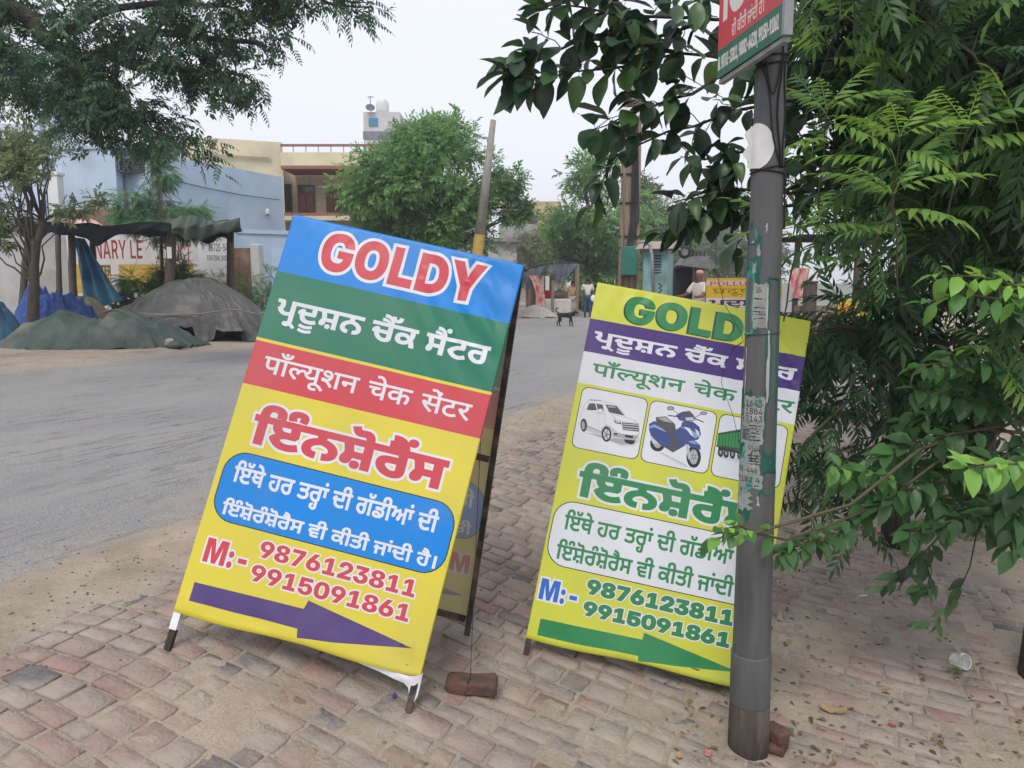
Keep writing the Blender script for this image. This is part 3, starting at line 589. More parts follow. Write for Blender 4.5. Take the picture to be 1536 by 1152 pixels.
def printed(name, rect, layers, mats, P, parent=None, step=0.05, base=0, clip=None, drop_base=False, dense=False, creases=()):
    """one sheet, printed: layers [(material index, contours)] painted bottom to top; P maps (u,v) arrays to world points"""
    u0, v0, u1, v1 = rect
    us = np.linspace(u0, u1, max(2, int((u1 - u0) / step) + 1)); vs = np.linspace(v0, v1, max(2, int((v1 - v0) / step) + 1))
    V = [(x, y) for y in vs for x in us]
    nu, nv = len(us), len(vs)
    E = [(j * nu + i, j * nu + i + 1) for j in (0, nv - 1) for i in range(nu - 1)] + [(j * nu + i, (j + 1) * nu + i) for i in (0, nu - 1) for j in range(nv - 1)]
    for cr in creases:
        b = len(V)
        V += cr
        E += [(b + i, b + i + 1) for i in range(len(cr) - 1)]
    for _, cs in layers:
        for c in cs:
            if dense:
                q = []
                for p_, r_ in zip(c, np.roll(c, -1, 0)):
                    k = max(1, int(np.abs(r_ - p_).max() / step))
                    q += [p_ + (r_ - p_) * i / k for i in range(k)]
                c = q
            b = len(V); k = len(c)
            V += [(min(max(x, u0), u1), min(max(y, v0), v1)) for x, y in c]
            E += [(b + i, b + (i + 1) % k) for i in range(k)]
    vo, eo, fo, *_ = mgeo.delaunay_2d_cdt([Vector(p) for p in V], E, [], 0, 1e-6)
    vo = np.array([tuple(p) for p in vo]); F = np.array([tuple(f) for f in fo if len(f) == 3])
    ce = vo[F].mean(1)
    ar = np.cross(vo[F[:, 1]] - vo[F[:, 0]], vo[F[:, 2]] - vo[F[:, 0]])
    F = np.where((ar < 0)[:, None], F[:, ::-1], F)
    ok = np.abs(ar) > 1e-10
    F, ce = F[ok], ce[ok]
    mi = np.full(len(F), base)
    for m, cs in layers:
        mi[winding(cs, ce[:, 0], ce[:, 1]) != 0] = m
    if clip is not None:
        k = winding(clip, ce[:, 0], ce[:, 1]) != 0
        F, mi = F[k], mi[k]
    if drop_base:
        k = mi >= 0
        F, mi = F[k], mi[k]
    pts = P(vo[:, 0], vo[:, 1])
    return mesh_obj(name, pts, F, mats, parent, midx=mi, smooth=True)

# vehicle pictures printed on the yellow board
PICTURES = [(7, poly((0.044, 0.943), (0.097, 0.949), (0.256, 0.92), (0.307, 0.93), (0.336, 0.959), (0.329, 0.977), (0.149, 0.959))),
            (6, poly((0.089, 0.951), (0.255, 0.928), (0.306, 0.94), (0.32, 0.961), (0.189, 0.95))),
            (13, poly((0.047, 0.987), (0.042, 1.029), (0.051, 1.083), (0.068, 1.1), (0.11, 1.111), (0.19, 1.108), (0.23, 1.083), (0.249, 1.059), (0.29, 1.053), (0.316, 1.039), (0.326, 0.99), (0.321, 0.973), (0.299, 0.959), (0.226, 0.957), (0.2, 0.942), (0.181, 0.934), (0.158, 0.949), (0.082, 0.963), (0.052, 0.97))),
            (2, poly((0.049, 0.99), (0.045, 1.028), (0.054, 1.079), (0.072, 1.098), (0.111, 1.107), (0.189, 1.104), (0.227, 1.078), (0.245, 1.056), (0.287, 1.05), (0.313, 1.037), (0.32, 0.995), (0.295, 0.972), (0.245, 0.977), (0.22, 0.984), (0.187, 1.005), (0.166, 1.007), (0.15, 0.99), (0.151, 0.968), (0.087, 0.98), (0.075, 1), (0.06, 1.009))),
            (7, poly((0.245, 1.056), (0.287, 1.05), (0.313, 1.037), (0.234, 1.031), (0.198, 1.037), (0.17, 1.063), (0.24, 1.062))),
            (2, poly((0.237, 1.055), (0.284, 1.049), (0.301, 1.041), (0.241, 1.037), (0.209, 1.042), (0.195, 1.054))),
            (11, poly((0.065, 1.056), (0.072, 1.087), (0.098, 1.093), (0.113, 1.063), (0.09, 1.057))),
            (11, poly((0.104, 1.093), (0.134, 1.093), (0.146, 1.063), (0.119, 1.061))),
            (11, poly((0.146, 1.097), (0.197, 1.1), (0.241, 1.063), (0.17, 1.064))),
            (6, poly((0.156, 1.093), (0.192, 1.095), (0.199, 1.091), (0.163, 1.086))),
            (6, poly((0.075, 0.981), (0.156, 0.963), (0.157, 0.969), (0.076, 0.987))),
            (6, poly((0.117, 1.059), (0.137, 0.976), (0.138, 0.976), (0.118, 1.06))),
            (6, poly((0.149, 1.061), (0.162, 1.01), (0.164, 1.01), (0.15, 1.062))),
            (6, poly((0.091, 1.05), (0.15, 1.049), (0.15, 1.05), (0.091, 1.051))),
            (5, poly((0.197, 1.034), (0.23, 1.031), (0.235, 1.02), (0.207, 1.02))),
            (7, poly((0.205, 1.032), (0.227, 1.03), (0.228, 1.025), (0.209, 1.025))),
            (11, poly((0.236, 1.03), (0.311, 1.038), (0.321, 1.003), (0.247, 0.996))),
            (13, poly((0.242, 1.021), (0.312, 1.03), (0.312, 1.034), (0.242, 1.025))),
            (13, poly((0.244, 1.011), (0.315, 1.019), (0.314, 1.023), (0.244, 1.015))),
            (13, poly((0.246, 1), (0.317, 1.009), (0.316, 1.012), (0.246, 1.004))),
            (6, poly((0.204, 0.975), (0.32, 0.984), (0.319, 0.969), (0.298, 0.958), (0.21, 0.958))),
            (5, poly((0.21, 0.976), (0.226, 0.976), (0.225, 0.967), (0.212, 0.967))),
            (5, poly((0.26, 0.976), (0.298, 0.979), (0.299, 0.967), (0.264, 0.965))),
            (5, poly((0.082, 0.985), (0.083, 0.975), (0.082, 0.965), (0.08, 0.958), (0.075, 0.953), (0.07, 0.952), (0.065, 0.955), (0.059, 0.961), (0.055, 0.97), (0.052, 0.98), (0.051, 0.99), (0.051, 1), (0.054, 1.008), (0.058, 1.012), (0.063, 1.013), (0.069, 1.01), (0.074, 1.004), (0.079, 0.996))),
            (6, poly((0.072, 0.982), (0.073, 0.975), (0.073, 0.97), (0.072, 0.965), (0.07, 0.962), (0.067, 0.962), (0.064, 0.964), (0.062, 0.967), (0.059, 0.973), (0.057, 0.979), (0.056, 0.986), (0.057, 0.992), (0.058, 0.996), (0.06, 0.999), (0.062, 1), (0.065, 0.998), (0.068, 0.994), (0.07, 0.988))),
            (5, poly((0.199, 0.967), (0.2, 0.954), (0.199, 0.943), (0.194, 0.934), (0.188, 0.928), (0.18, 0.927), (0.172, 0.93), (0.165, 0.936), (0.159, 0.946), (0.155, 0.958), (0.154, 0.971), (0.156, 0.982), (0.16, 0.991), (0.166, 0.997), (0.174, 0.998), (0.182, 0.995), (0.19, 0.988), (0.196, 0.978))),
            (13, poly((0.192, 0.964), (0.193, 0.955), (0.192, 0.947), (0.189, 0.941), (0.185, 0.937), (0.18, 0.936), (0.174, 0.938), (0.169, 0.943), (0.165, 0.95), (0.163, 0.958), (0.162, 0.967), (0.163, 0.975), (0.166, 0.981), (0.17, 0.985), (0.175, 0.986), (0.181, 0.984), (0.186, 0.979), (0.19, 0.972))),
            (6, poly((0.183, 0.962), (0.183, 0.959), (0.182, 0.957), (0.181, 0.955), (0.18, 0.954), (0.178, 0.953), (0.176, 0.954), (0.174, 0.955), (0.173, 0.957), (0.172, 0.96), (0.172, 0.963), (0.172, 0.965), (0.174, 0.967), (0.175, 0.968), (0.177, 0.968), (0.179, 0.968), (0.18, 0.966), (0.182, 0.964))),
            (5, poly((0.261, 0.955), (0.306, 0.959), (0.308, 0.973), (0.31, 0.946), (0.295, 0.937), (0.267, 0.942))),
            (11, poly((0.178, 0.959), (0.193, 0.962), (0.192, 0.965), (0.177, 0.962))),
            (11, poly((0.176, 0.96), (0.185, 0.937), (0.188, 0.939), (0.179, 0.961))),
            (11, poly((0.176, 0.962), (0.167, 0.945), (0.17, 0.943), (0.179, 0.96))),
            (11, poly((0.178, 0.962), (0.163, 0.974), (0.162, 0.972), (0.177, 0.96))),
            (11, poly((0.179, 0.961), (0.179, 0.985), (0.176, 0.985), (0.176, 0.961))),
            (6, poly((0.144, 1.064), (0.144, 1.06), (0.142, 1.056), (0.139, 1.053), (0.135, 1.051), (0.13, 1.05), (0.125, 1.051), (0.121, 1.052), (0.118, 1.055), (0.116, 1.059), (0.116, 1.063), (0.118, 1.067), (0.121, 1.07), (0.125, 1.073), (0.13, 1.074), (0.135, 1.073), (0.139, 1.071), (0.143, 1.068))),
            (2, poly((0.141, 1.065), (0.141, 1.061), (0.14, 1.058), (0.137, 1.056), (0.133, 1.054), (0.129, 1.053), (0.125, 1.053), (0.121, 1.055), (0.119, 1.057), (0.117, 1.06), (0.117, 1.063), (0.119, 1.067), (0.122, 1.069), (0.125, 1.071), (0.129, 1.072), (0.134, 1.071), (0.137, 1.07), (0.14, 1.068))),
            (5, poly((0.068, 1.102), (0.122, 1.11), (0.122, 1.112), (0.068, 1.105))),
            (7, poly((0.428, 0.933), (0.556, 0.895), (0.587, 0.89), (0.543, 0.885), (0.431, 0.922))),
            (6, poly((0.44, 0.926), (0.557, 0.893), (0.558, 0.896), (0.441, 0.929))),
            (5, poly((0.447, 0.972), (0.447, 0.959), (0.443, 0.948), (0.436, 0.938), (0.426, 0.932), (0.414, 0.93), (0.402, 0.932), (0.392, 0.938), (0.384, 0.947), (0.38, 0.959), (0.379, 0.971), (0.383, 0.983), (0.391, 0.992), (0.401, 0.998), (0.413, 1.001), (0.425, 0.998), (0.435, 0.992), (0.443, 0.983))),
            (6, poly((0.431, 0.969), (0.431, 0.962), (0.429, 0.955), (0.425, 0.95), (0.42, 0.947), (0.414, 0.945), (0.408, 0.947), (0.402, 0.95), (0.398, 0.955), (0.396, 0.962), (0.395, 0.969), (0.397, 0.975), (0.401, 0.981), (0.407, 0.984), (0.413, 0.985), (0.419, 0.984), (0.424, 0.98), (0.429, 0.975))),
            (13, poly((0.372, 0.989), (0.418, 0.99), (0.433, 0.969), (0.393, 0.961))),
            (5, poly((0.615, 0.945), (0.616, 0.928), (0.613, 0.912), (0.606, 0.899), (0.597, 0.892), (0.586, 0.89), (0.574, 0.893), (0.564, 0.903), (0.556, 0.916), (0.551, 0.933), (0.55, 0.95), (0.553, 0.966), (0.559, 0.979), (0.569, 0.987), (0.58, 0.989), (0.591, 0.985), (0.602, 0.975), (0.61, 0.962))),
            (6, poly((0.603, 0.943), (0.603, 0.931), (0.602, 0.92), (0.598, 0.912), (0.592, 0.907), (0.585, 0.905), (0.578, 0.908), (0.572, 0.915), (0.566, 0.924), (0.563, 0.935), (0.562, 0.947), (0.564, 0.958), (0.568, 0.966), (0.574, 0.972), (0.58, 0.973), (0.588, 0.97), (0.594, 0.964), (0.599, 0.954))),
            (11, poly((0.592, 0.941), (0.592, 0.936), (0.591, 0.932), (0.589, 0.928), (0.587, 0.926), (0.584, 0.926), (0.581, 0.927), (0.578, 0.929), (0.575, 0.933), (0.574, 0.937), (0.574, 0.942), (0.575, 0.946), (0.576, 0.95), (0.579, 0.952), (0.582, 0.953), (0.585, 0.952), (0.588, 0.949), (0.59, 0.945))),
            (13, poly((0.583, 0.938), (0.603, 0.941), (0.602, 0.944), (0.583, 0.941))),
            (13, poly((0.582, 0.938), (0.597, 0.911), (0.599, 0.913), (0.584, 0.94))),
            (13, poly((0.581, 0.939), (0.577, 0.908), (0.58, 0.908), (0.584, 0.939))),
            (13, poly((0.583, 0.941), (0.563, 0.937), (0.563, 0.934), (0.583, 0.938))),
            (13, poly((0.584, 0.94), (0.569, 0.967), (0.567, 0.966), (0.582, 0.938))),
            (13, poly((0.584, 0.939), (0.589, 0.97), (0.586, 0.97), (0.581, 0.939))),
            (8, poly((0.359, 1.048), (0.379, 1.066), (0.437, 1.052), (0.474, 1.037), (0.503, 1.064), (0.505, 1.088), (0.55, 1.098), (0.585, 1.08), (0.598, 1.047), (0.588, 1.02), (0.565, 1.012), (0.528, 0.974), (0.488, 0.94), (0.423, 0.965), (0.377, 0.995), (0.364, 1.02))),
            (11, poly((0.459, 1.023), (0.485, 1.018), (0.517, 0.985), (0.488, 0.94), (0.447, 0.956), (0.481, 0.978))),
            (10, poly((0.363, 1.038), (0.383, 1.051), (0.44, 1.033), (0.442, 1.025), (0.386, 1.038), (0.365, 1.027))),
            (10, poly((0.503, 1.061), (0.525, 1.068), (0.574, 1.05), (0.591, 1.038), (0.575, 1.023), (0.535, 1.054))),
            (2, poly((0.519, 1.067), (0.545, 1.064), (0.568, 1.029), (0.554, 1.035))),
            (7, poly((0.567, 1.068), (0.588, 1.057), (0.593, 1.034), (0.579, 1.043))),
            (8, poly((0.534, 1.002), (0.572, 1.017), (0.604, 0.996), (0.609, 0.977), (0.563, 0.982), (0.534, 0.986))),
            (10, poly((0.544, 1.003), (0.571, 1.013), (0.594, 0.999), (0.568, 0.998))),
            (11, poly((0.383, 1.084), (0.428, 1.098), (0.475, 1.071), (0.486, 1.038), (0.459, 1.019), (0.428, 1.035), (0.394, 1.056))),
            (6, poly((0.391, 1.083), (0.429, 1.094), (0.463, 1.074), (0.425, 1.073))),
            (11, poly((0.39, 1.066), (0.398, 1.087), (0.394, 1.088), (0.386, 1.067))),
            (8, poly((0.471, 1.112), (0.498, 1.134), (0.53, 1.144), (0.554, 1.125), (0.562, 1.105), (0.523, 1.09), (0.49, 1.092))),
            (11, poly((0.492, 1.125), (0.527, 1.141), (0.549, 1.124), (0.517, 1.112))),
            (13, poly((0.514, 1.109), (0.554, 1.119), (0.558, 1.106), (0.524, 1.096))),
            (5, poly((0.437, 1.101), (0.495, 1.106), (0.495, 1.111), (0.436, 1.106))),
            (5, poly((0.554, 1.112), (0.6, 1.102), (0.601, 1.107), (0.555, 1.117))),
            (5, poly((0.451, 1.134), (0.493, 1.115), (0.494, 1.117), (0.452, 1.136))),
            (5, poly((0.583, 1.141), (0.548, 1.113), (0.55, 1.111), (0.585, 1.139))),
            (11, poly((0.459, 1.142), (0.459, 1.138), (0.456, 1.135), (0.452, 1.132), (0.447, 1.13), (0.442, 1.129), (0.436, 1.129), (0.431, 1.13), (0.428, 1.133), (0.427, 1.136), (0.427, 1.139), (0.429, 1.143), (0.433, 1.146), (0.438, 1.148), (0.444, 1.149), (0.449, 1.149), (0.454, 1.148), (0.457, 1.145))),
            (6, poly((0.454, 1.141), (0.454, 1.139), (0.452, 1.137), (0.449, 1.135), (0.446, 1.133), (0.442, 1.133), (0.438, 1.133), (0.435, 1.133), (0.433, 1.135), (0.432, 1.137), (0.432, 1.139), (0.434, 1.141), (0.436, 1.143), (0.44, 1.145), (0.444, 1.145), (0.447, 1.145), (0.451, 1.144), (0.453, 1.143))),
            (11, poly((0.609, 1.148), (0.608, 1.145), (0.606, 1.142), (0.602, 1.14), (0.597, 1.138), (0.592, 1.137), (0.587, 1.137), (0.582, 1.138), (0.579, 1.14), (0.578, 1.143), (0.578, 1.146), (0.58, 1.149), (0.584, 1.151), (0.589, 1.153), (0.594, 1.154), (0.6, 1.154), (0.604, 1.153), (0.607, 1.151))),
            (6, poly((0.604, 1.147), (0.603, 1.146), (0.602, 1.144), (0.599, 1.142), (0.596, 1.141), (0.592, 1.14), (0.589, 1.14), (0.586, 1.141), (0.584, 1.142), (0.583, 1.144), (0.583, 1.146), (0.585, 1.148), (0.587, 1.149), (0.591, 1.15), (0.594, 1.151), (0.598, 1.151), (0.601, 1.15), (0.603, 1.149))),
            (13, poly((0.535, 0.988), (0.551, 0.991), (0.571, 0.929), (0.562, 0.923))),
            (6, poly((0.543, 0.985), (0.564, 0.926), (0.567, 0.927), (0.546, 0.987))),
            (7, poly((0.689, 0.974), (0.901, 0.976), (0.903, 0.961), (0.703, 0.954))),
            (12, poly((0.672, 1.068), (0.775, 1.109), (0.867, 1.093), (0.881, 1.011), (0.78, 1.009), (0.674, 1.006))),
            (9, poly((0.673, 1.014), (0.779, 1.018), (0.879, 1.018), (0.881, 1.009), (0.78, 1.009), (0.674, 1.005))),
            (9, poly((0.678, 1.07), (0.684, 1.011), (0.687, 1.011), (0.681, 1.07))),
            (9, poly((0.692, 1.074), (0.698, 1.012), (0.701, 1.013), (0.695, 1.075))),
            (9, poly((0.705, 1.079), (0.712, 1.014), (0.715, 1.014), (0.708, 1.079))),
            (9, poly((0.719, 1.083), (0.726, 1.015), (0.729, 1.016), (0.722, 1.083))),
            (9, poly((0.732, 1.088), (0.74, 1.017), (0.743, 1.017), (0.735, 1.088))),
            (9, poly((0.746, 1.092), (0.754, 1.018), (0.757, 1.019), (0.749, 1.092))),
            (9, poly((0.76, 1.097), (0.768, 1.02), (0.771, 1.02), (0.762, 1.097))),
            (9, poly((0.672, 1.068), (0.775, 1.109), (0.867, 1.093), (0.846, 1.085), (0.775, 1.096), (0.676, 1.059))),
            (5, poly((0.683, 1.006), (0.881, 1.011), (0.883, 0.994), (0.685, 0.995))),
            (5, poly((0.709, 0.986), (0.71, 0.978), (0.709, 0.972), (0.706, 0.966), (0.703, 0.963), (0.698, 0.962), (0.694, 0.964), (0.69, 0.968), (0.686, 0.974), (0.684, 0.981), (0.684, 0.989), (0.685, 0.996), (0.687, 1.001), (0.691, 1.005), (0.695, 1.006), (0.7, 1.004), (0.704, 0.999), (0.707, 0.993))),
            (6, poly((0.702, 0.985), (0.702, 0.982), (0.702, 0.979), (0.701, 0.976), (0.699, 0.975), (0.697, 0.975), (0.696, 0.975), (0.694, 0.977), (0.693, 0.98), (0.692, 0.983), (0.691, 0.986), (0.692, 0.989), (0.693, 0.991), (0.694, 0.992), (0.696, 0.993), (0.698, 0.992), (0.7, 0.99), (0.701, 0.988))),
            (5, poly((0.734, 0.987), (0.735, 0.98), (0.734, 0.973), (0.731, 0.967), (0.728, 0.964), (0.723, 0.963), (0.719, 0.965), (0.715, 0.969), (0.712, 0.975), (0.71, 0.983), (0.709, 0.99), (0.71, 0.997), (0.713, 1.003), (0.716, 1.006), (0.721, 1.007), (0.725, 1.005), (0.729, 1.001), (0.732, 0.995))),
            (6, poly((0.727, 0.986), (0.727, 0.983), (0.727, 0.98), (0.726, 0.978), (0.724, 0.976), (0.723, 0.976), (0.721, 0.977), (0.719, 0.979), (0.718, 0.981), (0.717, 0.984), (0.717, 0.987), (0.717, 0.99), (0.718, 0.992), (0.72, 0.994), (0.721, 0.994), (0.723, 0.993), (0.725, 0.992), (0.726, 0.989))),
            (5, poly((0.763, 0.989), (0.763, 0.981), (0.762, 0.974), (0.76, 0.969), (0.756, 0.966), (0.752, 0.965), (0.747, 0.967), (0.743, 0.971), (0.74, 0.977), (0.738, 0.984), (0.737, 0.992), (0.738, 0.999), (0.741, 1.004), (0.744, 1.008), (0.749, 1.008), (0.753, 1.007), (0.757, 1.002), (0.761, 0.996))),
            (6, poly((0.755, 0.988), (0.755, 0.984), (0.755, 0.982), (0.754, 0.979), (0.753, 0.978), (0.751, 0.978), (0.749, 0.978), (0.747, 0.98), (0.746, 0.983), (0.745, 0.986), (0.745, 0.989), (0.745, 0.992), (0.746, 0.994), (0.748, 0.995), (0.75, 0.996), (0.751, 0.995), (0.753, 0.993), (0.754, 0.991))),
            (5, poly((0.796, 0.991), (0.796, 0.983), (0.795, 0.976), (0.793, 0.971), (0.789, 0.967), (0.785, 0.967), (0.781, 0.968), (0.776, 0.973), (0.773, 0.979), (0.771, 0.986), (0.771, 0.994), (0.772, 1.001), (0.774, 1.006), (0.778, 1.009), (0.782, 1.01), (0.787, 1.008), (0.791, 1.004), (0.794, 0.998))),
            (6, poly((0.789, 0.989), (0.789, 0.986), (0.788, 0.983), (0.787, 0.981), (0.786, 0.98), (0.784, 0.979), (0.782, 0.98), (0.781, 0.982), (0.779, 0.984), (0.778, 0.987), (0.778, 0.991), (0.779, 0.993), (0.78, 0.996), (0.781, 0.997), (0.783, 0.997), (0.785, 0.997), (0.786, 0.995), (0.788, 0.992))),
            (5, poly((0.851, 0.994), (0.852, 0.986), (0.851, 0.979), (0.848, 0.974), (0.845, 0.97), (0.84, 0.97), (0.836, 0.971), (0.832, 0.976), (0.829, 0.982), (0.827, 0.989), (0.826, 0.997), (0.827, 1.003), (0.83, 1.009), (0.833, 1.012), (0.838, 1.013), (0.842, 1.011), (0.846, 1.007), (0.849, 1.001))),
            (6, poly((0.844, 0.992), (0.844, 0.989), (0.844, 0.986), (0.843, 0.984), (0.841, 0.983), (0.84, 0.982), (0.838, 0.983), (0.836, 0.985), (0.835, 0.987), (0.834, 0.99), (0.834, 0.993), (0.834, 0.996), (0.835, 0.999), (0.837, 1), (0.838, 1), (0.84, 1), (0.842, 0.998), (0.843, 0.995))),
            (3, poly((0.868, 1.113), (0.924, 1.116), (0.942, 1.007), (0.885, 1.005))),
            (11, poly((0.877, 1.103), (0.918, 1.104), (0.923, 1.073), (0.882, 1.071)))]

# ------------------------------------------------------------------ the ground, road and paving, in road coordinates
P0 = np.array([-1.9, 4.63]); RA = -math.atan2(0.454, 0.891)          # d: metres right of the near road edge, t: metres along it
NX = np.array([math.cos(RA), math.sin(RA)]); TX = np.array([-math.sin(RA), math.cos(RA)])
PD = [-400, -60, -30, -11.5, -10.3, -5, -1, 0, .5, .9, 1.2, 2.15, 2.3, 3.27, 4.1, 5.2, 8, 400]
PZ = [.3, .25, .12, .06, -.01, .05, .02, .0, .035, .05, .02, -.185, -.22, -.405, -.49, -.54, -.56, -.56]


def zg(d):
    """height of the ground across the road"""
    d = np.asarray(d, float)
    return (np.interp(d - .15, PD, PZ) + np.interp(d, PD, PZ) * 2 + np.interp(d + .15, PD, PZ)) / 4


def dt(x, y):
    q = np.array([x, y]) - P0
    return float(q @ NX), float(q @ TX)


def zat(x, y): return float(zg(dt(x, y)[0]))


def ground_at(px, py, lift=0.0):
    """where the sight line of a photo point meets the ground"""
    z = 0.0
    for _ in range(40):
        d = ray(px, py); k = (z - EYE) / d.z
        p = Vector((0, 0, EYE)) + d * k
        z = z * .5 + (zat(p.x, p.y)) * .5
    return Vector((p.x, p.y, z + lift))


def road_sheet(name, ds, ts, h, m, kind='structure', noise_amp=0.0, nsc=3.0, rnd=None):
    D, T = np.meshgrid(ds, ts)
    Z = zg(D) + h
    if noise_amp:
        Z = Z + noise_amp * np.array([fb(a * nsc, b * nsc, 3.1) for a, b in zip(D.ravel(), T.ravel())]).reshape(D.shape)
    V = np.c_[D.ravel(), T.ravel(), Z.ravel()]
    n, k = len(ds), len(ts)
    i = np.arange(n * k).reshape(k, n)
    F = np.stack([i[:-1, :-1], i[:-1, 1:], i[1:, 1:], i[1:, :-1]], -1).reshape(-1, 4)
    o = mesh_obj(name, V, F, m, smooth=True)
    o.location = (P0[0], P0[1], 0); o.rotation_euler = (0, 0, RA)
    return tag(o, kind=kind)


def ground_mat(name, kind):
    m = bpy.data.materials.new(name); m.use_nodes = True
    nt = m.node_tree; N, L = nt.nodes, nt.links
    b = N['Principled BSDF']; b.inputs['Roughness'].default_value = .93; b.inputs['Specular IOR Level'].default_value = .15
    tc = N.new('ShaderNodeTexCoord'); src = tc.outputs['Object']

    def noise(sc, det=8, st=None):
        n = N.new('ShaderNodeTexNoise'); n.inputs['Scale'].default_value = sc; n.inputs['Detail'].default_value = det; n.inputs['Roughness'].default_value = .6
        if st:
            mp = N.new('ShaderNodeMapping'); mp.inputs['Scale'].default_value = st; L.new(src, mp.inputs[0]); L.new(mp.outputs[0], n.inputs[0])
        else: L.new(src, n.inputs[0])
        return n.outputs[0]

    def ramp(s, *e):
        r = N.new('ShaderNodeValToRGB'); cr = r.color_ramp
        while len(cr.elements) < len(e): cr.elements.new(.5)
        for q, (p, c) in zip(cr.elements, e): q.position = p; q.color = (*c, 1)
        L.new(s, r.inputs[0]); return r.outputs[0]

    def mixc(f, a, c):
        x = N.new('ShaderNodeMix'); x.data_type = 'RGBA'
        L.new(f, x.inputs[0])
        for k, v in ((6, a), (7, c)):
            if isinstance(v, tuple): x.inputs[k].default_value = (*v, 1)
            else: L.new(v, x.inputs[k])
        return x.outputs[2]

    def math_(op, a, c):
        x = N.new('ShaderNodeMath'); x.operation = op
        for k, v in ((0, a), (1, c)):
            if isinstance(v, (int, float)): x.inputs[k].default_value = v
            else: L.new(v, x.inputs[k])
        return x.outputs[0]
    sand = ramp(noise(9), (.3, (.41, .362, .3)), (.5, (.34, .297, .242)), (.72, (.26, .222, .182)))
    fine = ramp(noise(95, 4), (.35, (.55, .5, .45)), (.65, (1, 1, 1)))
    sp = N.new('ShaderNodeSeparateXYZ'); L.new(src, sp.inputs[0])
    if kind == 'asphalt':
        asp = ramp(noise(85, 3), (.36, (.205, .206, .208)), (.64, (.355, .355, .355)))
        blot = ramp(noise(.5, 9, (1.6, .5, 1)), (.33, (.84, .845, .86)), (.7, (1.08, 1.07, 1.05)))
        x = N.new('ShaderNodeMix'); x.data_type = 'RGBA'; x.blend_type = 'MULTIPLY'; x.inputs[0].default_value = 1
        L.new(asp, x.inputs[6]); L.new(blot, x.inputs[7]); asp = x.outputs[2]
        # cracks and long seams, a sealed strip
        cr = ramp(noise(1.1, 10, (3.5, .35, 1)), (.482, (0, 0, 0)), (.5, (1, 1, 1)), (.518, (0, 0, 0)))
        gate = ramp(noise(.35, 3), (.46, (0, 0, 0)), (.6, (1, 1, 1)))
        asp = mixc(math_('MULTIPLY', math_('MULTIPLY', cr, gate), .7), asp, (.07, .07, .07))
        # sand drifted over both edges of the road, grit between
        e1 = math_('MULTIPLY_ADD', noise(1.6, 9), 1.9); e1.node.inputs[2].default_value = -.95
        dd = math_('ADD', sp.outputs[0], e1)
        near = N.new('ShaderNodeMapRange'); near.inputs[1].default_value = -.6; near.inputs[2].default_value = .3; L.new(dd, near.inputs[0])
        far = N.new('ShaderNodeMapRange'); far.inputs[1].default_value = -9.3; far.inputs[2].default_value = -10.1; L.new(dd, far.inputs[0])
        edge = math_('MAXIMUM', near.outputs[0], far.outputs[0])
        grit = math_('MULTIPLY', ramp(noise(3.2, 10), (.5, (0, 0, 0)), (.75, (.55, .55, .55))), .6)
        out = mixc(math_('MAXIMUM', edge, grit), asp, sand)
        bs = .35
    else:
        soil = ramp(noise(2.3, 9), (.38, (.29, .24, .19)), (.62, (.42, .36, .285)))
        out = mixc(ramp(noise(.8, 7), (.4, (0, 0, 0)), (.6, (1, 1, 1))), sand, soil)
        # dead leaves and crumbs of dirt
        cr = ramp(noise(38, 5), (.66, (0, 0, 0)), (.7, (1, 1, 1)))
        out = mixc(math_('MULTIPLY', cr, .6), out, (.09, .07, .05))
        bs = .55
    x = N.new('ShaderNodeMix'); x.data_type = 'RGBA'; x.blend_type = 'MULTIPLY'; x.inputs[0].default_value = .5
    L.new(out, x.inputs[6]); L.new(fine, x.inputs[7])
    L.new(x.outputs[2], b.inputs['Base Color'])
    bp = N.new('ShaderNodeBump'); bp.inputs['Strength'].default_value = bs; bp.inputs['Distance'].default_value = .012
    hsum = math_('ADD', noise(150, 3), math_('MULTIPLY', noise(24, 6), 1.3))
    L.new(hsum, bp.inputs['Height']); L.new(bp.outputs[0], b.inputs['Normal'])
    return m


M_asphalt = ground_mat('dusty_asphalt', 'asphalt')
M_sand = ground_mat('sandy_soil', 'soil')

far_axis = lambda a, b, k: list(np.linspace(a, b, k))
road_sheet('ground', [-400, -150, -60, -40] + far_axis(-30, 9, 60) + [12, 18, 30, 60, 150, 400], [-60, -30, -15] + far_axis(-8, 60, 90) + [70, 90, 130, 200, 320, 500, 900], -.035, M_sand, noise_amp=.02, nsc=1.4)
road_sheet('road', far_axis(-10.6, .35, 70), [-40, -20] + far_axis(-8, 30, 120) + far_axis(31, 90, 30) + [120, 200, 400], .0, M_asphalt, noise_amp=.006, nsc=.8)
# loose sand lying over the brick paving, finely dimpled near the eye
SAND_LIFT = -.0065


def sand_h(d, t):
    return .007 * fb(d * 1.1, t * 1.1, 9) + .007 * min(1, max(0, d - 2.6) / 1.5) + .0035 * fb(d * 5, t * 5, 2) + .003 * fb(d * 19, t * 19, 5, 3)


def sand_sheet(name, ds, ts):
    D, T = np.meshgrid(ds, ts)
    e = np.clip((.75 - D) / .5, 0, 1)
    Z = zg(D) + SAND_LIFT + e * .028 + np.array([sand_h(a, b) for a, b in zip(D.ravel(), T.ravel())]).reshape(D.shape)
    V = np.c_[D.ravel(), T.ravel(), Z.ravel()]
    n, k = len(ds), len(ts); i = np.arange(n * k).reshape(k, n)
    F = np.stack([i[:-1, :-1], i[:-1, 1:], i[1:, 1:], i[1:, :-1]], -1).reshape(-1, 4)
    o = mesh_obj(name, V, F, M_sand, smooth=True)
    o.location = (P0[0], P0[1], 0); o.rotation_euler = (0, 0, RA)
    return tag(o, kind='structure')


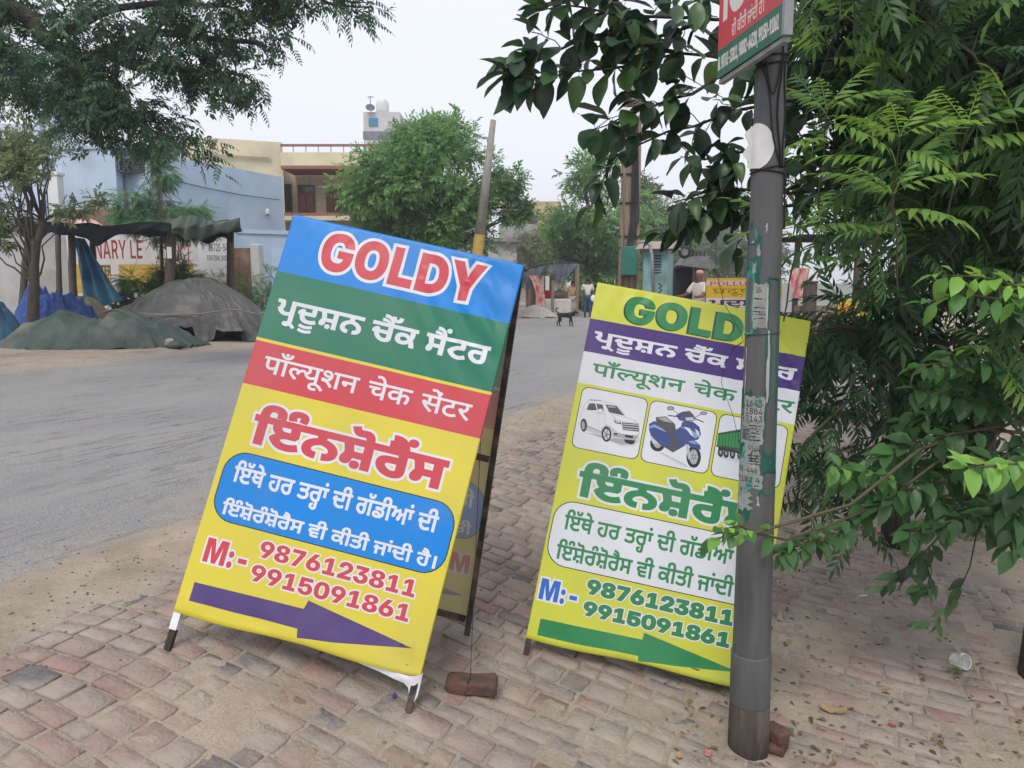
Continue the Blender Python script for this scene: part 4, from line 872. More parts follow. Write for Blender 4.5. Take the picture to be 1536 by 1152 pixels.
sand_sheet('pavement_sand', np.arange(-.15, 6.2, .017), np.arange(-2.6, 2.2, .017))
sand_sheet('pavement_sand', np.arange(-.15, 6.2, .05), np.arange(2.195, 24, .06))

# old bricks laid flat, in courses, each with its own wear, tilt and colour
M_brick = attr_mat('worn_paving_brick', [(.0, (.225, .148, .128)), (.22, (.29, .195, .168)), (.45, (.25, .19, .165)), (.62, (.285, .24, .212)), (.84, (.215, .185, .167)), (.94, (.125, .128, .133)), (1, (.16, .125, .112))],
                   rough=.9, bump=.9, bscale=55, scale=26, amt=.5, dust=(.335, .29, .24), dust_p=(.38, .7), dscale=4.5)
bv, bf, brn, bn = [], [], [], 0
BA = R_(4)
ca, sa = math.cos(BA), math.sin(BA)
cw = -3.2
while cw < 24:
    near = cw < 4.5
    wid = random.choice([.082, .086, .09, .12, .135, .088])
    x = -0.5 + random.uniform(-.15, .1)
    while x < 6.3:
        ln = random.choice([.17, .175, .18, .18, .135, .09]) if wid < .1 else random.choice([.11, .125, .15, .17])
        cx, cy = x + ln / 2, cw + wid / 2
        x += ln + random.uniform(.004, .014)
        d0, t0 = cx * ca - cy * sa, cx * sa + cy * ca
        rag = .45 + .33 * mnoise.noise(Vector((t0 * .9, 3, 7)))
        if d0 < rag or d0 > 4.75 + .5 * mnoise.noise(Vector((t0 * .8, 9, 2))) or t0 < -2.9 or t0 > 24: continue
        if mnoise.noise(Vector((d0 * 1.1, t0 * 1.1, 40))) > .6 or random.random() < .012: continue      # missing, buried in sand
        gap = random.uniform(.002, .0048)
        hx, hy = ln / 2 - gap, wid / 2 - gap
        sub = 3 if near else 1
        ring = []
        for (ax, ay, bx, by) in ((-1, -1, 1, -1), (1, -1, 1, 1), (1, 1, -1, 1), (-1, 1, -1, -1)):
            k = (sub + 1) if (bx != ax) else sub
            for i in range(k):
                f = i / k
                ring.append([hx * (ax + (bx - ax) * f), hy * (ay + (by - ay) * f), i == 0])
        jit = .0034 if near else .003
        rr = []
        for px, py, corner in ring:
            sc = random.uniform(.96, 1.0) if corner else 1
            rr.append((px * sc + random.uniform(-jit, jit), py * sc + random.uniform(-jit, jit)))
        yaw = random.gauss(0, .03); tx, ty = random.gauss(0, .011), random.gauss(0, .011); dz = random.gauss(0, .0024)
        c1, s1 = math.cos(BA + yaw), math.sin(BA + yaw)
        base = float(zg(d0)); slope = float(zg(d0 + .05) - zg(d0 - .05)) / .1
        n = len(rr)
        bev = .003
        for shrink, zz in ((0, -.05), (0, -.011), (bev * .25, -.0035), (bev * 1.2, 0.0)):
            for px, py in rr:
                l = math.hypot(px, py)
                qx, qy = px * (1 - shrink / l), py * (1 - shrink / l)
                X, Y = qx * c1 - qy * s1, qx * s1 + qy * c1
                wear = .0032 * mnoise.noise(Vector(((d0 + X) * 22, (t0 + Y) * 22, 5))) if zz > -.02 else 0
                bv.append((d0 + X, t0 + Y, base + slope * X + tx * qx + ty * qy + dz + zz + wear))
        bv.append((d0, t0, base + dz - .0015 + random.uniform(-.0015, .0015)))
        for r in range(3):
            for i in range(n):
                bf.append((bn + r * n + i, bn + r * n + (i + 1) % n, bn + (r + 1) * n + (i + 1) % n, bn + (r + 1) * n + i))
        for i in range(n): bf.append((bn + 3 * n + i, bn + 3 * n + (i + 1) % n, bn + 4 * n))
        brn += [random.random()] * (4 * n + 1)
        bn += 4 * n + 1
    cw += wid + random.uniform(.003, .012)
pv = mesh_obj('pavement', bv, bf, M_brick, smooth=True, rnd=brn)
pv.location = (P0[0], P0[1], 0); pv.rotation_euler = (0, 0, RA)
tag(pv, kind='structure')
# pebbles and grit along the road edge: too many to count
pb = MB()
for k in range(1500):
    d0 = random.gauss(.25, .35) if k < 1000 else random.uniform(-.3, 5.5)
    t0 = random.uniform(-2.4, 5)
    r = random.uniform(.002, .0075)
    x, y = P0 + d0 * NX + t0 * TX
    z = float(zg(d0)) + max(0, SAND_LIFT + .028 * min(max((.75 - d0) / .5, 0), 1) + sand_h(d0, t0)) + r * .3
    pb.ball((x, y, z), r, 5, 3, (1.2, .9, .6))
tag(pb.build('gravel', mat('grit_stone', (.2, .17, .14), (.09, .08, .07), 30, bump=0)), kind='stuff')

# ------------------------------------------------------------------ the two A-frame signs
M_frame = mat('black_painted_steel', (.022, .02, .022), (.05, .035, .03), 18, rough=.55, bump=.1, bscale=120, dirt=(.16, .11, .075), dscale=9)
M_white = ink('white_flex', (.60, .62, .67)); M_yellow = ink('yellow_flex', (.58, .505, .05)); M_blue = ink('blue_flex', (.002, .19, .58))
M_green = ink('green_flex', (.012, .155, .092)); M_red = ink('red_flex', (.49, .05, .068)); M_purple = ink('purple_flex', (.075, .045, .165))
M_lime = ink('lime_flex', (.50, .53, .05)); M_violet = ink('violet_flex', (.05, .02, .16)); M_leafgreen = ink('leaf_green_print', (.022, .2, .07))
M_midblue = ink('mid_blue_print', (.03, .12, .46)); M_ink = ink('black_print', (.015, .017, .02)); M_grey = ink('grey_print', (.3, .31, .33))
M_pale = ink('pale_print', (.5, .52, .55)); M_scoot = ink('navy_print', (.035, .06, .2)); M_dkgreen = ink('dark_green_print', (.01, .07, .03))
M_lightblue = ink('light_blue_print', (.2, .28, .5)); M_charcoal = ink('charcoal_print', (.06, .062, .07)); M_litegreen = ink('box_green_print', (.03, .22, .06))
M_silver = ink('silver_print', (.45, .46, .5))
SIGN_MATS = [M_yellow, M_blue, M_green, M_red, M_white, M_purple, M_ink]
W0, H0 = 1.05, 1.667 * 1.05
X0, X1, Z0, Z1 = -.022, 1.022, -.012, 1.685        # print bleeds round the frame on every side

arrow1 = poly((.047, .123), (.049, .052), (.494, .053), (.501, .016), (.947, .095), (.506, .167), (.497, .132))


def layers_goldy_blue():
    L = []
    L.append((1, poly((X0, 1.414), (X1, 1.415), (X1, Z1), (X0, Z1))))
    L.append((2, poly((X0, 1.124), (X1, 1.124), (X1, 1.415), (X0, 1.414))))
    L.append((3, poly((X0, .926), (X1, .932), (X1, 1.112), (X0, 1.111))))
    g = text('goldy', .163, .858, 1.462, 1.628, 0, 730)
    L += [(4, grow(g, .013)), (3, g)]
    L.append((4, text('centre_gu', .043, .954, 1.222, 1.305, 0, 640)))
    L.append((4, grow(text('centre_hi', .062, .938, .99, 1.056, 0, 640), .0015)))
    t = text('insurance', .094, .905, .701, .818, 0, 640)
    L += [(4, grow(t, .013)), (3, grow(t, .003))]
    L += [(6, rrect(.023, .374, .988, .658, .09)), (1, rrect(.027, .378, .984, .654, .087))]
    # dashed rule round the blue box
    L.append((4, grow(text('line1', .072, .921, .535, .598, 0, 640), .001)))
    L.append((4, grow(text('line2', .066, .952, .402, .45, 0, 640), .001)))
    m = text('m', .05, .225, .207, .302, 0, 730)
    L += [(4, grow(m, .007)), (3, m)]
    for r, a, b, c, d in (('n1', .262, .902, .277, .342), ('n2', .254, .902, .183, .247)):
        t = text(r, a, b, c, d, 0, 730)
        L += [(4, grow(t, .006)), (3, t)]
    L.append((5, arrow1))
    return L


def layers_goldy_lime():
    # 0 lime 1 violet 2 white 3 leaf green 4 mid blue 5 black 6 grey 7 pale 8 navy 9 dark green 10 light blue 11 charcoal 12 box green 13 silver
    L = [(1, poly((X0, 1.325), (X1, 1.33), (X1, 1.494), (X0, 1.487))), (2, poly((X0, 1.175), (X1, 1.175), (X1, 1.331), (X0, 1.326)))]
    g = text('goldy', .154, .86, 1.504, 1.634, 0, 730)
    L += [(9, shift(grow(g, .002), -.008, -.004)), (3, g)]
    L.append((2, text('centre_gu', .034, .974, 1.373, 1.433, 0, 640)))
    L.append((3, grow(text('centre_hi', .057, .985, 1.224, 1.277, 0, 640), .002)))
    for a, c in ((.027, .338), (.347, .657), (.667, .978)):
        L += [(5, rrect(a, .872, c, 1.162, .032)), (2, rrect(a + .0035, .8755, c - .0035, 1.1585, .03))]
    L += PICTURES
    t = text('insurance', .094, .905, .661, .775, 0, 640)
    L += [(2, grow(t, .013)), (3, grow(t, .003))]
    L += [(5, rrect(.011, .333, .985, .63, .09)), (2, rrect(.015, .337, .981, .626, .087))]
    L.append((3, grow(text('line1', .066, .93, .5, .566, 0, 640), .001)))
    L.append((3, grow(text('line2', .056, .95, .365, .43, 0, 640), .001)))
    m = text('m', .018, .188, .175, .268, 0, 730)
    L += [(2, grow(m, .008)), (4, m)]
    for r, a, b, c, d in (('n1', .223, .87, .244, .307), ('n2', .225, .87, .15, .21)):
        t = text(r, a, b, c, d, 0, 730)
        L += [(2, grow(t, .007)), (9, grow(t, .002)), (3, t)]
    L.append((3, poly((.046, .093), (.046, .022), (.497, .026), (.499, .002), (.93, .06), (.505, .132), (.502, .101))))
    return L


def a_frame(name_label, BL, ux, vx, w_dir, layers, mats, legL, legR, rear_cut, rear_mats, seed):
    BL, ux, vx = Vector(BL), Vector(ux).normalized(), Vector(vx).normalized()
    vx = (vx - ux * vx.dot(ux)).normalized()
    nx = ux.cross(vx)                       # towards the reader
    if nx.y > 0: nx = -nx
    root = thing('a_frame_sign', name_label, 'sign board', BL + ux * W0 / 2 - vx * .15)
    S = 1.05
    rs = np.random.default_rng(seed)
    ph = rs.uniform(0, 6, 8)

    def P(u, v):
        b = np.zeros_like(u)
        b = .004 * np.sin(u * 5 + ph[0]) * np.sin(v * 4 + ph[1]) + .002 * np.sin(u * 11 + v * 7 + ph[2])
        e = np.exp(-(((u - 1) / .33) ** 2 + ((v - 1.5) / .3) ** 2))
        b += .0085 * e * np.sin((u * .75 + v * .9) * 46 + ph[3] + 2 * np.sin(u * 9)) + .005 * e * np.sin((u * 1.1 + v * .6) * 83)
        e2 = np.exp(-(((u - .12) / .25) ** 2 + ((v - 1.66) / .12) ** 2))
        b += .004 * e2 * np.sin((u * 1.2 - v * .5) * 60)
        e3 = np.exp(-((v / .06) ** 2))
        b += e3 * (.009 * np.sin(u * 9 + ph[4]) + .006 * np.sin(u * 31 + 8 * v))
        e4 = np.exp(-(((u - .97) / .06) ** 2 + ((v - .1) / .14) ** 2))
        b += .005 * e4 * (1 + np.sin((u - v * .15) * 120))
        edge = np.minimum(np.minimum(u, 1 - u), np.minimum(v, 1.667 - v))
        b *= np.clip(edge * 25, .25, 1)
        back = np.maximum(0, -u) + np.maximum(0, u - 1) + np.maximum(0, -v) * .6 + np.maximum(0, v - 1.667)
        uu = np.clip(u, -.001, 1.001); vv = np.clip(v, -.006, 1.668)
        sag = -.006 * np.exp(-((v) / .05) ** 2) * np.sin(np.clip(u, 0, 1) * math.pi * 3)
        Bl = np.array(BL); return Bl + np.outer(uu * S, ux) + np.outer(vv * S + sag, vx) + np.outer(.004 + b - back * 1.3, nx)
    # front frame: two legs that run past the sheet to the ground, three rails
    f = MB()
    t = .026
    off = -nx * .016
    for u, l in ((0.013, legL), (.987, legR)):
        f = MB().bar(BL + ux * u * S - vx * l * S + off, BL + ux * u * S + vx * 1.66 * S + off, t, t, up=nx)
        f.build('leg', M_frame, root)
    for v in (.02, .85, 1.655):
        f = MB().bar(BL + ux * .03 * S + vx * v * S + off, BL + ux * .97 * S + vx * v * S + off, t * .92, t * .92, up=nx)
        f.build('front_rail', M_frame, root)
    printed('front_banner', (X0, Z0, X1, Z1), layers, mats, P, root, step=.028, dense=True, creases=[[(u, v) for v in np.linspace(Z0, Z1, 60)] for u in (-.001, 0, 1, 1.001)] + [[(u, v) for u in np.linspace(X0, X1, 40)] for v in (-.0, 1.667)])
    # rear frame hinged at the top
    w = Vector(w_dir); Lr = w.length; wd = w.normalized()
    TR = BL + ux * W0 + vx * 1.66 * S
    nr = ux.cross(wd).normalized()
    if nr.y < 0: nr = -nr                   # pointing away from the reader
    o2 = -nx * .05 + nr * .0
    for u in (.013, .987):
        a = TR - ux * (1 - u) * S + o2
        MB().bar(a, a + w, t, t, up=nr).build('leg', M_frame, root)
    for fr in (.012, .485, .925):
        a = TR - ux * .97 * S + o2 + wd * Lr * fr; b = TR - ux * .03 * S + o2 + wd * Lr * fr
        f = MB().bar(a, b, t * .92, t * .92, up=nr)
        f.build('rear_rail', M_frame, root)
    # hinge bolts
    for u in (.013, .987):
        c = TR - ux * (1 - u) * S - nx * .03
        MB().tube([c - ux * .03, c + ux * .03], .008, 8).build('hinge_bolt', M_frame, root)
    # rear print, seen from inside: mirrored, on the outer face of the rear frame
    hr = Lr * .925 / S

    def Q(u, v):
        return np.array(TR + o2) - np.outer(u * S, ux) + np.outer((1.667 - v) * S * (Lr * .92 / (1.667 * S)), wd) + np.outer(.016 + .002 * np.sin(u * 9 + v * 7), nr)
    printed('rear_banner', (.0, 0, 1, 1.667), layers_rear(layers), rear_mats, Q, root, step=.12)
    return root, P, BL, ux, vx, nx


def layers_rear(L):
    out = []
    for m, cs in L:
        if cs is arrow1:
            cs = [np.c_[1 - c[:, 0], c[:, 1]] for c in cs]
        out.append((m, cs))
    return out


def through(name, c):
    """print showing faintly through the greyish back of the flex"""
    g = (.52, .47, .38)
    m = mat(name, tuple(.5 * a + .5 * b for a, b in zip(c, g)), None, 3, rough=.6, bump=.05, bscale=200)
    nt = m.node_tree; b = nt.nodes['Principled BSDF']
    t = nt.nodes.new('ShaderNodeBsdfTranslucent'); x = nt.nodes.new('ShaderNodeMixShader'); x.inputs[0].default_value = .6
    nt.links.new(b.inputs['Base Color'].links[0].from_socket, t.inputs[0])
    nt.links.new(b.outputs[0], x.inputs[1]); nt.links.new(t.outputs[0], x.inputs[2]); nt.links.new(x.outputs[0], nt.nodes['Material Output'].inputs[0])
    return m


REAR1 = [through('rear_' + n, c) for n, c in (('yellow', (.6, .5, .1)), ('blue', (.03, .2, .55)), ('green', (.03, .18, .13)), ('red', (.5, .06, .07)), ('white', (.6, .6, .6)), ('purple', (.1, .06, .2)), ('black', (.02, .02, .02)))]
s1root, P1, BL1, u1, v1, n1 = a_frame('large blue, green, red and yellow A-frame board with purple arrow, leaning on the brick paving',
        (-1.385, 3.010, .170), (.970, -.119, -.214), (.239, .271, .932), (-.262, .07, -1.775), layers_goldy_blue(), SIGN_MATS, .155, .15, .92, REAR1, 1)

# white torn backing hanging at the lower right corner, white tape on the left foot
M_cloth = mat('white_backing', (.72, .73, .76), (.6, .6, .64), 8, rough=.7, bump=.1)
fl = MB()
pts = []
for i, (u, top, bot) in enumerate([(.76, -.004, -.01), (.84, -.006, -.02), (.9, -.006, -.03), (.945, -.006, -.038), (.965, -.004, -.05), (.98, 0, -.088), (1.0, .01, -.095), (1.008, .02, -.07)]):
    pts.append([BL1 + u1 * u * 1.05 + v1 * (top + (bot - top) * k / 4) * 1.05 + n1 * (.001 + .006 * math.sin(u * 40 + k) - .002 * k) for k in range(5)])
fl.sheet(pts).build('torn_backing', M_cloth, s1root, smooth=True)
tp = MB().bar(BL1 + u1 * .0136 - v1 * .0 - n1 * .016, BL1 + u1 * .0136 - v1 * .075 - n1 * .016, .031, .031, up=n1)
tp.build('tape', M_cloth, s1root)

LIME_MATS = [M_lime, M_violet, M_white, M_leafgreen, M_midblue, M_ink, M_grey, M_pale, M_scoot, M_dkgreen, M_lightblue, M_charcoal, M_litegreen, M_silver]
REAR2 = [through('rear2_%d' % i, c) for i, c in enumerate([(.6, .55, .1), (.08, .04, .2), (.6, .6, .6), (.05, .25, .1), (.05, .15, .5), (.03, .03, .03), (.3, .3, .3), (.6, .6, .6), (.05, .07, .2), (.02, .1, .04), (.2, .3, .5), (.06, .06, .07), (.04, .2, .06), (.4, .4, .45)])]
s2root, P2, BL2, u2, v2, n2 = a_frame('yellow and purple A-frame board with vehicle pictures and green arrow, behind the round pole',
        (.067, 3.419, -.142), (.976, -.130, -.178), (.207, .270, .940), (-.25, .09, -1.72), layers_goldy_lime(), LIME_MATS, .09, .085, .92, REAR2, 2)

# bricks hung on wire from the frames as ballast
M_redbrick = mat('weathered_red_brick', (.15, .075, .055), (.1, .058, .047), 14, rough=.92, bump=.6, bscale=45, dirt=(.06, .05, .045), dscale=12)
bk = ground_at(708, 1049)
bb = MB()
n_, m_ = 14, 10


def worn_brick(c, size, yaw, name_root, label, seed, roll=0.0):
    bm = bmesh.new()
    bmesh.ops.create_cube(bm, size=1)
    bmesh.ops.subdivide_edges(bm, edges=bm.edges[:], cuts=6, use_grid_fill=True)
    M = Matrix.Rotation(yaw, 3, 'Z') @ Matrix.Rotation(roll, 3, 'Y')
    for v in bm.verts:
        p = v.co
        q = Vector((p.x * size[0], p.y * size[1], p.z * size[2]))
        e = sorted((abs(p.x), abs(p.y), abs(p.z)))
        k = max(0, e[1] - .36) / .14
        q *= 1 - .09 * k * k
        q.x += .02 * max(0, -p.z) * (1 if p.x < 0 else -.6) * abs(p.x) * 2
        q += Vector((mnoise.noise(q * 14 + Vector((seed, 0, 0))), mnoise.noise(q * 14 + Vector((0, seed, 5))), mnoise.noise(q * 14 + Vector((3, 0, seed))))) * .007
        v.co = Vector(c) + M @ q
    vs = [v.co[:] for v in bm.verts]; fs = [[v.index for v in f.verts] for f in bm.faces]
    bm.free()
    o = mesh_obj(name_root, vs, fs, M_redbrick, smooth=True)
    return tag(o, label, 'brick')


b1 = worn_brick((bk.x, bk.y + .06, bk.z + .033), (.215, .1, .066), R_(-2), 'ballast_brick', 'dark red loose brick lying under the wire beside the blue board', 3)
M_wire = mat('thin_wire', (.05, .05, .055), None, 20, rough=.5, metal=.6, bump=0)
TR1 = BL1 + u1 * 1.05 + v1 * 1.72
top = TR1 + Vector((-.3, .07, -1.775)) * .36 - n1 * .06 - u1 * .08
w = MB().tube([top, (bk.x - .02 + .01, bk.y + .07, bk.z + .07)], .0016, 5)
w.tube([(bk.x - .02, bk.y + .0, bk.z + .066), (bk.x - .01, bk.y + .06, bk.z + .072), (bk.x - .01, bk.y + .12, bk.z + .066)], .0016, 5)
tag(w.build('hanging_wire', M_wire), 'thin dark wire tying the loose brick to the blue board', 'wire')

# ------------------------------------------------------------------ the round pole with its notices and the red board on top
M_pole = mat('weathered_grey_pole', (.108, .112, .116), (.074, .077, .08), 5, rough=.6, bump=.12, bscale=90, metal=.15, stretch=(6, 6, .8), dirt=(.115, .117, .118), dscale=2.5)
M_polebase = mat('rusty_pole_foot', (.085, .07, .06), (.05, .045, .042), 9, rough=.8, bump=.3, bscale=60, stretch=(4, 4, .7), dirt=(.14, .12, .1), dscale=4)
pb_ = ground_at(1131, 1140)
PY = pb_.y + .08
pbase = Vector((pb_.x, PY, pb_.z))
ptop = at(1158, 60, PY); ptop = pbase + (ptop - pbase) * 1.35
pax = (ptop - pbase).normalized()
plen = (ptop - pbase).length


def prad(h): return .0785 - (.0785 - .0545) * min(1.2, h / (plen / 1.35))


pole = thing('round_pole', 'tall round grey metal pole covered in torn paper notices, in front of the yellow board', 'pole', pbase)
hs = [-.15, .2, .36] + list(np.linspace(.4, plen, 14))
MB().lathe(pbase, [(prad(h), h) for h in hs if h > .3], 32, pax).build('shaft', M_pole, pole, smooth=True)
MB().lathe(pbase, [(.0825, -.12), (.0815, .1), (.080, .21), (.0795, .214)], 32, pax).build('foot', M_polebase, pole, smooth=True)
MB().lathe(pbase, [(.0795, .2), (.0808, .215), (.08, .42), (.0785, .425)], 32, pax).build('sleeve', M_pole, pole, smooth=True)
cl = MB()
# cable loops wound round the shaft
pa = pax.orthogonal().normalized(); pbv = pax.cross(pa)
# basis: a0 faces the camera
fc = (Vector((0, 0, 0)) - Vector((pbase.x, pbase.y, 0))).normalized()
fc = (fc - pax * fc.dot(pax)).normalized(); sd = pax.cross(fc)          # sd: to the right seen from the camera
if sd.x < 0: sd = -sd


def onpole(ang, h, off=0.0):
    """ang 0 faces the camera, positive to the right"""
    return pbase + pax * h + (fc * math.cos(ang) + sd * math.sin(ang)) * (prad(h) + off)


def hpole(py): # height along the pole seen at this row of the photo
    lo, hi = 0, plen
    for _ in range(40):
        m = (lo + hi) / 2
        p = pbase + pax * m - Vector((0, 0, EYE))
        yc = -p.z * _c - p.y * _s; zc = p.y * _c - p.z * _s
        if 576 + FPX * yc / zc > py: lo = m
        else: hi = m
    return lo


M_cable = mat('black_cable', (.012, .012, .015), None, 30, rough=.5, bump=0)
h1_, h2_ = hpole(255), hpole(88)
loop = lambda h, tilt, ph=0: [onpole(a, h + tilt * math.sin(a + ph), .004) for a in np.linspace(-math.pi, math.pi, 26)]
for h, tl in ((h1_, .012), (h1_ - .008, -.01), (h2_, .006), (h2_ - .03, .01), (hpole(500), .004)):
    MB().tube(loop(h, tl), .0035 if h > hpole(400) else .0012, 6).build('cable_loop', M_cable, pole, smooth=True)
c = MB()
c.tube([onpole(.6 + .15 * math.sin(k), h, .006) for k, h in enumerate(np.linspace(h2_ + .1, h1_, 9))], .0035, 6)
c.tube([onpole(-.8 + 1.7 * f + .2 * math.sin(f * 6), h2_ + (h1_ - h2_) * f, .007) for f in np.linspace(0, 1, 12)], .003, 6)
c.tube([onpole(-.3 + .9 * f, h2_ - .02 - .12 * math.sin(f * math.pi) , .008) for f in np.linspace(0, 1, 9)], .003, 6)
c.tube([onpole(1.25 + .2 * f, h1_ - .22 * f, .006) for f in np.linspace(0, 1, 6)], .0032, 6)
c.tube([onpole(1.05 - .1 * math.sin(f * 9), h2_ + (h1_ - h2_) * f, .004) for f in np.linspace(0, 1, 14)], .0028, 6)
c.build('cable', M_cable, pole, smooth=True)
# paper notices pasted round the shaft: coordinates (angle, photo row)
M_teal = mat('teal_paper', (.035, .2, .17), (.05, .26, .2), 30, rough=.8, bump=.1)
M_film = mat('dark_green_paper', (.01, .1, .075), (.016, .08, .065), 12, rough=.75, bump=.15, dirt=(.04, .1, .085), dscale=9)
M_paper = mat('newsprint', (.31, .32, .305), (.2, .21, .2), 22, rough=.9, bump=.15, dirt=(.2, .26, .24), dscale=16)
M_torn = mat('torn_white_paper', (.4, .41, .39), (.3, .32, .29), 25, rough=.9, bump=.1)
M_txt = mat('notice_ink', (.04, .045, .05), None, 30, rough=.8, bump=0)


def rag_poly(a0, a1, y0, y1, n=7, j=.06, jy=5, seed=0):
    r = random.Random(seed); p = []
    for i in range(n): p.append((a0 + r.uniform(-j, j), y0 + (y1 - y0) * i / n))
    for i in range(n): p.append((a0 + (a1 - a0) * i / n, y1 + r.uniform(-jy, jy)))
    for i in range(n): p.append((a1 + r.uniform(-j, j), y1 + (y0 - y1) * i / n))
    for i in range(n): p.append((a1 + (a0 - a1) * i / n, y0 + r.uniform(-jy, jy)))
    return [np.array(p)]


LY = [(0, rag_poly(.26, 1.12, 420, 700, 9, .07, 6, 1)), (0, rag_poly(.1, 1.3, 690, 735, 6, .1, 9, 2)), (0, rag_poly(-1.5, -.2, 360, 500, 8, .1, 8, 3)), (0, rag_poly(-1.4, -.4, 585, 770, 8, .12, 8, 4)),
      (1, rag_poly(-1.35, -.55, 408, 502, 7, .05, 3, 5)), (1, poly((-1.5, 700), (-.75, 660), (-.62, 690), (-.8, 712), (-1.5, 716))),
      (2, rag_poly(-.6, .3, 425, 480, 6, .04, 3, 6)), (2, rag_poly(-.55, .28, 452, 492, 6, .04, 3, 16)),
      (2, rag_poly(-.95, .28, 592, 640, 6, .05, 2, 7)), (2, rag_poly(-1.2, .25, 625, 662, 6, .05, 3, 8)), (2, rag_poly(-.75, .12, 658, 690, 6, .07, 3, 9)),
      (2, rag_poly(-1.4, .12, 686, 712, 6, .07, 4, 10)), (2, rag_poly(-1.3, .28, 706, 728, 6, .05, 3, 11)), (2, rag_poly(-1.4, -.3, 728, 760, 7, .22, 9, 12)),
      (3, rag_poly(.34, .46, 495, 600, 9, .05, 2, 13)), (3, rag_poly(.2, .27, 432, 488, 6, .02, 2, 17)), (3, rag_poly(-1.0, -.93, 520, 590, 6, .03, 2, 14))]
rr_ = random.Random(5)
for k in range(26):   # scraps
    a, y = rr_.uniform(-1.4, .1), rr_.choice([rr_.uniform(330, 420), rr_.uniform(715, 775), rr_.uniform(585, 720)])
    LY.append((rr_.choice([1, 2, 3, 0]), rag_poly(a, a + rr_.uniform(.05, .25), y, y + rr_.uniform(4, 16), 4, .05, 4, 100 + k)))


def ptext(run, a0, a1, y0, y1): # rows grow downward
    return [np.c_[q[:, 0], q[:, 1]] for q in text(run, a0, a1, y1, y0, 0, 730)]


for r, a0, a1, y0, y1 in (('s1', -.8, .16, 597, 606), ('s2', -.8, .18, 609, 618), ('s3', -.8, .18, 620, 629), ('s4', -.55, .1, 664, 673), ('s5', -1.25, 0, 696, 704), ('s6', -1.25, .15, 710, 718), ('s2', -.45, -.1, 430, 439)):
    LY.append((4, ptext(r, a0, a1, y0, y1)))
for y in (634, 638, 645, 650, 655, 678, 682, 686, 690, 722, 447, 460, 466, 470, 476):   # lines of small print
    LY.append((4, rag_poly(-.55, .1, y, y + 1.6, 9, .1, .9, int(y))))
rows = np.arange(300, 800, 5.0); hh = np.array([hpole(y) for y in rows])


def onp(a, y):
    h = np.interp(y, rows, hh)
    r = np.array([prad(k) for k in h]) + .0022
    return np.array(pbase) + np.outer(h, pax) + np.outer(r * np.cos(a), fc) + np.outer(r * np.sin(a), sd)


printed('paper_notice', (-1.57, 320, 1.57, 790), LY, [M_film, M_teal, M_paper, M_torn, M_txt], onp, pole, step=.12 if False else 8, base=-1, drop_base=True)
# half torn round white paper disc, curling off the left side
dv, df = MB(), None
hc = hpole(222)
P_ = []
for r in np.linspace(0, .085, 7):
    row = []
    for t in np.linspace(0, 2 * math.pi, 29):
        x, z = r * math.cos(t), r * math.sin(t) * 1.0
        if r > 0: x *= 1 + .06 * mnoise.noise(Vector((math.cos(t) * 2, math.sin(t) * 2, 4)))
        x = max(x, -.058 + .014 * math.sin(z * 90))
        ang = -.85 + x / .07
        if ang > -1.35: p = onpole(ang, hc + z, .004)
        else: p = onpole(-1.35, hc + z, .004) + (fc * .25 - sd) * (-1.35 - ang) * .06
        row.append(p)
    P_.append(row)
MB().sheet(P_).build('paper_disc', mat('white_paper', (.66, .66, .65), (.55, .55, .54), 12, rough=.9, bump=.1), pole, smooth=True)

# loose thin wire trailing from the sign to the pole
wv = MB()
pw = [at(1072, 405, 3.2), at(1086, 470, 3.3), at(1118, 505, 3.0)]
tag(wv.tube([at(1075, 345, 3.35), at(1073, 400, 3.3), at(1086, 455, 3.3), at(1112, 500, 3.25), at(1115, 512, 3.2), at(1098, 523, 3.2), at(1112, 515, 3.2)], .0014, 5).build('loose_wire', M_cable, smooth=True), 'thin loose black wire end curling in front of the lime board top', 'wire')
tag(MB().tube([at(1102, 520, 3.62), at(1085, 552, 3.5), at(1082, 575, 3.42), at(1100, 625, 3.3), onpole(-1.45, hpole(665), .004)], .0013, 5).build('slack_wire', M_cable, smooth=True), 'thin slack wire drooping across the lime board to the pole', 'wire')

# red and green board fixed to the pole top, turned almost edge-on
hb = hpole(60)
q0 = onpole(.95, hb, .012)
zt = q0.z
near_ = Vector((q0.x - .012, q0.y - .03, zt))
far_ = at(1077, 119, 3.55)
far_.z = zt + .01
f2 = at(1077, 119, 3.55)
# depth at which the far corner lies at the height of the near one
for _ in range(20):
    f2 = at(1077, 119, f2.y + (zt - f2.z) * 2)
far_ = f2
nb = at(1172, 56, near_.y)
for _ in range(20):
    nb = at(1172, 56, nb.y + (zt - nb.z) * 1.0)
nb = at(1174, 54, PY - .34)
zt = nb.z
for _ in range(30):
    far_ = at(1077, 119, far_.y * (zt - EYE) / (far_.z - EYE))
U = (nb - far_); BW = U.length; U = U.normalized()
V = Vector((0, 0, 1)); Nn = U.cross(V).normalized()
if Nn.x > 0: Nn = -Nn
BHt = 1.2
board = thing('hoarding', 'red and green board with white lettering, fixed high on the round pole', 'sign board', far_)


def BP(u, v): return np.array(far_) + np.outer(u, U) + np.outer(v, V) + np.outer(np.full_like(u, .004), Nn)


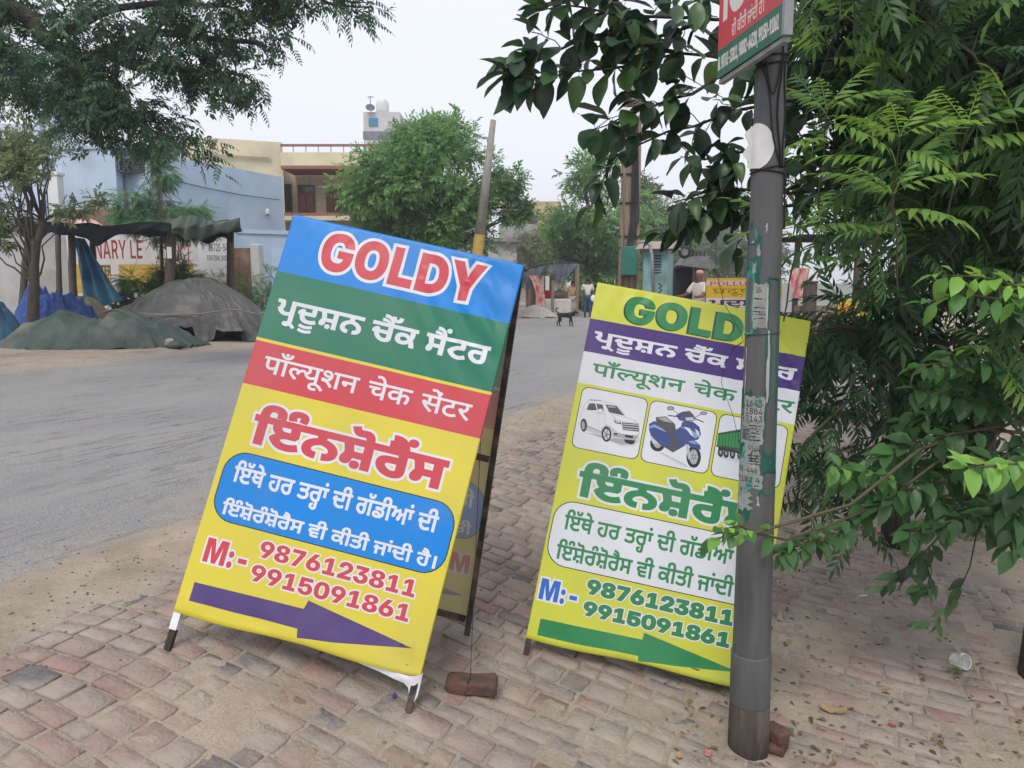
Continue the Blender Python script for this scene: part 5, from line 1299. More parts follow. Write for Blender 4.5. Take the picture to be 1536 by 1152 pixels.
M_bred = ink('hoarding_red', (.52, .045, .06)); M_bgreen = ink('hoarding_green', (.02, .13, .075)); M_bwhite = ink('hoarding_white', (.66, .62, .6))
BLY = [(1, poly((0, 0), (BW, 0), (BW, .105), (0, .105)))]
BLY.append((2, grow(text('ph3', .012 * BW, .955 * BW, .03, .078, 0, 730), .0012)))
BLY.append((2, text('done_gu', .24 * BW, .74 * BW, .122, .165, 0, 640)))
BLY.append((2, grow(text('insurance', .05 * BW, 1.5 * BW, .205, .37, 0, 640), .004)))
BLY = [(m, [np.c_[np.minimum(c_[:, 0], BW), np.minimum(c_[:, 1], BHt)] for c_ in cs]) for m, cs in BLY]
printed('board_face', (0, 0, BW, BHt), BLY, [M_bred, M_bgreen, M_bwhite], BP, board, step=.1)
M_alu = mat('grey_channel', (.33, .34, .35), (.25, .26, .27), 14, rough=.5, metal=.3, bump=.1)
bx = MB()
Mrot = Matrix((U, Nn, V)).transposed()
bx.box(far_ + U * BW / 2 + V * BHt / 2 - Nn * .013, (BW, .028, BHt), Mrot)
bx.build('backing_panel', M_bgreen, board)
MB().box(nb + U * .009 + V * (BHt / 2 + .0) - Nn * .01, (.018, .03, BHt), Mrot).build('edge_channel', M_alu, board)
MB().bar(far_ - V * .012 - Nn * .015, nb - V * .009 - Nn * .013, .022, .016).build('bottom_rail', M_alu, board)
for k in (.06, .5):
    MB().bar(nb + V * k - Nn * .03 + U * .0, onpole(.3, hb + k, -.02), .02, .02).build('bracket', M_frame, board)
# broken bricks and a stone against the pole foot
g0 = ground_at(1172, 1112)
worn_brick((pbase.x + .12, pbase.y + .02, g0.z + .05), (.07, .1, .09), .5, 'broken_brick', 'broken half brick leaning upright against the pole foot', 9)
worn_brick((pbase.x + .115, pbase.y - .015, g0.z + .018), (.07, .06, .045), 1.1, 'broken_brick', 'small grey brick chip lying at the pole foot', 12)

# ------------------------------------------------------------------ plants: leaves are single bent faces, spread along real twigs
def leaf_template(shape, nseg=4, fold=.25, curl=.2, wave=0.0):
    """unit leaf along +Y, width given by shape(t); returns verts, quads (two halves folded about the midrib)"""
    v, f = [], []
    for i in range(nseg + 1):
        t = i / nseg
        w = shape(t) / 2
        z = -curl * t * t
        wv = wave * math.sin(t * 9)
        v += [(-w, t, z + fold * w + wv * w), (0, t, z), (w, t, z + fold * w - wv * w)]
    for i in range(nseg):
        a = i * 3
        f += [(a, a + 1, a + 4, a + 3), (a + 1, a + 2, a + 5, a + 4)]
    return np.array(v), np.array(f)


lance = lambda w: (lambda t: w * max(.04, math.sin(math.pi * t ** .8) ** .9))
ovate = lambda w: (lambda t: w * max(.03, math.sin(math.pi * min(1, t ** .72)) ** .75))
obov = lambda w: (lambda t: w * max(.05, math.sin(math.pi * min(1, t ** 1.15)) ** .62))


def frame_from(dirs, ups):
    """N x 3 x 3 matrices with columns (side, dir, normal)"""
    d = dirs / np.linalg.norm(dirs, axis=1, keepdims=True)
    s = np.cross(d, ups); l = np.linalg.norm(s, axis=1, keepdims=True)
    bad = l[:, 0] < 1e-4
    s[bad] = np.cross(d[bad], [1.0, .3, 0]); l = np.linalg.norm(s, axis=1, keepdims=True)
    s /= l
    n = np.cross(s, d)
    return np.stack([s, d, n], 2)


class Leaves:
    def __init__(s): s.v, s.f, s.r, s.n = [], [], [], 0

    def scatter(s, tmpl, spots, M, scale, rnd):
        tv, tf = tmpl
        spots = np.asarray(spots, float); N = len(spots)
        if not N: return s
        v = np.einsum('nij,kj->nki', M, tv) * np.asarray(scale, float).reshape(-1, 1, 1) + spots[:, None, :]
        f = tf[None] + (np.arange(N) * len(tv))[:, None, None] + s.n
        s.v.append(v.reshape(-1, 3)); s.f.append(f.reshape(-1, tf.shape[1])); s.r.append(np.repeat(np.asarray(rnd, float), len(tv)))
        s.n += N * len(tv)
        return s

    def build(s, name, m, parent):
        return mesh_obj(name, np.concatenate(s.v), np.concatenate(s.f), m, parent, smooth=True, rnd=np.concatenate(s.r))


def bend_path(a, b, sag, n=8, wob=.03, seed=0):
    a, b = Vector(a), Vector(b)
    L = (b - a).length
    out = []
    for i in range(n + 1):
        t = i / n
        p = a.lerp(b, t)
        p.z += sag * 4 * t * (1 - t)
        k = math.sin(math.pi * t) * wob * L
        p += Vector((mnoise.noise(Vector((t * 3, seed, 0))), mnoise.noise(Vector((t * 3, seed, 9))), mnoise.noise(Vector((t * 3, seed, 20))))) * k
        out.append(p)
    return out


def sample(path, t):
    k = t * (len(path) - 1); i = min(int(k), len(path) - 2)
    return path[i].lerp(path[i + 1], k - i), (path[i + 1] - path[i]).normalized()


M_bark = mat('dark_bark', (.05, .042, .036), (.09, .075, .06), 12, rough=.95, bump=.8, bscale=25, stretch=(3, 3, .8))
M_twig = mat('green_brown_twig', (.07, .075, .04), (.1, .08, .05), 15, rough=.8, bump=.2)
M_barkpale = mat('pale_bark', (.13, .11, .09), (.2, .17, .14), 14, rough=.95, bump=.7, bscale=30, stretch=(3, 3, .8))

GREEN_NEEM = leaf_mat('pinnate_leaf', [(0, (.027, .064, .032)), (.3, (.046, .106, .045)), (.6, (.07, .152, .056)), (.82, (.108, .222, .068)), (1, (.19, .35, .06))], rough=.5, trans=.42)
GREEN_FIG = leaf_mat('broad_dark_leaf', [(0, (.016, .038, .024)), (.4, (.027, .065, .032)), (.75, (.045, .1, .04)), (.93, (.06, .14, .035)), (.97, (.1, .2, .04)), (1, (.2, .07, .03))], rough=.38, trans=.22)
GREEN_BROAD = leaf_mat('broad_leaf', [(0, (.034, .08, .034)), (.4, (.06, .14, .05)), (.7, (.05, .14, .045)), (.88, (.09, .23, .06)), (1, (.26, .5, .08))], rough=.42, trans=.32)
GREEN_FAR = leaf_mat('far_leaf', [(0, (.06, .135, .05)), (.4, (.1, .22, .07)), (.75, (.15, .3, .09)), (1, (.22, .39, .11))], rough=.6, trans=.4)
GREEN_DARK = leaf_mat('dark_canopy_leaf', [(0, (.022, .055, .034)), (.5, (.042, .1, .055)), (.85, (.07, .15, .072)), (1, (.12, .21, .088))], rough=.5, trans=.3)
GREEN_PALE = leaf_mat('pale_feathery_leaf', [(0, (.04, .1, .05)), (.5, (.08, .2, .08)), (1, (.16, .33, .11))], rough=.6, trans=.35)
GREEN_OLIVE = leaf_mat('olive_leaf', [(0, (.07, .11, .045)), (.5, (.14, .19, .08)), (1, (.26, .3, .12))], rough=.6, trans=.35)
GREEN_HAZY = leaf_mat('grey_green_leaf', [(0, (.06, .1, .055)), (.5, (.1, .15, .08)), (1, (.16, .2, .11))], rough=.7, trans=.3)
GREY_DRY = leaf_mat('dry_leaf', [(0, (.09, .085, .06)), (.6, (.16, .15, .1)), (1, (.12, .15, .07))], rough=.8, trans=.2)


def pinnate_template(pairs=6, lw=.27, ll=.34, droop=.25, seed=0, tip=True):
    """a whole compound leaf of unit length: rachis plus leaflets, as one template"""
    r = random.Random(seed)
    tv, tf = leaf_template(lance(lw), 3, .3, .28)
    V, F, n = [], [], 0
    for i in range(pairs * 2 + (1 if tip else 0)):
        k = i // 2; side = -1 if i % 2 else 1
        t = .16 + .8 * k / pairs + (.03 if side > 0 else 0)
        if i == pairs * 2: t, side = .98, 0
        base = np.array([0, t, -droop * t * t])
        an = (1.05 - .35 * t + r.uniform(-.15, .15)) * side
        d = np.array([math.sin(an), math.cos(an), -.25 - .5 * droop + r.uniform(-.15, .1)]) if side else np.array([r.uniform(-.1, .1), 1, -.6])
        up = np.array([r.uniform(-.3, .3), r.uniform(-.2, .3), 1.0])
        M = frame_from(d[None], up[None])[0]
        s = ll * (1.0 - .35 * abs(t - .45)) * r.uniform(.85, 1.1)
        V.append(tv * s @ M.T + base); F.append(tf + n); n += len(tv)
    for i in range(4):   # rachis as a thin flat strip
        t0, t1 = i / 4, (i + 1) / 4
        w = .008
        V.append(np.array([(-w, t0, -droop * t0 * t0), (w, t0, -droop * t0 * t0), (w, t1, -droop * t1 * t1), (-w, t1, -droop * t1 * t1)])); F.append(np.array([[0, 1, 2, 3]]) + n); n += 4
    return np.concatenate(V), np.concatenate(F)


FRONDS = [pinnate_template(7, .25, .31, .22, 1), pinnate_template(6, .27, .34, .45, 2), pinnate_template(8, .23, .28, .1, 3), pinnate_template(7, .26, .31, .6, 4)]


def fronds_along(LV, path, n, size, spread=1.0, t0=.15, rnd=(0, .7), tuft=0, templates=FRONDS, hang=.35):
    for q in range(n):
        t = t0 + (1 - t0) * (q + random.random()) / n
        p, d = sample(path, min(t, .999))
        az = q * 2.4 + random.uniform(-.5, .5)
        s = d.orthogonal().normalized(); u = d.cross(s)
        dr = d * random.uniform(.15, .8) + (s * math.cos(az) + u * math.sin(az)) * spread + Vector((0, 0, -hang * random.random()))
        up = Vector((random.uniform(-.4, .4), random.uniform(-.5, .2), 1))
        k = random.randrange(len(templates))
        LV.scatter(templates[k], [p], frame_from(np.array([dr]), np.array([up])), [size * random.uniform(.55, 1.25)], [random.uniform(*rnd)])
    for q in range(tuft):
        p, d = sample(path, .999)
        az = q * 6.28 / tuft + random.uniform(-.3, .3)
        s = d.orthogonal().normalized(); u = d.cross(s)
        dr = d * .6 + (s * math.cos(az) + u * math.sin(az)) * .9 + Vector((0, 0, .25))
        LV.scatter(templates[q % len(templates)], [p], frame_from(np.array([dr]), np.array([[0, 0, 1.0]])), [size * random.uniform(.8, 1.1)], [random.uniform(.85, 1)])


# ---- the leafy tree filling the right side
tb = Vector((2.74, 3.72, zat(2.74, 3.72) - .05))
neem = thing('leafy_tree', 'dense dark green tree with feathery compound leaves filling the right side', 'tree', tb)
tr = MB()
trunk_path = [tb, tb + Vector((.02, .02, .5)), tb + Vector((.12, .15, 1.1)), tb + Vector((.3, .4, 1.9)), tb + Vector((.45, .7, 2.8)), tb + Vector((.5, .9, 4.2))]
tr.tube(trunk_path, [.14, .105, .09, .08, .06, .03], 12, jit=.1)
LV = Leaves(); BR = MB()
random.seed(21)
# limbs: from the trunk out to points in the crown, given as photo direction and depth
tips = []
for k in range(150):
    for _ in range(30):
        px = random.uniform(1165, 1680); py = random.uniform(-230, 560)
        Y = random.uniform(3.3, 6.2)
        # crown outline: its left and lower edges
        left = np.interp(py, [-300, 0, 150, 300, 420, 500, 560], [1150, 1165, 1185, 1195, 1260, 1330, 1430])
        if px > left + 8: break
    tips.append((px, py, Y))
for px, py, Y in tips:
    tip = at(px, py, Y)
    st, _ = sample(trunk_path, random.uniform(.45, .99))
    if (tip - st).length < .25: continue
    mid = st.lerp(tip, .35)
    pth = bend_path(mid + Vector((0, 0, .1)), tip, random.uniform(.0, .18), 8, .12, random.uniform(0, 50))
    BR.tube(pth, [.010 - .007 * i / 8 for i in range(9)], 5, caps=False)
    L_ = (tip - mid).length
    fronds_along(LV, pth, int(7 + 7 * L_), .36, 1.0, .1, (0, .84), tuft=3 if random.random() < .3 else 0)
# the back of the crown: closes it against the sky
for k in range(110):
    px = random.uniform(1190, 1640); py = random.uniform(-200, 360); Y = random.uniform(5.5, 7.2)
    tip = at(px, py, Y); a = tip + Vector((random.uniform(.2, .7), random.uniform(-.3, .5), random.uniform(-.2, .4)))
    pth = bend_path(a, tip, .1, 5, .1, k)
    BR.tube(pth, .005, 4, caps=False)
    fronds_along(LV, pth, 11, .42, 1.0, .05, (0, .45))
# pale fresh shoots standing up out of the crown
for px, py, Y in ((1350, 205, 3.3), (1450, 190, 3.4), (1240, 165, 3.4), (1200, 350, 3.5), (1340, 290, 3.2), (1260, 30, 3.8)):
    tip = at(px, py, Y); a = tip + Vector((random.uniform(-.1, .12), .15, -.4))
    pth = bend_path(a, tip, .02, 5, .05, px)
    BR.tube(pth, .004, 5, caps=False)
    fronds_along(LV, pth, 4, .3, .9, .5, (.8, 1.0), tuft=4)
# long low limb arching left across the gap below the crown, hung with leaves
for (pts, nfr, sz, rn) in (
        ([(1500, 505, 4.4), (1440, 510, 4.3), (1360, 540, 4.1), (1290, 585, 3.9), (1225, 645, 3.75), (1195, 690, 3.7)], 34, .27, (0, .5)),
        ([(1480, 560, 4.2), (1400, 610, 4.1), (1330, 660, 4.0), (1270, 690, 3.9), (1215, 760, 3.8)], 26, .25, (0, .5)),
        ([(1420, 515, 4.3), (1330, 500, 4.2), (1255, 490, 4.1), (1205, 500, 3.95)], 26, .3, (0, .45)),
        ([(1440, 440, 4.6), (1330, 450, 4.5), (1250, 480, 4.4)], 26, .32, (0, .4)),
        ([(1500, 470, 4.9), (1420, 520, 4.9), (1370, 560, 4.8)], 26, .3, (0, .5)),
        ([(1536, 520, 4.2), (1480, 570, 4.0), (1430, 600, 3.9)], 24, .28, (.1, .6))):
    pth = [at(*p) for p in pts]
    n = len(pth)
    BR.tube(pth, [.017 - .013 * i / (n - 1) for i in range(n)], 7, jit=.08)
    fronds_along(LV, pth, nfr, sz, .9, .12, rn, hang=.8)
    for q in range(7):
        p, d = sample(pth, random.uniform(.2, .95))
        e = p + Vector((random.uniform(-.35, .25), random.uniform(-.25, .25), random.uniform(-.35, .12)))
        sp = bend_path(p, e, .03, 4, .1, q * 3.3)
        BR.tube(sp, .0032, 4, caps=False)
        fronds_along(LV, sp, 5, sz, .9, .2, rn, hang=.7)
# hanging twig on the lower right
for pts, nl in (([(1465, 800, 3.6), (1455, 850, 3.55), (1435, 895, 3.5), (1405, 930, 3.48), (1380, 940, 3.46)], 9), ([(1440, 770, 3.6), (1400, 815, 3.5), (1365, 850, 3.45), (1320, 885, 3.4)], 16), ([(1440, 770, 3.6), (1385, 830, 3.5), (1400, 880, 3.45), (1370, 880, 3.4)], 12)):
    pth = [at(*p) for p in pts]
    BR.tube(pth, [.004, .0035, .003, .0025, .002][:len(pth)], 5)
    tl = leaf_template(lance(.42), 4, .3, .25)
    for q in range(nl):
        p, d = sample(pth, min(.999, .35 + .65 * q / nl))
        dr = d * .5 + Vector((random.uniform(-.9, .9), random.uniform(-.3, .3), random.uniform(-1.0, .25)))
        LV.scatter(tl, [p], frame_from(np.array([dr]), np.array([[random.uniform(-.5, .5), -.6, .7]])), [random.uniform(.075, .115)], [random.uniform(.1, .6)])
tr.build('trunk', M_bark, neem, smooth=True)
BR.build('branches', M_twig, neem, smooth=True)
LV.build('crown', GREEN_NEEM, neem)

# ---- dark broad-leaved fig reaching in over the road from behind the pole
fg0 = Vector((2.9, 5.6, zat(2.9, 5.6) - .05))
fig = thing('fig_tree', 'fig tree with large dark oval leaves reaching left across the sky behind the pole', 'tree', fg0)
FT = MB(); FL = Leaves(); random.seed(5)
ftr = [fg0, fg0 + Vector((-.05, 0, .8)), fg0 + Vector((-.1, -.1, 1.7)), fg0 + Vector((-.2, -.3, 2.6)), fg0 + Vector((-.3, -.4, 3.6))]
MB().tube(ftr, [.1, .08, .075, .06, .04], 10, jit=.1).build('trunk', M_bark, fig, smooth=True)
oval = [leaf_template(obov(.58), 8, .3, .22, .1), leaf_template(obov(.62), 8, .4, .12, .08), leaf_template(ovate(.54), 8, .55, .3, .12)]


def broad_leaves(LV, path, n, size, t0=.2, rnd=(0, .9), tm=oval, hang=.55, pet=.12, tw=None):
    for q in range(n):
        t = min(.999, t0 + (1 - t0) * (q + random.random() * .8) / n)
        p, d = sample(path, t)
        az = q * 2.6 + random.uniform(-.6, .6)
        s = d.orthogonal().normalized(); u = d.cross(s)
        dr = (d * random.uniform(.3, 1.0) + (s * math.cos(az) + u * math.sin(az)) * .9).normalized()
        pe = p + dr * size * pet * random.uniform(.7, 1.3)
        dl = dr + Vector((0, 0, -hang * random.uniform(.2, 1.6)))
        if tw is not None: tw.tube([p, p.lerp(pe, .6) + Vector((0, 0, .004)), pe], .0016, 4, caps=False)
        up = Vector((random.uniform(-.6, .6), random.uniform(-.9, .3), 1))
        LV.scatter(tm[random.randrange(len(tm))], [pe], frame_from(np.array([dl]), np.array([up])), [size * random.uniform(.65, 1.15)], [random.uniform(*rnd)])


fig_limbs = [
    ([(1420, 120, 5.5), (1250, 90, 5.0), (1120, 95, 4.7), (1020, 80, 4.5), (920, 105, 4.3), (850, 110, 4.2), (795, 130, 4.15)], 30),
    ([(1300, 60, 5.2), (1130, 30, 4.8), (1010, 25, 4.5), (920, 20, 4.3), (850, 10, 4.2), (800, 15, 4.1)], 30),
    ([(1330, 150, 5.3), (1180, 150, 4.9), (1080, 175, 4.7), (1000, 200, 4.5), (930, 230, 4.35), (905, 265, 4.3)], 20),
    ([(1120, 95, 4.7), (1040, 140, 4.5), (960, 165, 4.4), (890, 195, 4.3)], 15),
    ([(1020, 80, 4.5), (940, 60, 4.35), (870, 60, 4.25), (815, 85, 4.2), (765, 90, 4.15)], 18),
    ([(1330, 220, 5.3), (1200, 215, 4.9), (1110, 230, 4.7), (1055, 240, 4.6), (1020, 235, 4.5)], 16),
    ([(1330, 260, 5.3), (1200, 290, 4.9), (1110, 285, 4.7), (1050, 295, 4.6), (1005, 305, 4.5)], 13),
    ([(1200, 280, 4.9), (1130, 300, 4.75), (1080, 315, 4.65), (1030, 325, 4.55)], 7),
    ([(1250, 300, 5.0), (1170, 310, 4.9), (1130, 335, 4.8), (1112, 360, 4.7)], 6),
    ([(1300, 60, 5.2), (1150, -30, 4.8), (1020, -50, 4.5), (900, -45, 4.3), (830, -35, 4.2)], 22),
    ([(1120, 95, 4.7), (1050, 40, 4.5), (980, 55, 4.4), (905, 50, 4.3)], 14),
]
BRF = MB()
for pts, n in fig_limbs:
    pth0 = [at(*p) for p in pts]
    # smooth the limb
    pth = []
    for i in range(len(pth0) - 1):
        for k in range(4):
            t = k / 4
            p = pth0[i].lerp(pth0[i + 1], t)
            p += Vector((mnoise.noise(p * 4), 0, mnoise.noise(p * 4 + Vector((9, 0, 0))))) * .02
            pth.append(p)
    pth.append(pth0[-1])
    m = len(pth)
    BRF.tube(pth, [.013 - .0105 * i / (m - 1) for i in range(m)], 6)
    broad_leaves(FL, pth, int(n * 1.1), .168, .22, (0, .97), tw=BRF)
    for q in range(5):
        p, d = sample(pth, random.uniform(.3, .95))
        e = p + d * random.uniform(.05, .2) + Vector((random.uniform(-.12, .12), random.uniform(-.2, .2), random.uniform(-.18, .15)))
        sp = bend_path(p, e, .02, 4, .08, q)
        BRF.tube(sp, .003, 4, caps=False)
        broad_leaves(FL, sp, 4, .175, .3, (0, .95), tw=BRF)
# larger mass of the same tree behind the feathery crown
for k in range(36):
    tip = at(random.uniform(1120, 1330), random.uniform(-120, 330), random.uniform(4.9, 5.8))
    st, _ = sample(ftr, random.uniform(.5, .99))
    pth = bend_path(st.lerp(tip, .5), tip, .05, 5, .08, k)
    BRF.tube(pth, .006, 5, caps=False)
    broad_leaves(FL, pth, 9, .19, .1, (0, .7))
BRF.build('branches', M_bark, fig, smooth=True)
FL.build('crown', GREEN_FIG, fig)

# ---- young broad-leaved sapling in front of the tree trunk
sb0 = Vector((3.25, 4.45, zat(3.25, 4.45) - .03))
sap = thing('broad_leaved_sapling', 'low sapling with mid green oval leaves and bright new shoots under the dense tree', 'tree', sb0)
ST = MB(); SL = Leaves(); random.seed(9)
stp = [sb0, sb0 + Vector((-.03, -.05, .5)), sb0 + Vector((-.05, -.15, 1.0)), sb0 + Vector((-.1, -.3, 1.6))]
ST.tube(stp, [.035, .028, .02, .01], 8)
medium = [leaf_template(ovate(.6), 4, .25, .25, .06), leaf_template(ovate(.52), 4, .35, .2, .08), leaf_template(lance(.45), 4, .25, .3, .05)]
for pts, n, sz, rn in (
        ([(1500, 640, 3.7), (1430, 650, 3.5), (1370, 665, 3.4), (1310, 690, 3.35), (1250, 735, 3.3)], 26, .13, (.1, .8)),
        ([(1500, 700, 3.7), (1420, 720, 3.5), (1350, 735, 3.35), (1290, 770, 3.3)], 26, .13, (0, .7)),
        ([(1510, 740, 3.6), (1460, 770, 3.45), (1400, 790, 3.35), (1360, 800, 3.3)], 22, .12, (0, .6)),
        ([(1530, 600, 3.7), (1480, 610, 3.6), (1430, 590, 3.5), (1370, 585, 3.4)], 24, .12, (.2, .8)),
        ([(1560, 560, 3.6), (1520, 560, 3.5), (1470, 540, 3.45), (1420, 530, 3.4)], 22, .12, (.2, .85)),
        ([(1560, 640, 3.3), (1540, 700, 3.2), (1520, 760, 3.15), (1525, 830, 3.1)], 16, .15, (0, .5)),
        ([(1560, 640, 3.5), (1500, 690, 3.4), (1450, 700, 3.3)], 20, .12, (0, .6)),
        ([(1440, 560, 3.9), (1400, 610, 3.8), (1340, 640, 3.75)], 20, .12, (0, .6)),
        ([(1580, 480, 3.5), (1540, 470, 3.4), (1500, 470, 3.35)], 16, .12, (.2, .8)),
        ([(1560, 700, 3.9), (1480, 730, 3.8), (1400, 700, 3.7), (1330, 690, 3.65)], 24, .14, (.1, .75)),
        ([(1580, 740, 3.7), (1500, 770, 3.6), (1430, 760, 3.5), (1370, 745, 3.45)], 24, .14, (.1, .7)),
        ([(1560, 590, 4.2), (1470, 640, 4.1), (1390, 640, 4.0), (1320, 625, 3.95)], 26, .14, (.1, .8)),
        ([(1580, 800, 3.4), (1530, 800, 3.3), (1490, 770, 3.2)], 14, .14, (0, .6)),
        ([(1570, 520, 4.0), (1490, 560, 3.9), (1420, 600, 3.8), (1370, 640, 3.75)], 22, .13, (.15, .8)),
        # bright new growth
        ([(1580, 440, 3.2), (1530, 430, 3.1), (1470, 415, 3.05), (1400, 412, 3.0)], 13, .11, (.93, 1)),
        ([(1570, 455, 3.2), (1510, 450, 3.1), (1440, 440, 3.05), (1385, 455, 3.0)], 10, .11, (.8, .97)),
        ([(1570, 690, 3.1), (1530, 695, 3.0), (1480, 700, 2.95), (1445, 700, 2.9)], 11, .12, (.9, 1)),
        ([(1350, 735, 3.35), (1330, 715, 3.3), (1290, 705, 3.25), (1245, 700, 3.2)], 12, .09, (.75, .93)),
        ([(1460, 545, 3.5), (1440, 555, 3.4), (1400, 545, 3.35), (1365, 555, 3.3)], 10, .1, (.75, .92)),
        # branch that pokes out past the pole in front of the lime board
        ([(1310, 760, 3.3), (1240, 790, 3.1), (1180, 810, 2.95), (1130, 800, 2.8), (1095, 800, 2.7), (1068, 812, 2.66)], 10, .09, (.55, .95)),
        ([(1300, 770, 3.3), (1250, 805, 3.15), (1220, 815, 3.05), (1190, 820, 3.0), (1165, 830, 2.95)], 24, .1, (.2, .75)),
        ([(1130, 800, 2.8), (1110, 788, 2.72), (1080, 795, 2.66)], 8, .075, (.75, 1)),
):
    pth = [at(*p) for p in pts]
    m = len(pth)
    ST.tube(pth, [.007 - .005 * i / (m - 1) for i in range(m)], 5)
    broad_leaves(SL, pth, int(n * 1.75), sz * .88, .12, rn, medium, hang=.5, pet=.1, tw=ST)
    st, _ = sample(stp, random.uniform(.4, .95))
    ST.tube(bend_path(st, pth[0], .05, 5, .08, n), [.011, .01, .009, .008, .007, .007], 6)
ST.build('stems', M_twig, sap, smooth=True)
SL.build('foliage', GREEN_BROAD, sap)

# second, thinner trunk standing behind
tq = at(1490, 560, 6.4); tq0 = Vector((tq.x, tq.y, zat(tq.x, tq.y) - .05))
t2 = thing('slender_tree', 'slender dark trunk rising into the foliage behind the sapling', 'tree', tq0)
MB().tube([tq0, tq0 + Vector((-.03, 0, .8)), tq0 + Vector((.04, 0, 1.6)), tq0 + Vector((.02, .1, 2.6)), tq0 + Vector((.1, .1, 3.6))], [.1, .085, .08, .06, .04], 9, jit=.08).build('trunk', M_bark, t2, smooth=True)
L2 = Leaves(); B2 = MB(); random.seed(31)
for k in range(60):
    tip = tq0 + Vector((random.uniform(-1.0, 1.6), random.uniform(-.7, 1.2), random.uniform(2.0, 4.4)))
    a = tq0 + Vector((.03, 0, tip.z - tq0.z - random.uniform(.1, .7)))
    pth = bend_path(a, tip, .05, 5, .08, k)
    B2.tube(pth, .006, 4, caps=False)
    fronds_along(L2, pth, 9, .4, 1.0, .2, (0, .5))
B2.build('branches', M_twig, t2, smooth=True)
L2.build('crown', GREEN_NEEM, t2)


# ---- generic tree for the middle distance: trunk, forking limbs, leaf sprays on the twigs
def fork_tree(name, label, base, height, crown, nleaf, lsize, lm, seed, trunk_r=.15, lean=(0, 0), limbs=7, tmpl=None, group=None, bark=None, lumps=26, flat_=1.0, rnd=(0, 1), trunk_to=.55, limb_r=.35):
    """crown: list of (centre offset xyz, radii xyz) ellipsoids above the base; leaves gather in sprays near their surfaces"""
    rg = np.random.default_rng(seed); random.seed(seed)
    base = Vector(base)
    root = thing(name, label, 'tree', base, group)
    tp = [base + Vector((lean[0] * t * t + .04 * height * mnoise.noise(Vector((t * 2, seed, 0))) * t, lean[1] * t, height * trunk_to * t)) for t in np.linspace(0, 1, 7)]
    MB().tube(tp, [trunk_r * (1 - .45 * t) for t in np.linspace(0, 1, 7)], 9, jit=.08).build('trunk', bark or M_bark, root, smooth=True)
    bm = MB()
    spots, dirs, rn = [], [], []
    for ci, (co, cr) in enumerate(crown):
        co, cr = np.array(co, float), np.array(cr, float)
        k = max(3, int(lumps * cr[0] * cr[2] / sum(c[1][0] * c[1][2] for c in crown)))
        for j in range(k):
            d = rg.normal(size=3); d /= np.linalg.norm(d)
            rad = rg.uniform(.45, .95)
            c = np.array(base) + co + d * cr * rad
            # a limb reaching this spray
            st = tp[rg.integers(3, 7)]
            bm.tube(bend_path(st, c, rg.uniform(0, .1) * height * .3, 6, .12, float(j + ci * 50)), [trunk_r * limb_r * (1 - .13 * i) for i in range(7)], 5, caps=False)
            m = int(nleaf / lumps)
            lr = cr * rg.uniform(.26, .42)
            e = rg.normal(size=(m, 3)); e /= np.linalg.norm(e, axis=1, keepdims=True)
            e = e * (rg.uniform(.25, 1, size=(m, 1)) ** .5)
            e[:, 2] *= flat_
            spots.append(c + e * lr)
            dd = e + rg.normal(size=(m, 3)) * .5 + d * .4 + [0, 0, -.25]
            dirs.append(dd)
            tone = rg.uniform(rnd[0], rnd[1])
            rn.append(np.clip(tone * .55 + rg.uniform(rnd[0], rnd[1], m) * .45, 0, 1))
    spots, dirs, rn = np.concatenate(spots), np.concatenate(dirs), np.concatenate(rn)
    up = rg.normal(size=spots.shape) * .45 + [0, -.15, 1]
    LVt = Leaves()
    LVt.scatter(tmpl or SPRAY, spots, frame_from(dirs, up), lsize * rg.uniform(.6, 1.25, len(spots)), rn)
    bm.build('branches', bark or M_bark, root, smooth=True)
    LVt.build('crown', lm, root)
    return root


def spray_template(n=7, w=.3, l=.5, seed=0):
    """a small twig of leaves"""
    r = random.Random(seed)
    tv, tf = leaf_template(ovate(w), 2, .2, .15)
    V, F, k = [], [], 0
    for i in range(n):
        t = i / n
        an = (1 if i % 2 else -1) * r.uniform(.5, 1.1) * (1 - .5 * t)
        d = np.array([math.sin(an), math.cos(an), r.uniform(-.5, .3)])
        M = frame_from(d[None], np.array([[r.uniform(-.5, .5), r.uniform(-.4, .4), 1]]))[0]
        V.append(tv * l * r.uniform(.7, 1.1) @ M.T + np.array([0, t * .75, r.uniform(-.05, .05)])); F.append(tf + k); k += len(tv)
    return np.concatenate(V), np.concatenate(F)


SPRAY = spray_template(7, .42, .42, 1)
SPRAY_FINE = spray_template(9, .26, .36, 2)
FERN = pinnate_template(8, .2, .26, .3, 8)

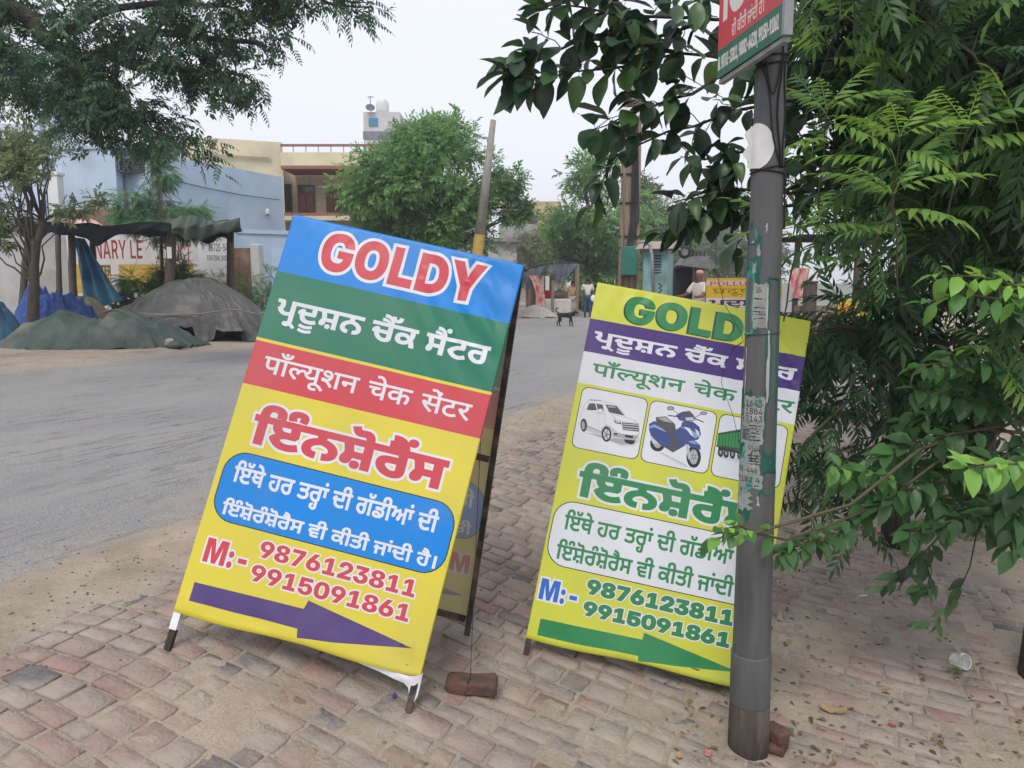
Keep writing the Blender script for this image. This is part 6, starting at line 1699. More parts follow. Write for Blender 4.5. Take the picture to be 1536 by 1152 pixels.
# big tree whose boughs hang over the road from the left
bt0 = Vector((-11.3, 14.2, 0.0))
bt = thing('spreading_tree', 'big dark tree overhanging the road at the upper left', 'tree', bt0)
random.seed(77)
BT = MB(); BL_ = Leaves()
MB().tube([bt0, bt0 + Vector((.1, -.1, 1.5)), bt0 + Vector((.4, -.3, 3.2)), bt0 + Vector((.9, -.5, 5.2))], [.4, .33, .3, .26], 12, jit=.06).build('trunk', M_bark, bt, smooth=True)
crotch = bt0 + Vector((.9, -.5, 5.2))
bigs = [[(-190, -60, 13.5), (-40, -15, 13.2), (25, 15, 13), (65, 60, 12.9), (115, 92, 12.8), (160, 75, 12.7), (230, 50, 12.6), (320, 60, 12.5), (400, 70, 12.4)],
        [(115, 92, 12.8), (98, 115, 12.7), (105, 132, 12.6), (140, 145, 12.5), (170, 172, 12.4), (215, 190, 12.3), (262, 205, 12.2)],
        [(65, 60, 12.9), (130, 30, 12.6), (220, 0, 12.4), (330, 10, 12.2), (410, 45, 12.1)],
        [(-40, -15, 13.2), (60, -50, 12.8), (200, -70, 12.4), (360, -40, 12.0), (440, -15, 11.8), (500, 8, 11.6), (555, 10, 11.5)],
        [(160, 75, 12.7), (200, 100, 12.6), (260, 95, 12.5), (330, 110, 12.4), (390, 130, 12.3)],
        [(-40, -15, 13.2), (-30, 60, 13.4), (10, 110, 13.6), (50, 150, 13.8)],
        [(25, 15, 13), (-20, 40, 12.6), (-60, 100, 12.4), (20, 130, 12.2)],
        [(105, 132, 12.6), (130, 170, 12.6), (150, 195, 12.6)],
        [(200, -70, 12.4), (330, -120, 12), (460, -80, 11.7), (520, -20, 11.5)]]
sprd = []
for i, pts in enumerate(bigs):
    p0 = [at(*q) for q in pts]
    if i in (0,): p0 = [crotch] + p0
    pth = []
    for a in range(len(p0) - 1):
        for k in range(5):
            q = p0[a].lerp(p0[a + 1], k / 5)
            q += Vector((mnoise.noise(q * 1.1), mnoise.noise(q * 1.1 + Vector((5, 0, 0))), mnoise.noise(q * 1.1 + Vector((0, 7, 0))))) * .14
            pth.append(q)
    pth.append(p0[-1])
    m = len(pth)
    r0 = .2 if i == 0 else .085
    BT.tube(pth, [r0 * (1 - .88 * k / (m - 1)) ** 1.0 for k in range(m)], 8, jit=.05)
    n = int(24 * len(pts) / 6)
    for q in range(n):
        p, d = sample(pth, random.uniform(.22 if i == 0 else .08, .999))
        if p.x < -9.9 and random.random() < .35: continue
        e = p + Vector((random.gauss(.12, .42), random.gauss(0, .6), random.gauss(.04, .3)))
        tw = bend_path(p, e, .06, 4, .1, q * 1.7)
        BT.tube(tw, [.014, .012, .009, .007, .005], 4, caps=False)
        sprd.append((tw, e))
tm = pinnate_template(5, .3, .36, .35, 6)
for tw, e in sprd:
    for q in range(26):
        p, d = sample(tw, random.uniform(.25, .999))
        p = p + Vector((random.gauss(0, .13), random.gauss(0, .15), random.gauss(-.02, .10)))
        dr = d * .5 + Vector((random.uniform(-1, 1), random.uniform(-1, 1), random.uniform(-.9, .3)))
        BL_.scatter(tm if q % 2 else SPRAY, [p], frame_from(np.array([dr]), np.array([[random.uniform(-.4, .4), random.uniform(-.4, .4), 1.0]])), [random.uniform(.2, .34)], [random.uniform(0, .95)])
BT.build('branches', M_bark, bt, smooth=True)
BL_.build('crown', GREEN_DARK, bt)

# crooked roadside tree beside the tarpaulin stall
lt = at(45, 440, 18.5); lt0 = Vector((lt.x, 18.5, 0))
k_ = 18.5 / FPX
fork_tree('roadside_tree', 'crooked thin tree with pale green leaves beside the white wall and stall', lt0, 4.9,
                [((.5, 0, 4.2), (1.0, .9, .8)), ((-.6, .2, 3.6), (.7, .7, .8)), ((1.3, .1, 3.4), (.6, .5, .4)), ((-.1, 0, 5.1), (1.1, .8, .6)), ((-.7, 0, 2.7), (.6, .5, .4))], 1500, .3, GREEN_OLIVE, 4, .15, (.45, 0), tmpl=SPRAY, lumps=36, bark=M_bark, trunk_to=.6, limb_r=.2)

# feathery pale tree growing behind the stall
ft = at(245, 440, 24.0)
fork_tree('feathery_tree', 'pale green feathery young tree rising behind the stall roof, in front of the blue house', (ft.x, 24, 0), 5.6,
          [((-.1, 0, 4.9), (.75, .7, .5)), ((.3, 0, 4.0), (1.5, 1.0, .5)), ((.5, .1, 3.2), (1.6, 1.0, .45)), ((-.9, 0, 3.6), (.8, .6, .35)), ((-.2, 0, 1.6), (.9, .6, .8)), ((.7, 0, 1.3), (.8, .5, .7)), ((.0, 0, 5.5), (.3, .3, .4))], 2900, .4, GREEN_PALE, 6, .06, (.1, 0), tmpl=FERN, lumps=44, flat_=.4, trunk_to=.95, bark=M_barkpale, limb_r=.25)

# round full tree in the middle
ct = at(640, 440, 31.0)
fork_tree('round_tree', 'full round bright green tree in the middle, beside the cream house', (ct.x, 31, 0), 8.4,
          [((0, 0, 5.6), (2.9, 2.6, 2.0)), ((-1.9, 0, 4.6), (1.6, 1.6, 1.3)), ((1.5, 0, 4.4), (1.8, 1.8, 1.5)), ((.2, 0, 7.1), (2.0, 1.8, .9)), ((-.3, -.5, 3.5), (2.2, 1.5, .9)), ((2.9, 0, 5.4), (.9, .9, 1.0)), ((3.5, 0, 4.4), (.6, .6, .7)), ((-1.5, 0, 6.2), (1.2, 1.2, .9))], 10500, .44, GREEN_FAR, 8, .28, lumps=130, trunk_to=.5)
# trees beyond, to the right of the middle
for nm, lb, px, Y, h, cr, nl, ls, lmz, sd, lp in (
        ('bushy_tree', 'dark green tree right of the middle, behind the brown utility pole', 885, 43, 9.0, [((0, 0, 5.6), (3.4, 3, 2.3)), ((-2.2, 0, 4.2), (1.8, 1.8, 1.5)), ((1.6, 0, 4.0), (2.4, 2, 2.0)), ((.3, 0, 7.6), (1.8, 1.8, 1.0)), ((-.5, 0, 2.6), (3.2, 2, 1.1))], 3600, .6, GREEN_FAR, 12, 60),
        ('bushy_tree', 'grey green thin-topped tree right of the brown utility pole', 985, 48, 9, [((0, 0, 5.2), (2.2, 2, 2.6)), ((.8, 0, 3.4), (2.2, 2, 1.6)), ((-.2, 0, 7.4), (1.2, 1.2, .9))], 1500, .6, GREEN_HAZY, 13, 40),
        ('bushy_tree', 'tall hazy tree far behind the kiosk, right of the pale trunkline', 1075, 95, 15, [((0, 0, 8.5), (6, 5, 4.5)), ((-4, 0, 6), (4, 4, 3.4)), ((4, 0, 6), (4.5, 4, 3.5)), ((0, 0, 3.5), (9, 4, 2.6))], 2600, 1.3, GREEN_HAZY, 14, 60),
        ('bushy_tree', 'distant hazy tree seen beside the yellow pollution board', 1010, 80, 9, [((0, 0, 5), (4, 4, 3)), ((3, 0, 4), (3.5, 3, 2.6)), ((-3, 0, 3.4), (3, 3, 2.4))], 1500, 1.1, GREEN_HAZY, 15, 40),
        ('bushy_tree', 'low distant tree behind the small thatched stall', 800, 62, 7, [((0, 0, 3.6), (2.6, 2, 1.6)), ((2.6, 0, 3.2), (2.4, 2, 1.5))], 1100, .7, GREEN_HAZY, 16, 30),
        ('bushy_tree', 'distant tree closing the road behind the standing man', 915, 70, 7.5, [((0, 0, 3.6), (4, 3, 2.2)), ((4, 0, 3.8), (3.5, 3, 2.2))], 1500, .8, GREEN_FAR, 19, 36)):
    b = at(px, 440, Y)
    fork_tree(nm, lb, (b.x, Y, 0), h, cr, nl, ls, lmz, sd, .22, lumps=lp, group='trees beyond the road bend')
# dry bush left of them
b = at(792, 440, 40)
fork_tree('dry_bush', 'bare brownish bush with thin grey twigs beside the small stall', (b.x, 40, 0), 4.2,
          [((0, 0, 2.6), (1.5, 1.2, 1.2)), ((-.8, 0, 2.0), (1.0, 1, .9)), ((.8, 0, 1.9), (1.2, 1, .9)), ((.2, 0, 3.6), (1.0, .8, .8))], 420, .42, GREY_DRY, 17, .1, lumps=50, bark=M_barkpale, limb_r=.3)
# scrub in front of the blue wall and by the ruined pillar
for px, Y, h, w, sd, lb in ((372, 24.5, 2.0, .8, 41, 'green scrub growing at the foot of the ruined pillar'), (408, 23.5, 2.2, .45, 42, 'thin green shrub by the corner of the blue wall'), (212, 24.6, 2.0, 1.0, 43, 'leafy shrub in front of the painted white wall'), (318, 25, 1.9, .8, 44, 'feathery shrub below the phone number on the wall')):
    b = at(px, 470, Y)
    fork_tree('shrub', lb, (b.x, Y, 0), h, [((0, 0, h * .62), (w, w, h * .34)), ((w * .4, 0, h * .35), (w, w, h * .3)), ((-w * .4, 0, h * .3), (w * .8, w, h * .28))], 420, .3, GREEN_PALE if sd != 41 else GREEN_FAR, sd, .035, tmpl=FERN, lumps=22, bark=M_barkpale, group='shrubs along the far walls')

# ------------------------------------------------------------------ across the road: walls, houses, the tarpaulin stall
def px2m(n, Y): return n / FPX * Y


M_wallwhite = mat('stained_white_plaster', (.56, .56, .56), (.46, .46, .46), 2.2, rough=.9, bump=.15, dirt=(.3, .3, .29), dscale=.7)
M_wallpaint = mat('painted_wall_white', (.58, .56, .55), (.5, .48, .47), 2.2, rough=.9, bump=.1)
M_wallyellow = mat('painted_wall_yellow', (.55, .36, .07), (.42, .28, .07), 3, rough=.9, bump=.1)
M_wallred = mat('wall_red_lettering', (.3, .05, .045), None, 6, rough=.9, bump=0)
M_wallink = mat('wall_black_lettering', (.06, .055, .07), None, 6, rough=.9, bump=0)
M_blueplaster = mat('pale_blue_plaster', (.43, .535, .67), (.38, .48, .61), 1.1, rough=.85, bump=.08, dirt=(.34, .41, .5), dscale=.6)
M_blueshade = mat('blue_grey_trim', (.2, .22, .27), None, 3, rough=.8, bump=.05)
M_cream = mat('cream_plaster', (.66, .59, .41), (.6, .53, .36), 1.0, rough=.85, bump=.08, dirt=(.48, .42, .31), dscale=.6)
M_redtrim = mat('dull_red_trim', (.3, .13, .1), (.24, .11, .09), 3, rough=.8, bump=.05)
M_rail = mat('painted_rail', (.5, .42, .34), None, 5, rough=.6, bump=0)
M_doorwood = mat('brown_door_wood', (.2, .075, .04), (.14, .055, .035), 4, rough=.6, bump=.1, stretch=(6, 6, 1))
M_glass = mat('dark_window_glass', (.03, .035, .045), (.05, .055, .065), 3, rough=.15, bump=0, spec=.6)
M_whiteblock = mat('white_block', (.66, .67, .68), (.58, .59, .6), 1.3, rough=.85, bump=.05)
M_brickwall = mat('exposed_brick', (.24, .12, .085), (.16, .09, .07), 9, rough=.95, bump=.6, bscale=18, dirt=(.3, .22, .17), dscale=1.5)
M_concrete = mat('grey_concrete', (.33, .325, .31), (.25, .245, .235), 4, rough=.92, bump=.3, bscale=25, dirt=(.2, .19, .17), dscale=1.2)
M_iron = mat('dark_iron', (.03, .03, .035), None, 10, rough=.6, bump=0)
M_acgrey = mat('cooler_grey', (.12, .13, .15), (.09, .1, .11), 6, rough=.6, bump=0)


def slab_between(a, b, z0, z1, thick, name, m, parent=None, bev=0.0):
    """an upright wall slab whose face runs from plan point a to b, thickness going away from the road"""
    a, b = Vector((a[0], a[1], 0)), Vector((b[0], b[1], 0))
    t = (b - a).normalized(); n = Vector((-t.y, t.x, 0))
    if n.y < 0: n = -n
    M = Matrix((t, n, Vector((0, 0, 1)))).transposed()
    c = (a + b) / 2 + n * thick / 2 + Vector((0, 0, (z0 + z1) / 2))
    return MB().box(c, ((b - a).length, thick, z1 - z0), M, bev).build(name, m, parent)


def XY(px, Y): return ((px - 768) / FPX * Y * 1.0, Y)


def zpix(py, Y):
    return at(768, py, Y).z


def Xat(px, py, Y): return at(px, py, Y).x


# white boundary wall at the far left, with a white pillar and iron rails on top
wl_ = thing('boundary_wall', 'plain stained white boundary wall behind the left stall tarps', 'wall', (Xat(40, 400, 27), 27, 0))
slab_between((Xat(-220, 400, 24), 24), (Xat(112, 400, 27.6), 27.6), -.2, zpix(330, 26.5), .3, 'wall', M_wallwhite, wl_)
slab_between((Xat(-222, 400, 23.95), 23.95), (Xat(113, 400, 27.58), 27.58), zpix(330, 26.5), zpix(325, 26.5), .38, 'coping', M_wallwhite, wl_)
gp = thing('gate_pillar', 'white gate pillar with iron bars standing behind the roadside tree', 'pillar', (Xat(80, 330, 28.4), 28.4, 0))
z1 = zpix(262, 28.4)
MB().box((Xat(80, 300, 28.4), 28.6, z1 / 2), (px2m(15, 28.4), .4, z1)).build('pillar', M_whiteblock, gp)
MB().box((Xat(80, 300, 28.4), 28.6, z1 + .05), (px2m(19, 28.4), .5, .1)).build('cap', M_whiteblock, gp)
for k in range(6):
    MB().bar((Xat(57 + k * 4, 300, 28.5), 28.6, zpix(332, 28.5)), (Xat(57 + k * 4, 300, 28.5), 28.6, zpix(283, 28.5)), .035).build('rail', M_iron, gp)
MB().bar((Xat(55, 300, 28.5), 28.6, zpix(290, 28.5)), (Xat(79, 300, 28.5), 28.6, zpix(290, 28.5)), .03).build('rail', M_iron, gp)

# painted wall with worn lettering
wall_y = 27.0
pw = thing('painted_wall', 'long low wall painted white and yellow with faded red lettering behind the stall', 'wall', (Xat(230, 400, wall_y), wall_y, 0))
xa, xb = Xat(112, 400, wall_y + .4), Xat(352, 400, wall_y + .4)
ztop = zpix(345, wall_y)
slab_between((xa, wall_y + .05), (xb, wall_y + .05), -.2, ztop, .25, 'wall', M_concrete, pw)


def wallP(u, v): return np.c_[u, np.full_like(u, wall_y), v]


def wtext(run, x0, x1, y0, y1, bold=0.0):
    t = text(run, Xat(x0, y1, wall_y), Xat(x1, y1, wall_y), zpix(y1, wall_y), zpix(y0, wall_y), 0, 730)
    return grow(t, bold) if bold else t


z_ = lambda y: zpix(y, wall_y)
x_ = lambda x: Xat(x, 400, wall_y)
WL = [(1, poly((xa, z_(440)), (x_(290), z_(440)), (x_(290), z_(396)), (xa, z_(397)))),
      (0, poly((x_(166), z_(396)), (x_(178), z_(396)), (x_(178), z_(440)), (x_(166), z_(440)))),
      (2, wtext('nary', 143, 214, 360, 388)), (3, wtext('ter', 152, 167, 398, 414, .004)),
      (2, wtext('ject', 262, 287, 366, 392, .0)),
      (4, poly((x_(299), z_(362)), (x_(348), z_(362)), (x_(348), z_(410)), (x_(299), z_(410)))),
      (3, wtext('w1', 313, 345, 365, 377)), (3, wtext('w2', 311, 344, 383, 391))]
WL = [(m, [np.c_[np.clip(c[:, 0], xa, xb), np.clip(c[:, 1], 0, ztop)] for c in cs]) for m, cs in WL]
printed('painted_face', (xa, 0, xb, ztop - .02), WL, [M_wallpaint, M_wallyellow, M_wallred, M_wallink, M_whiteblock], wallP, pw, step=.5)
# brick parapet with a corrugated sheet, left over the wall
bp_ = thing('brick_parapet', 'low red brick parapet above the painted wall, behind the stall roof', 'wall', (Xat(135, 330, 27.7), 27.7, 0))
slab_between((Xat(92, 330, 27.7), 27.7), (Xat(188, 330, 27.7), 27.7), 0, zpix(314, 27.7), .23, 'brickwork', M_brickwall, bp_)
# ruined brick pillar
rp = thing('ruined_pillar', 'broken brick and plaster pillar stub before the blue wall', 'pillar', (Xat(372, 400, 26), 26, 0))
slab_between((Xat(350, 400, 26), 26), (Xat(378, 400, 26), 26), -.1, zpix(372, 26), .4, 'brickwork', M_brickwall, rp)
MB().box((Xat(384, 400, 26), 26.15, zpix(366, 26) / 2), (px2m(13, 26), .5, zpix(366, 26)), None, .03).build('pillar', M_wallwhite, rp)

# blue house
bY = 32.0
bh = thing('blue_house', 'pale blue flat-roofed house with a sloping parapet, behind the stall', 'house', (Xat(260, 400, bY), bY, 0))
# right wing: its parapet falls away towards the right because the wall recedes
a = (Xat(226, 250, 30.0), 30.0); b = (Xat(424, 262, 35.0), 35.0)
ztA, ztB = zpix(228, 30.0), zpix(266, 35.0)
va = [Vector((a[0], a[1], -.1)), Vector((b[0], b[1], -.1)), Vector((b[0], b[1], ztB)), Vector((a[0], a[1], ztA))]
tn = Vector((b[0] - a[0], b[1] - a[1], 0)).normalized(); nn = Vector((-tn.y, tn.x, 0))
if nn.y < 0: nn = -nn
mb = MB(); back = [p + nn * 6 for p in va]
mb.add(va + back, [(0, 1, 2, 3), (5, 4, 7, 6), (3, 2, 6, 7), (1, 5, 6, 2), (4, 0, 3, 7)])
mb.build('right_wing', M_blueplaster, bh)
slab_between((Xat(364, 338, 33.3), 33.28), (Xat(423, 338, 34.9), 34.88), zpix(344, 34), zpix(331, 34), .02, 'band', M_blueshade, bh)
# low blue yard wall with a step
yw = thing('yard_wall', 'low pale blue yard wall below the blue house, right of the ruined pillar', 'wall', (Xat(400, 400, 28), 28, 0))
slab_between((Xat(356, 400, 28), 28), (Xat(440, 400, 29), 29), -.1, zpix(348, 28.5), .2, 'wall', M_blueplaster, yw)
slab_between((Xat(354, 340, 28), 27.96), (Xat(441, 340, 29), 28.96), zpix(351, 28.5), zpix(345, 28.5), .3, 'coping', M_blueplaster, yw)
slab_between((Xat(408, 400, 27.6), 27.6), (Xat(424, 400, 27.7), 27.7), 0, zpix(372, 27.6), .3, 'pier', M_blueplaster, yw)
# left front of the blue house
slab_between((Xat(92, 250, 30.5), 30.5), (Xat(173, 250, 30.2), 30.2), -.1, zpix(222, 30.4), .4, 'front_wall', M_blueplaster, bh)
slab_between((Xat(172, 250, 30.9), 30.9), (Xat(232, 250, 30.7), 30.7), -.1, zpix(226, 30.8), .3, 'recess_wall', M_blueplaster, bh)
slab_between((Xat(90, 222, 30.4), 30.42), (Xat(235, 222, 29.9), 29.9), zpix(224, 30.4), zpix(219, 30.4), 1.0, 'roof_slab', M_blueplaster, bh)


def window(parent, px0, py0, px1, py1, Y, frame=M_doorwood, glass=M_glass, bars=2, name='window', off=.03, depth=.08):
    x0, x1 = Xat(px0, py1, Y), Xat(px1, py1, Y); z0, z1 = zpix(py1, Y), zpix(py0, Y)
    f = MB(); w = .07
    f.box(((x0 + x1) / 2, Y - off, z1 - w / 2), (x1 - x0, depth, w)); f.box(((x0 + x1) / 2, Y - off, z0 + w / 2), (x1 - x0, depth, w))
    for x in (x0 + w / 2, x1 - w / 2): f.box((x, Y - off, (z0 + z1) / 2), (w, depth, z1 - z0 - 2 * w))
    for k in range(bars):
        x = x0 + (x1 - x0) * (k + 1) / (bars + 1)
        f.box((x, Y - off, (z0 + z1) / 2), (.05, depth * .7, z1 - z0 - 2 * w))
    o = f.build(name, frame, parent)
    MB().box(((x0 + x1) / 2, Y - off + .012, (z0 + z1) / 2), (x1 - x0 - w * 1.5, .02, z1 - z0 - w * 1.5)).build('pane', glass, o)
    return o


window(bh, 174, 287, 192, 318, 30.78, M_redtrim, M_glass, 0)
window(bh, 197, 292, 210, 318, 30.72, M_whiteblock, M_glass, 1)
wc = thing('window_cooler', 'dark box air cooler on the wall of the blue house', 'cooler', (Xat(201, 245, 30.6), 30.6, zpix(259, 30.6)))
MB().box((Xat(201, 247, 30.4), 30.45, zpix(247, 30.4)), (px2m(42, 30.4), .45, px2m(24, 30.4)), None, .03).build('body', M_acgrey, wc)
lv = MB()
for k in range(5): lv.box((Xat(201, 247, 30.2), 30.215, zpix(239 + k * 4, 30.2)), (px2m(36, 30.2), .02, .04))
lv.build('grille', M_iron, wc)
lw = thing('wall_lamp', 'small white lamp on the right end of the blue house wall', 'lamp', (Xat(400, 320, 34), 34, zpix(322, 34)))
MB().box((Xat(400, 318, 34), 34.15, zpix(318, 34)), (.14, .22, .3), None, .04).build('housing', M_whiteblock, lw)
MB().box((Xat(401, 322, 34), 34.03, zpix(322, 34)), (.1, .06, .1)).build('lens', M_acgrey, lw)
for px, Yp in ((282, 31.35), (352, 33.1)):
    MB().tube([(Xat(px, 300, Yp), Yp - .06, .2), (Xat(px, 300, Yp), Yp - .06, zpix(262, Yp))], .05, 7).build('drain_pipe', M_whiteblock, bh)
MB().tube([at(228, 262, 29.95), at(300, 280, 31.6), at(360, 292, 33.1), at(420, 300, 34.7)], .018, 4).build('wall_cable', M_iron, bh)
# white roof structure with a round fan
rf = thing('roof_room', 'small white rooftop room with a round dark fan on the blue house', 'room', (Xat(170, 215, 33.5), 33.5, zpix(222, 33)))
slab_between((Xat(124, 210, 33.5), 33.5), (Xat(232, 210, 33.2), 33.2), zpix(226, 33.4), zpix(196, 33.4), 2.5, 'walls', M_whiteblock, rf)
MB().lathe((Xat(141, 214, 33.3), 33.42, zpix(214, 33.3)), [(.23, 0), (.25, .02), (.25, .06)], 20, (0, -1, 0)).build('fan', M_acgrey, rf)
# tall pale blue storey behind
tb_ = thing('tall_pale_house', 'tall pale blue-grey house block behind the overhanging branches at far left', 'house', (Xat(80, 200, 46), 46, 0))
M_paleblue = mat('hazy_blue_plaster', (.5, .57, .74), (.46, .53, .7), .6, rough=.9, bump=.02)
slab_between((Xat(-160, 200, 46), 46), (Xat(60, 200, 46), 46), 0, zpix(186, 46), 6, 'lower_block', M_paleblue, tb_)
slab_between((Xat(52, 150, 46.5), 46.5), (Xat(122, 150, 46.5), 46.5), 0, zpix(105, 46), 6, 'upper_block', M_paleblue, tb_)

# cream house with a balcony
cY = 40.0
ch = thing('cream_house', 'two-storey cream house with brown doors and a railed balcony, left of the round tree', 'house', (Xat(430, 400, cY), cY, 0))
slab_between((Xat(245, 230, 38), 38), (Xat(424, 230, 40), 40), 0, zpix(208, 39), 7, 'side_wall', M_cream, ch)
slab_between((Xat(300, 230, 38.5), 38.42), (Xat(404, 230, 39.6), 39.6), zpix(233, 39), zpix(229, 39), .08, 'ledge', M_cream, ch)
slab_between((Xat(400, 300, 42.2), 42.2), (Xat(640, 300, 42.2), 42.2), 0, zpix(232, 42), 5, 'main_wall', M_cream, ch)
# deep upper balcony slab and parapet, roof rail
ax0, ax1 = Xat(424, 255, cY), Xat(648, 255, cY)
MB().box(((ax0 + ax1) / 2, cY + .9, zpix(252, cY)), (ax1 - ax0, 2.4, .16)).build('balcony_slab', M_redtrim, ch)
MB().box(((ax0 + ax1) / 2, cY - .2, zpix(241, cY)), (ax1 - ax0, .14, px2m(21, cY))).build('parapet', M_cream, ch)
for k in range(13):
    x = ax0 + (ax1 - ax0) * k / 12
    MB().box((x, cY - .2, zpix(225, cY)), (.05, .05, px2m(11, cY))).build('baluster', M_rail, ch)
MB().bar((ax0, cY - .2, zpix(219, cY)), (ax1, cY - .2, zpix(219, cY)), .11, .11).build('handrail', M_redtrim, ch)
MB().box(((ax0 + ax1) / 2, cY + .9, zpix(322, cY)), (ax1 - ax0, 2.4, .14)).build('lower_slab', M_redtrim, ch)
MB().box(((ax0 + ax1) / 2, cY - .22, zpix(327, cY)), (ax1 - ax0, .14, px2m(8, cY))).build('slab_edge', M_cream, ch)
window(ch, 424, 276, 439, 318, 42.1, M_doorwood, M_glass, 1, 'window')
d1 = MB().box((Xat(459, 300, 42), 42.1, zpix(299, 42)), (px2m(25, 42), .1, px2m(42, 42)), None, .02).build('door', M_doorwood, ch)
for kx in (453, 465):
    MB().box((Xat(kx, 300, 42), 42.03, zpix(305, 42)), (px2m(8, 42), .05, px2m(24, 42))).build('door_panel', M_redtrim, d1)
MB().box((Xat(459, 283, 42), 42.03, zpix(284, 42)), (px2m(20, 42), .05, px2m(7, 42))).build('pane', M_glass, d1)
MB().box((Xat(504, 300, 42), 42.1, zpix(299, 42)), (px2m(30, 42), .1, px2m(42, 42)), None, .02).build('door', M_doorwood, ch)
MB().box((Xat(478, 306, 42), 42.12, zpix(306, 42)), (px2m(5, 42), .08, px2m(5, 42))).build('meter_box', M_whiteblock, ch)
ds = MB().tube([at(467, 252, 40.5), at(463, 280, 40.9), at(471, 300, 41.2), at(458, 330, 41.2)], .012, 4)
tag(ds.build('hanging_cable', M_iron), 'thin dark cable drooping across the balcony of the cream house', 'cable')
tag(MB().ball(at(314, 206, 39.5), .09, 8, 6, (1.6, .7, 1)).build('perched_bird', M_iron, smooth=True), 'tiny dark bird perched on the cream house parapet', 'bird')
# stair tower with water tank and dish
tY = 66
st = thing('stair_tower', 'tall grey rooftop tower with a teal window and water tank, behind the round tree', 'tower', (Xat(565, 300, tY), tY, 0))
slab_between((Xat(545, 180, tY), tY), (Xat(600, 180, tY), tY), 0, zpix(168, tY), 4, 'walls', mat('light_grey_tower', (.52, .52, .53), (.46, .46, .47), 1, rough=.9, bump=.03), st)
slab_between((Xat(544, 180, tY), tY - .05), (Xat(600, 180, tY), tY - .05), zpix(209, tY), zpix(197, tY), .1, 'band', M_blueshade, st)
tg = mat('teal_glass', (.03, .26, .36), (.04, .2, .3), 3, rough=.2, bump=0)
tw_ = MB().box((Xat(560, 183, tY), tY - .04, zpix(183, tY)), (px2m(13, tY), .12, px2m(11, tY))).build('window', tg, st)
MB().lathe((Xat(571, 168, tY), tY + 1, zpix(168, tY)), [(px2m(9, tY), 0), (px2m(9.5, tY), .3), (px2m(9.5, tY), px2m(15, tY)), (px2m(7, tY), px2m(20, tY)), (.25, px2m(22, tY))], 18).build('water_tank', mat('white_tank', (.62, .62, .6), (.55, .55, .53), 3, rough=.5, bump=0), st, smooth=True)
dsh = MB().lathe((Xat(556, 162, tY), tY - .2, zpix(162, tY)), [(.02, -.16), (.25, -.1), (.38, 0), (.385, .01), (.25, -.08)], 16, (.2, -.8, .55)).build('dish_aerial', M_acgrey, st, smooth=True)
MB().bar((Xat(556, 160, tY), tY + .1, zpix(168, tY)), (Xat(555, 160, tY), tY + .1, zpix(144, tY)), .05).build('aerial_mast', M_iron, st)
MB().bar((Xat(551, 145, tY), tY + .1, zpix(145, tY)), (Xat(560, 145, tY), tY + .1, zpix(145, tY)), .05).build('aerial_arm', M_iron, st)
# yellow house with columns and black tank
yY = 78
yh = thing('yellow_house', 'distant dull yellow house with rooftop columns, right of the round tree', 'house', (Xat(790, 330, yY), yY, 0))
M_ylw = mat('dull_yellow_plaster', (.55, .44, .22), (.42, .34, .19), .6, rough=.9, bump=.05, dirt=(.3, .25, .16), dscale=.5)
slab_between((Xat(755, 320, yY), yY), (Xat(842, 320, yY), yY), 0, zpix(302, yY), 6, 'walls', M_ylw, yh)
for x in (757, 774): MB().box((Xat(x, 290, yY), yY + .3, zpix(292, yY)), (.35, .35, px2m(24, yY))).build('column', M_ylw, yh)
MB().box((Xat(800, 340, yY), yY - .04, zpix(330, yY)), (px2m(12, yY), .1, px2m(14, yY))).build('window', M_glass, yh)
wt = thing('water_tank', 'black plastic water tank on the dull yellow house', 'tank', (Xat(788, 318, yY - 1.5), yY - 1.5, zpix(324, yY - 1.5)))
MB().lathe((Xat(787, 322, yY - 1.5), yY - 1.5, zpix(324, yY - 1.5)), [(.66, 0), (.68, .25), (.64, .3), (.68, .4), (.64, .75), (.68, .85), (.6, 1.35), (.25, 1.55), (.25, 1.65)], 18).build('body', mat('black_plastic', (.03, .035, .05), None, 5, rough=.45, bump=0), wt, smooth=True)
gw = thing('grey_house', 'low grey house with a dark doorway at the foot of the distant yellow house', 'house', (Xat(790, 370, 70), 70, 0))
slab_between((Xat(748, 370, 70), 70), (Xat(850, 370, 70), 70), 0, zpix(336, 70), 5, 'walls', M_concrete, gw)
MB().box((Xat(768, 370, 70), 69.98, 1.1), (1.2, .1, 2.2)).build('door', M_glass, gw)
MB().box((Xat(800, 366, 70), 69.98, 1.9), (1.4, .1, 1.1)).build('window', M_glass, gw)
lo = thing('low_building', 'low whitish roadside building with a flat roof, behind the top of the blue board', 'building', (Xat(735, 380, 46), 46, 0))
slab_between((Xat(690, 380, 46), 46), (Xat(775, 380, 47), 47), 0, zpix(362, 46), 4, 'walls', M_wallwhite, lo)
slab_between((Xat(686, 380, 46), 45.7), (Xat(780, 380, 47), 46.7), zpix(362, 46), zpix(356, 46), 4.6, 'roof', M_concrete, lo)
MB().box((Xat(758, 380, 46.5), 46.5, 1.0), (1.5, .2, 2.0)).build('doorway', M_glass, lo)

# ---- the tarpaulin stall
def tarp_mat(name, c, c2, dirt=None, rough=.55):
    return mat(name, c, c2, 1.6, rough=rough, bump=.5, bscale=5, spec=.4, dirt=dirt, dscale=1.1, bdist=.05, detail=4)


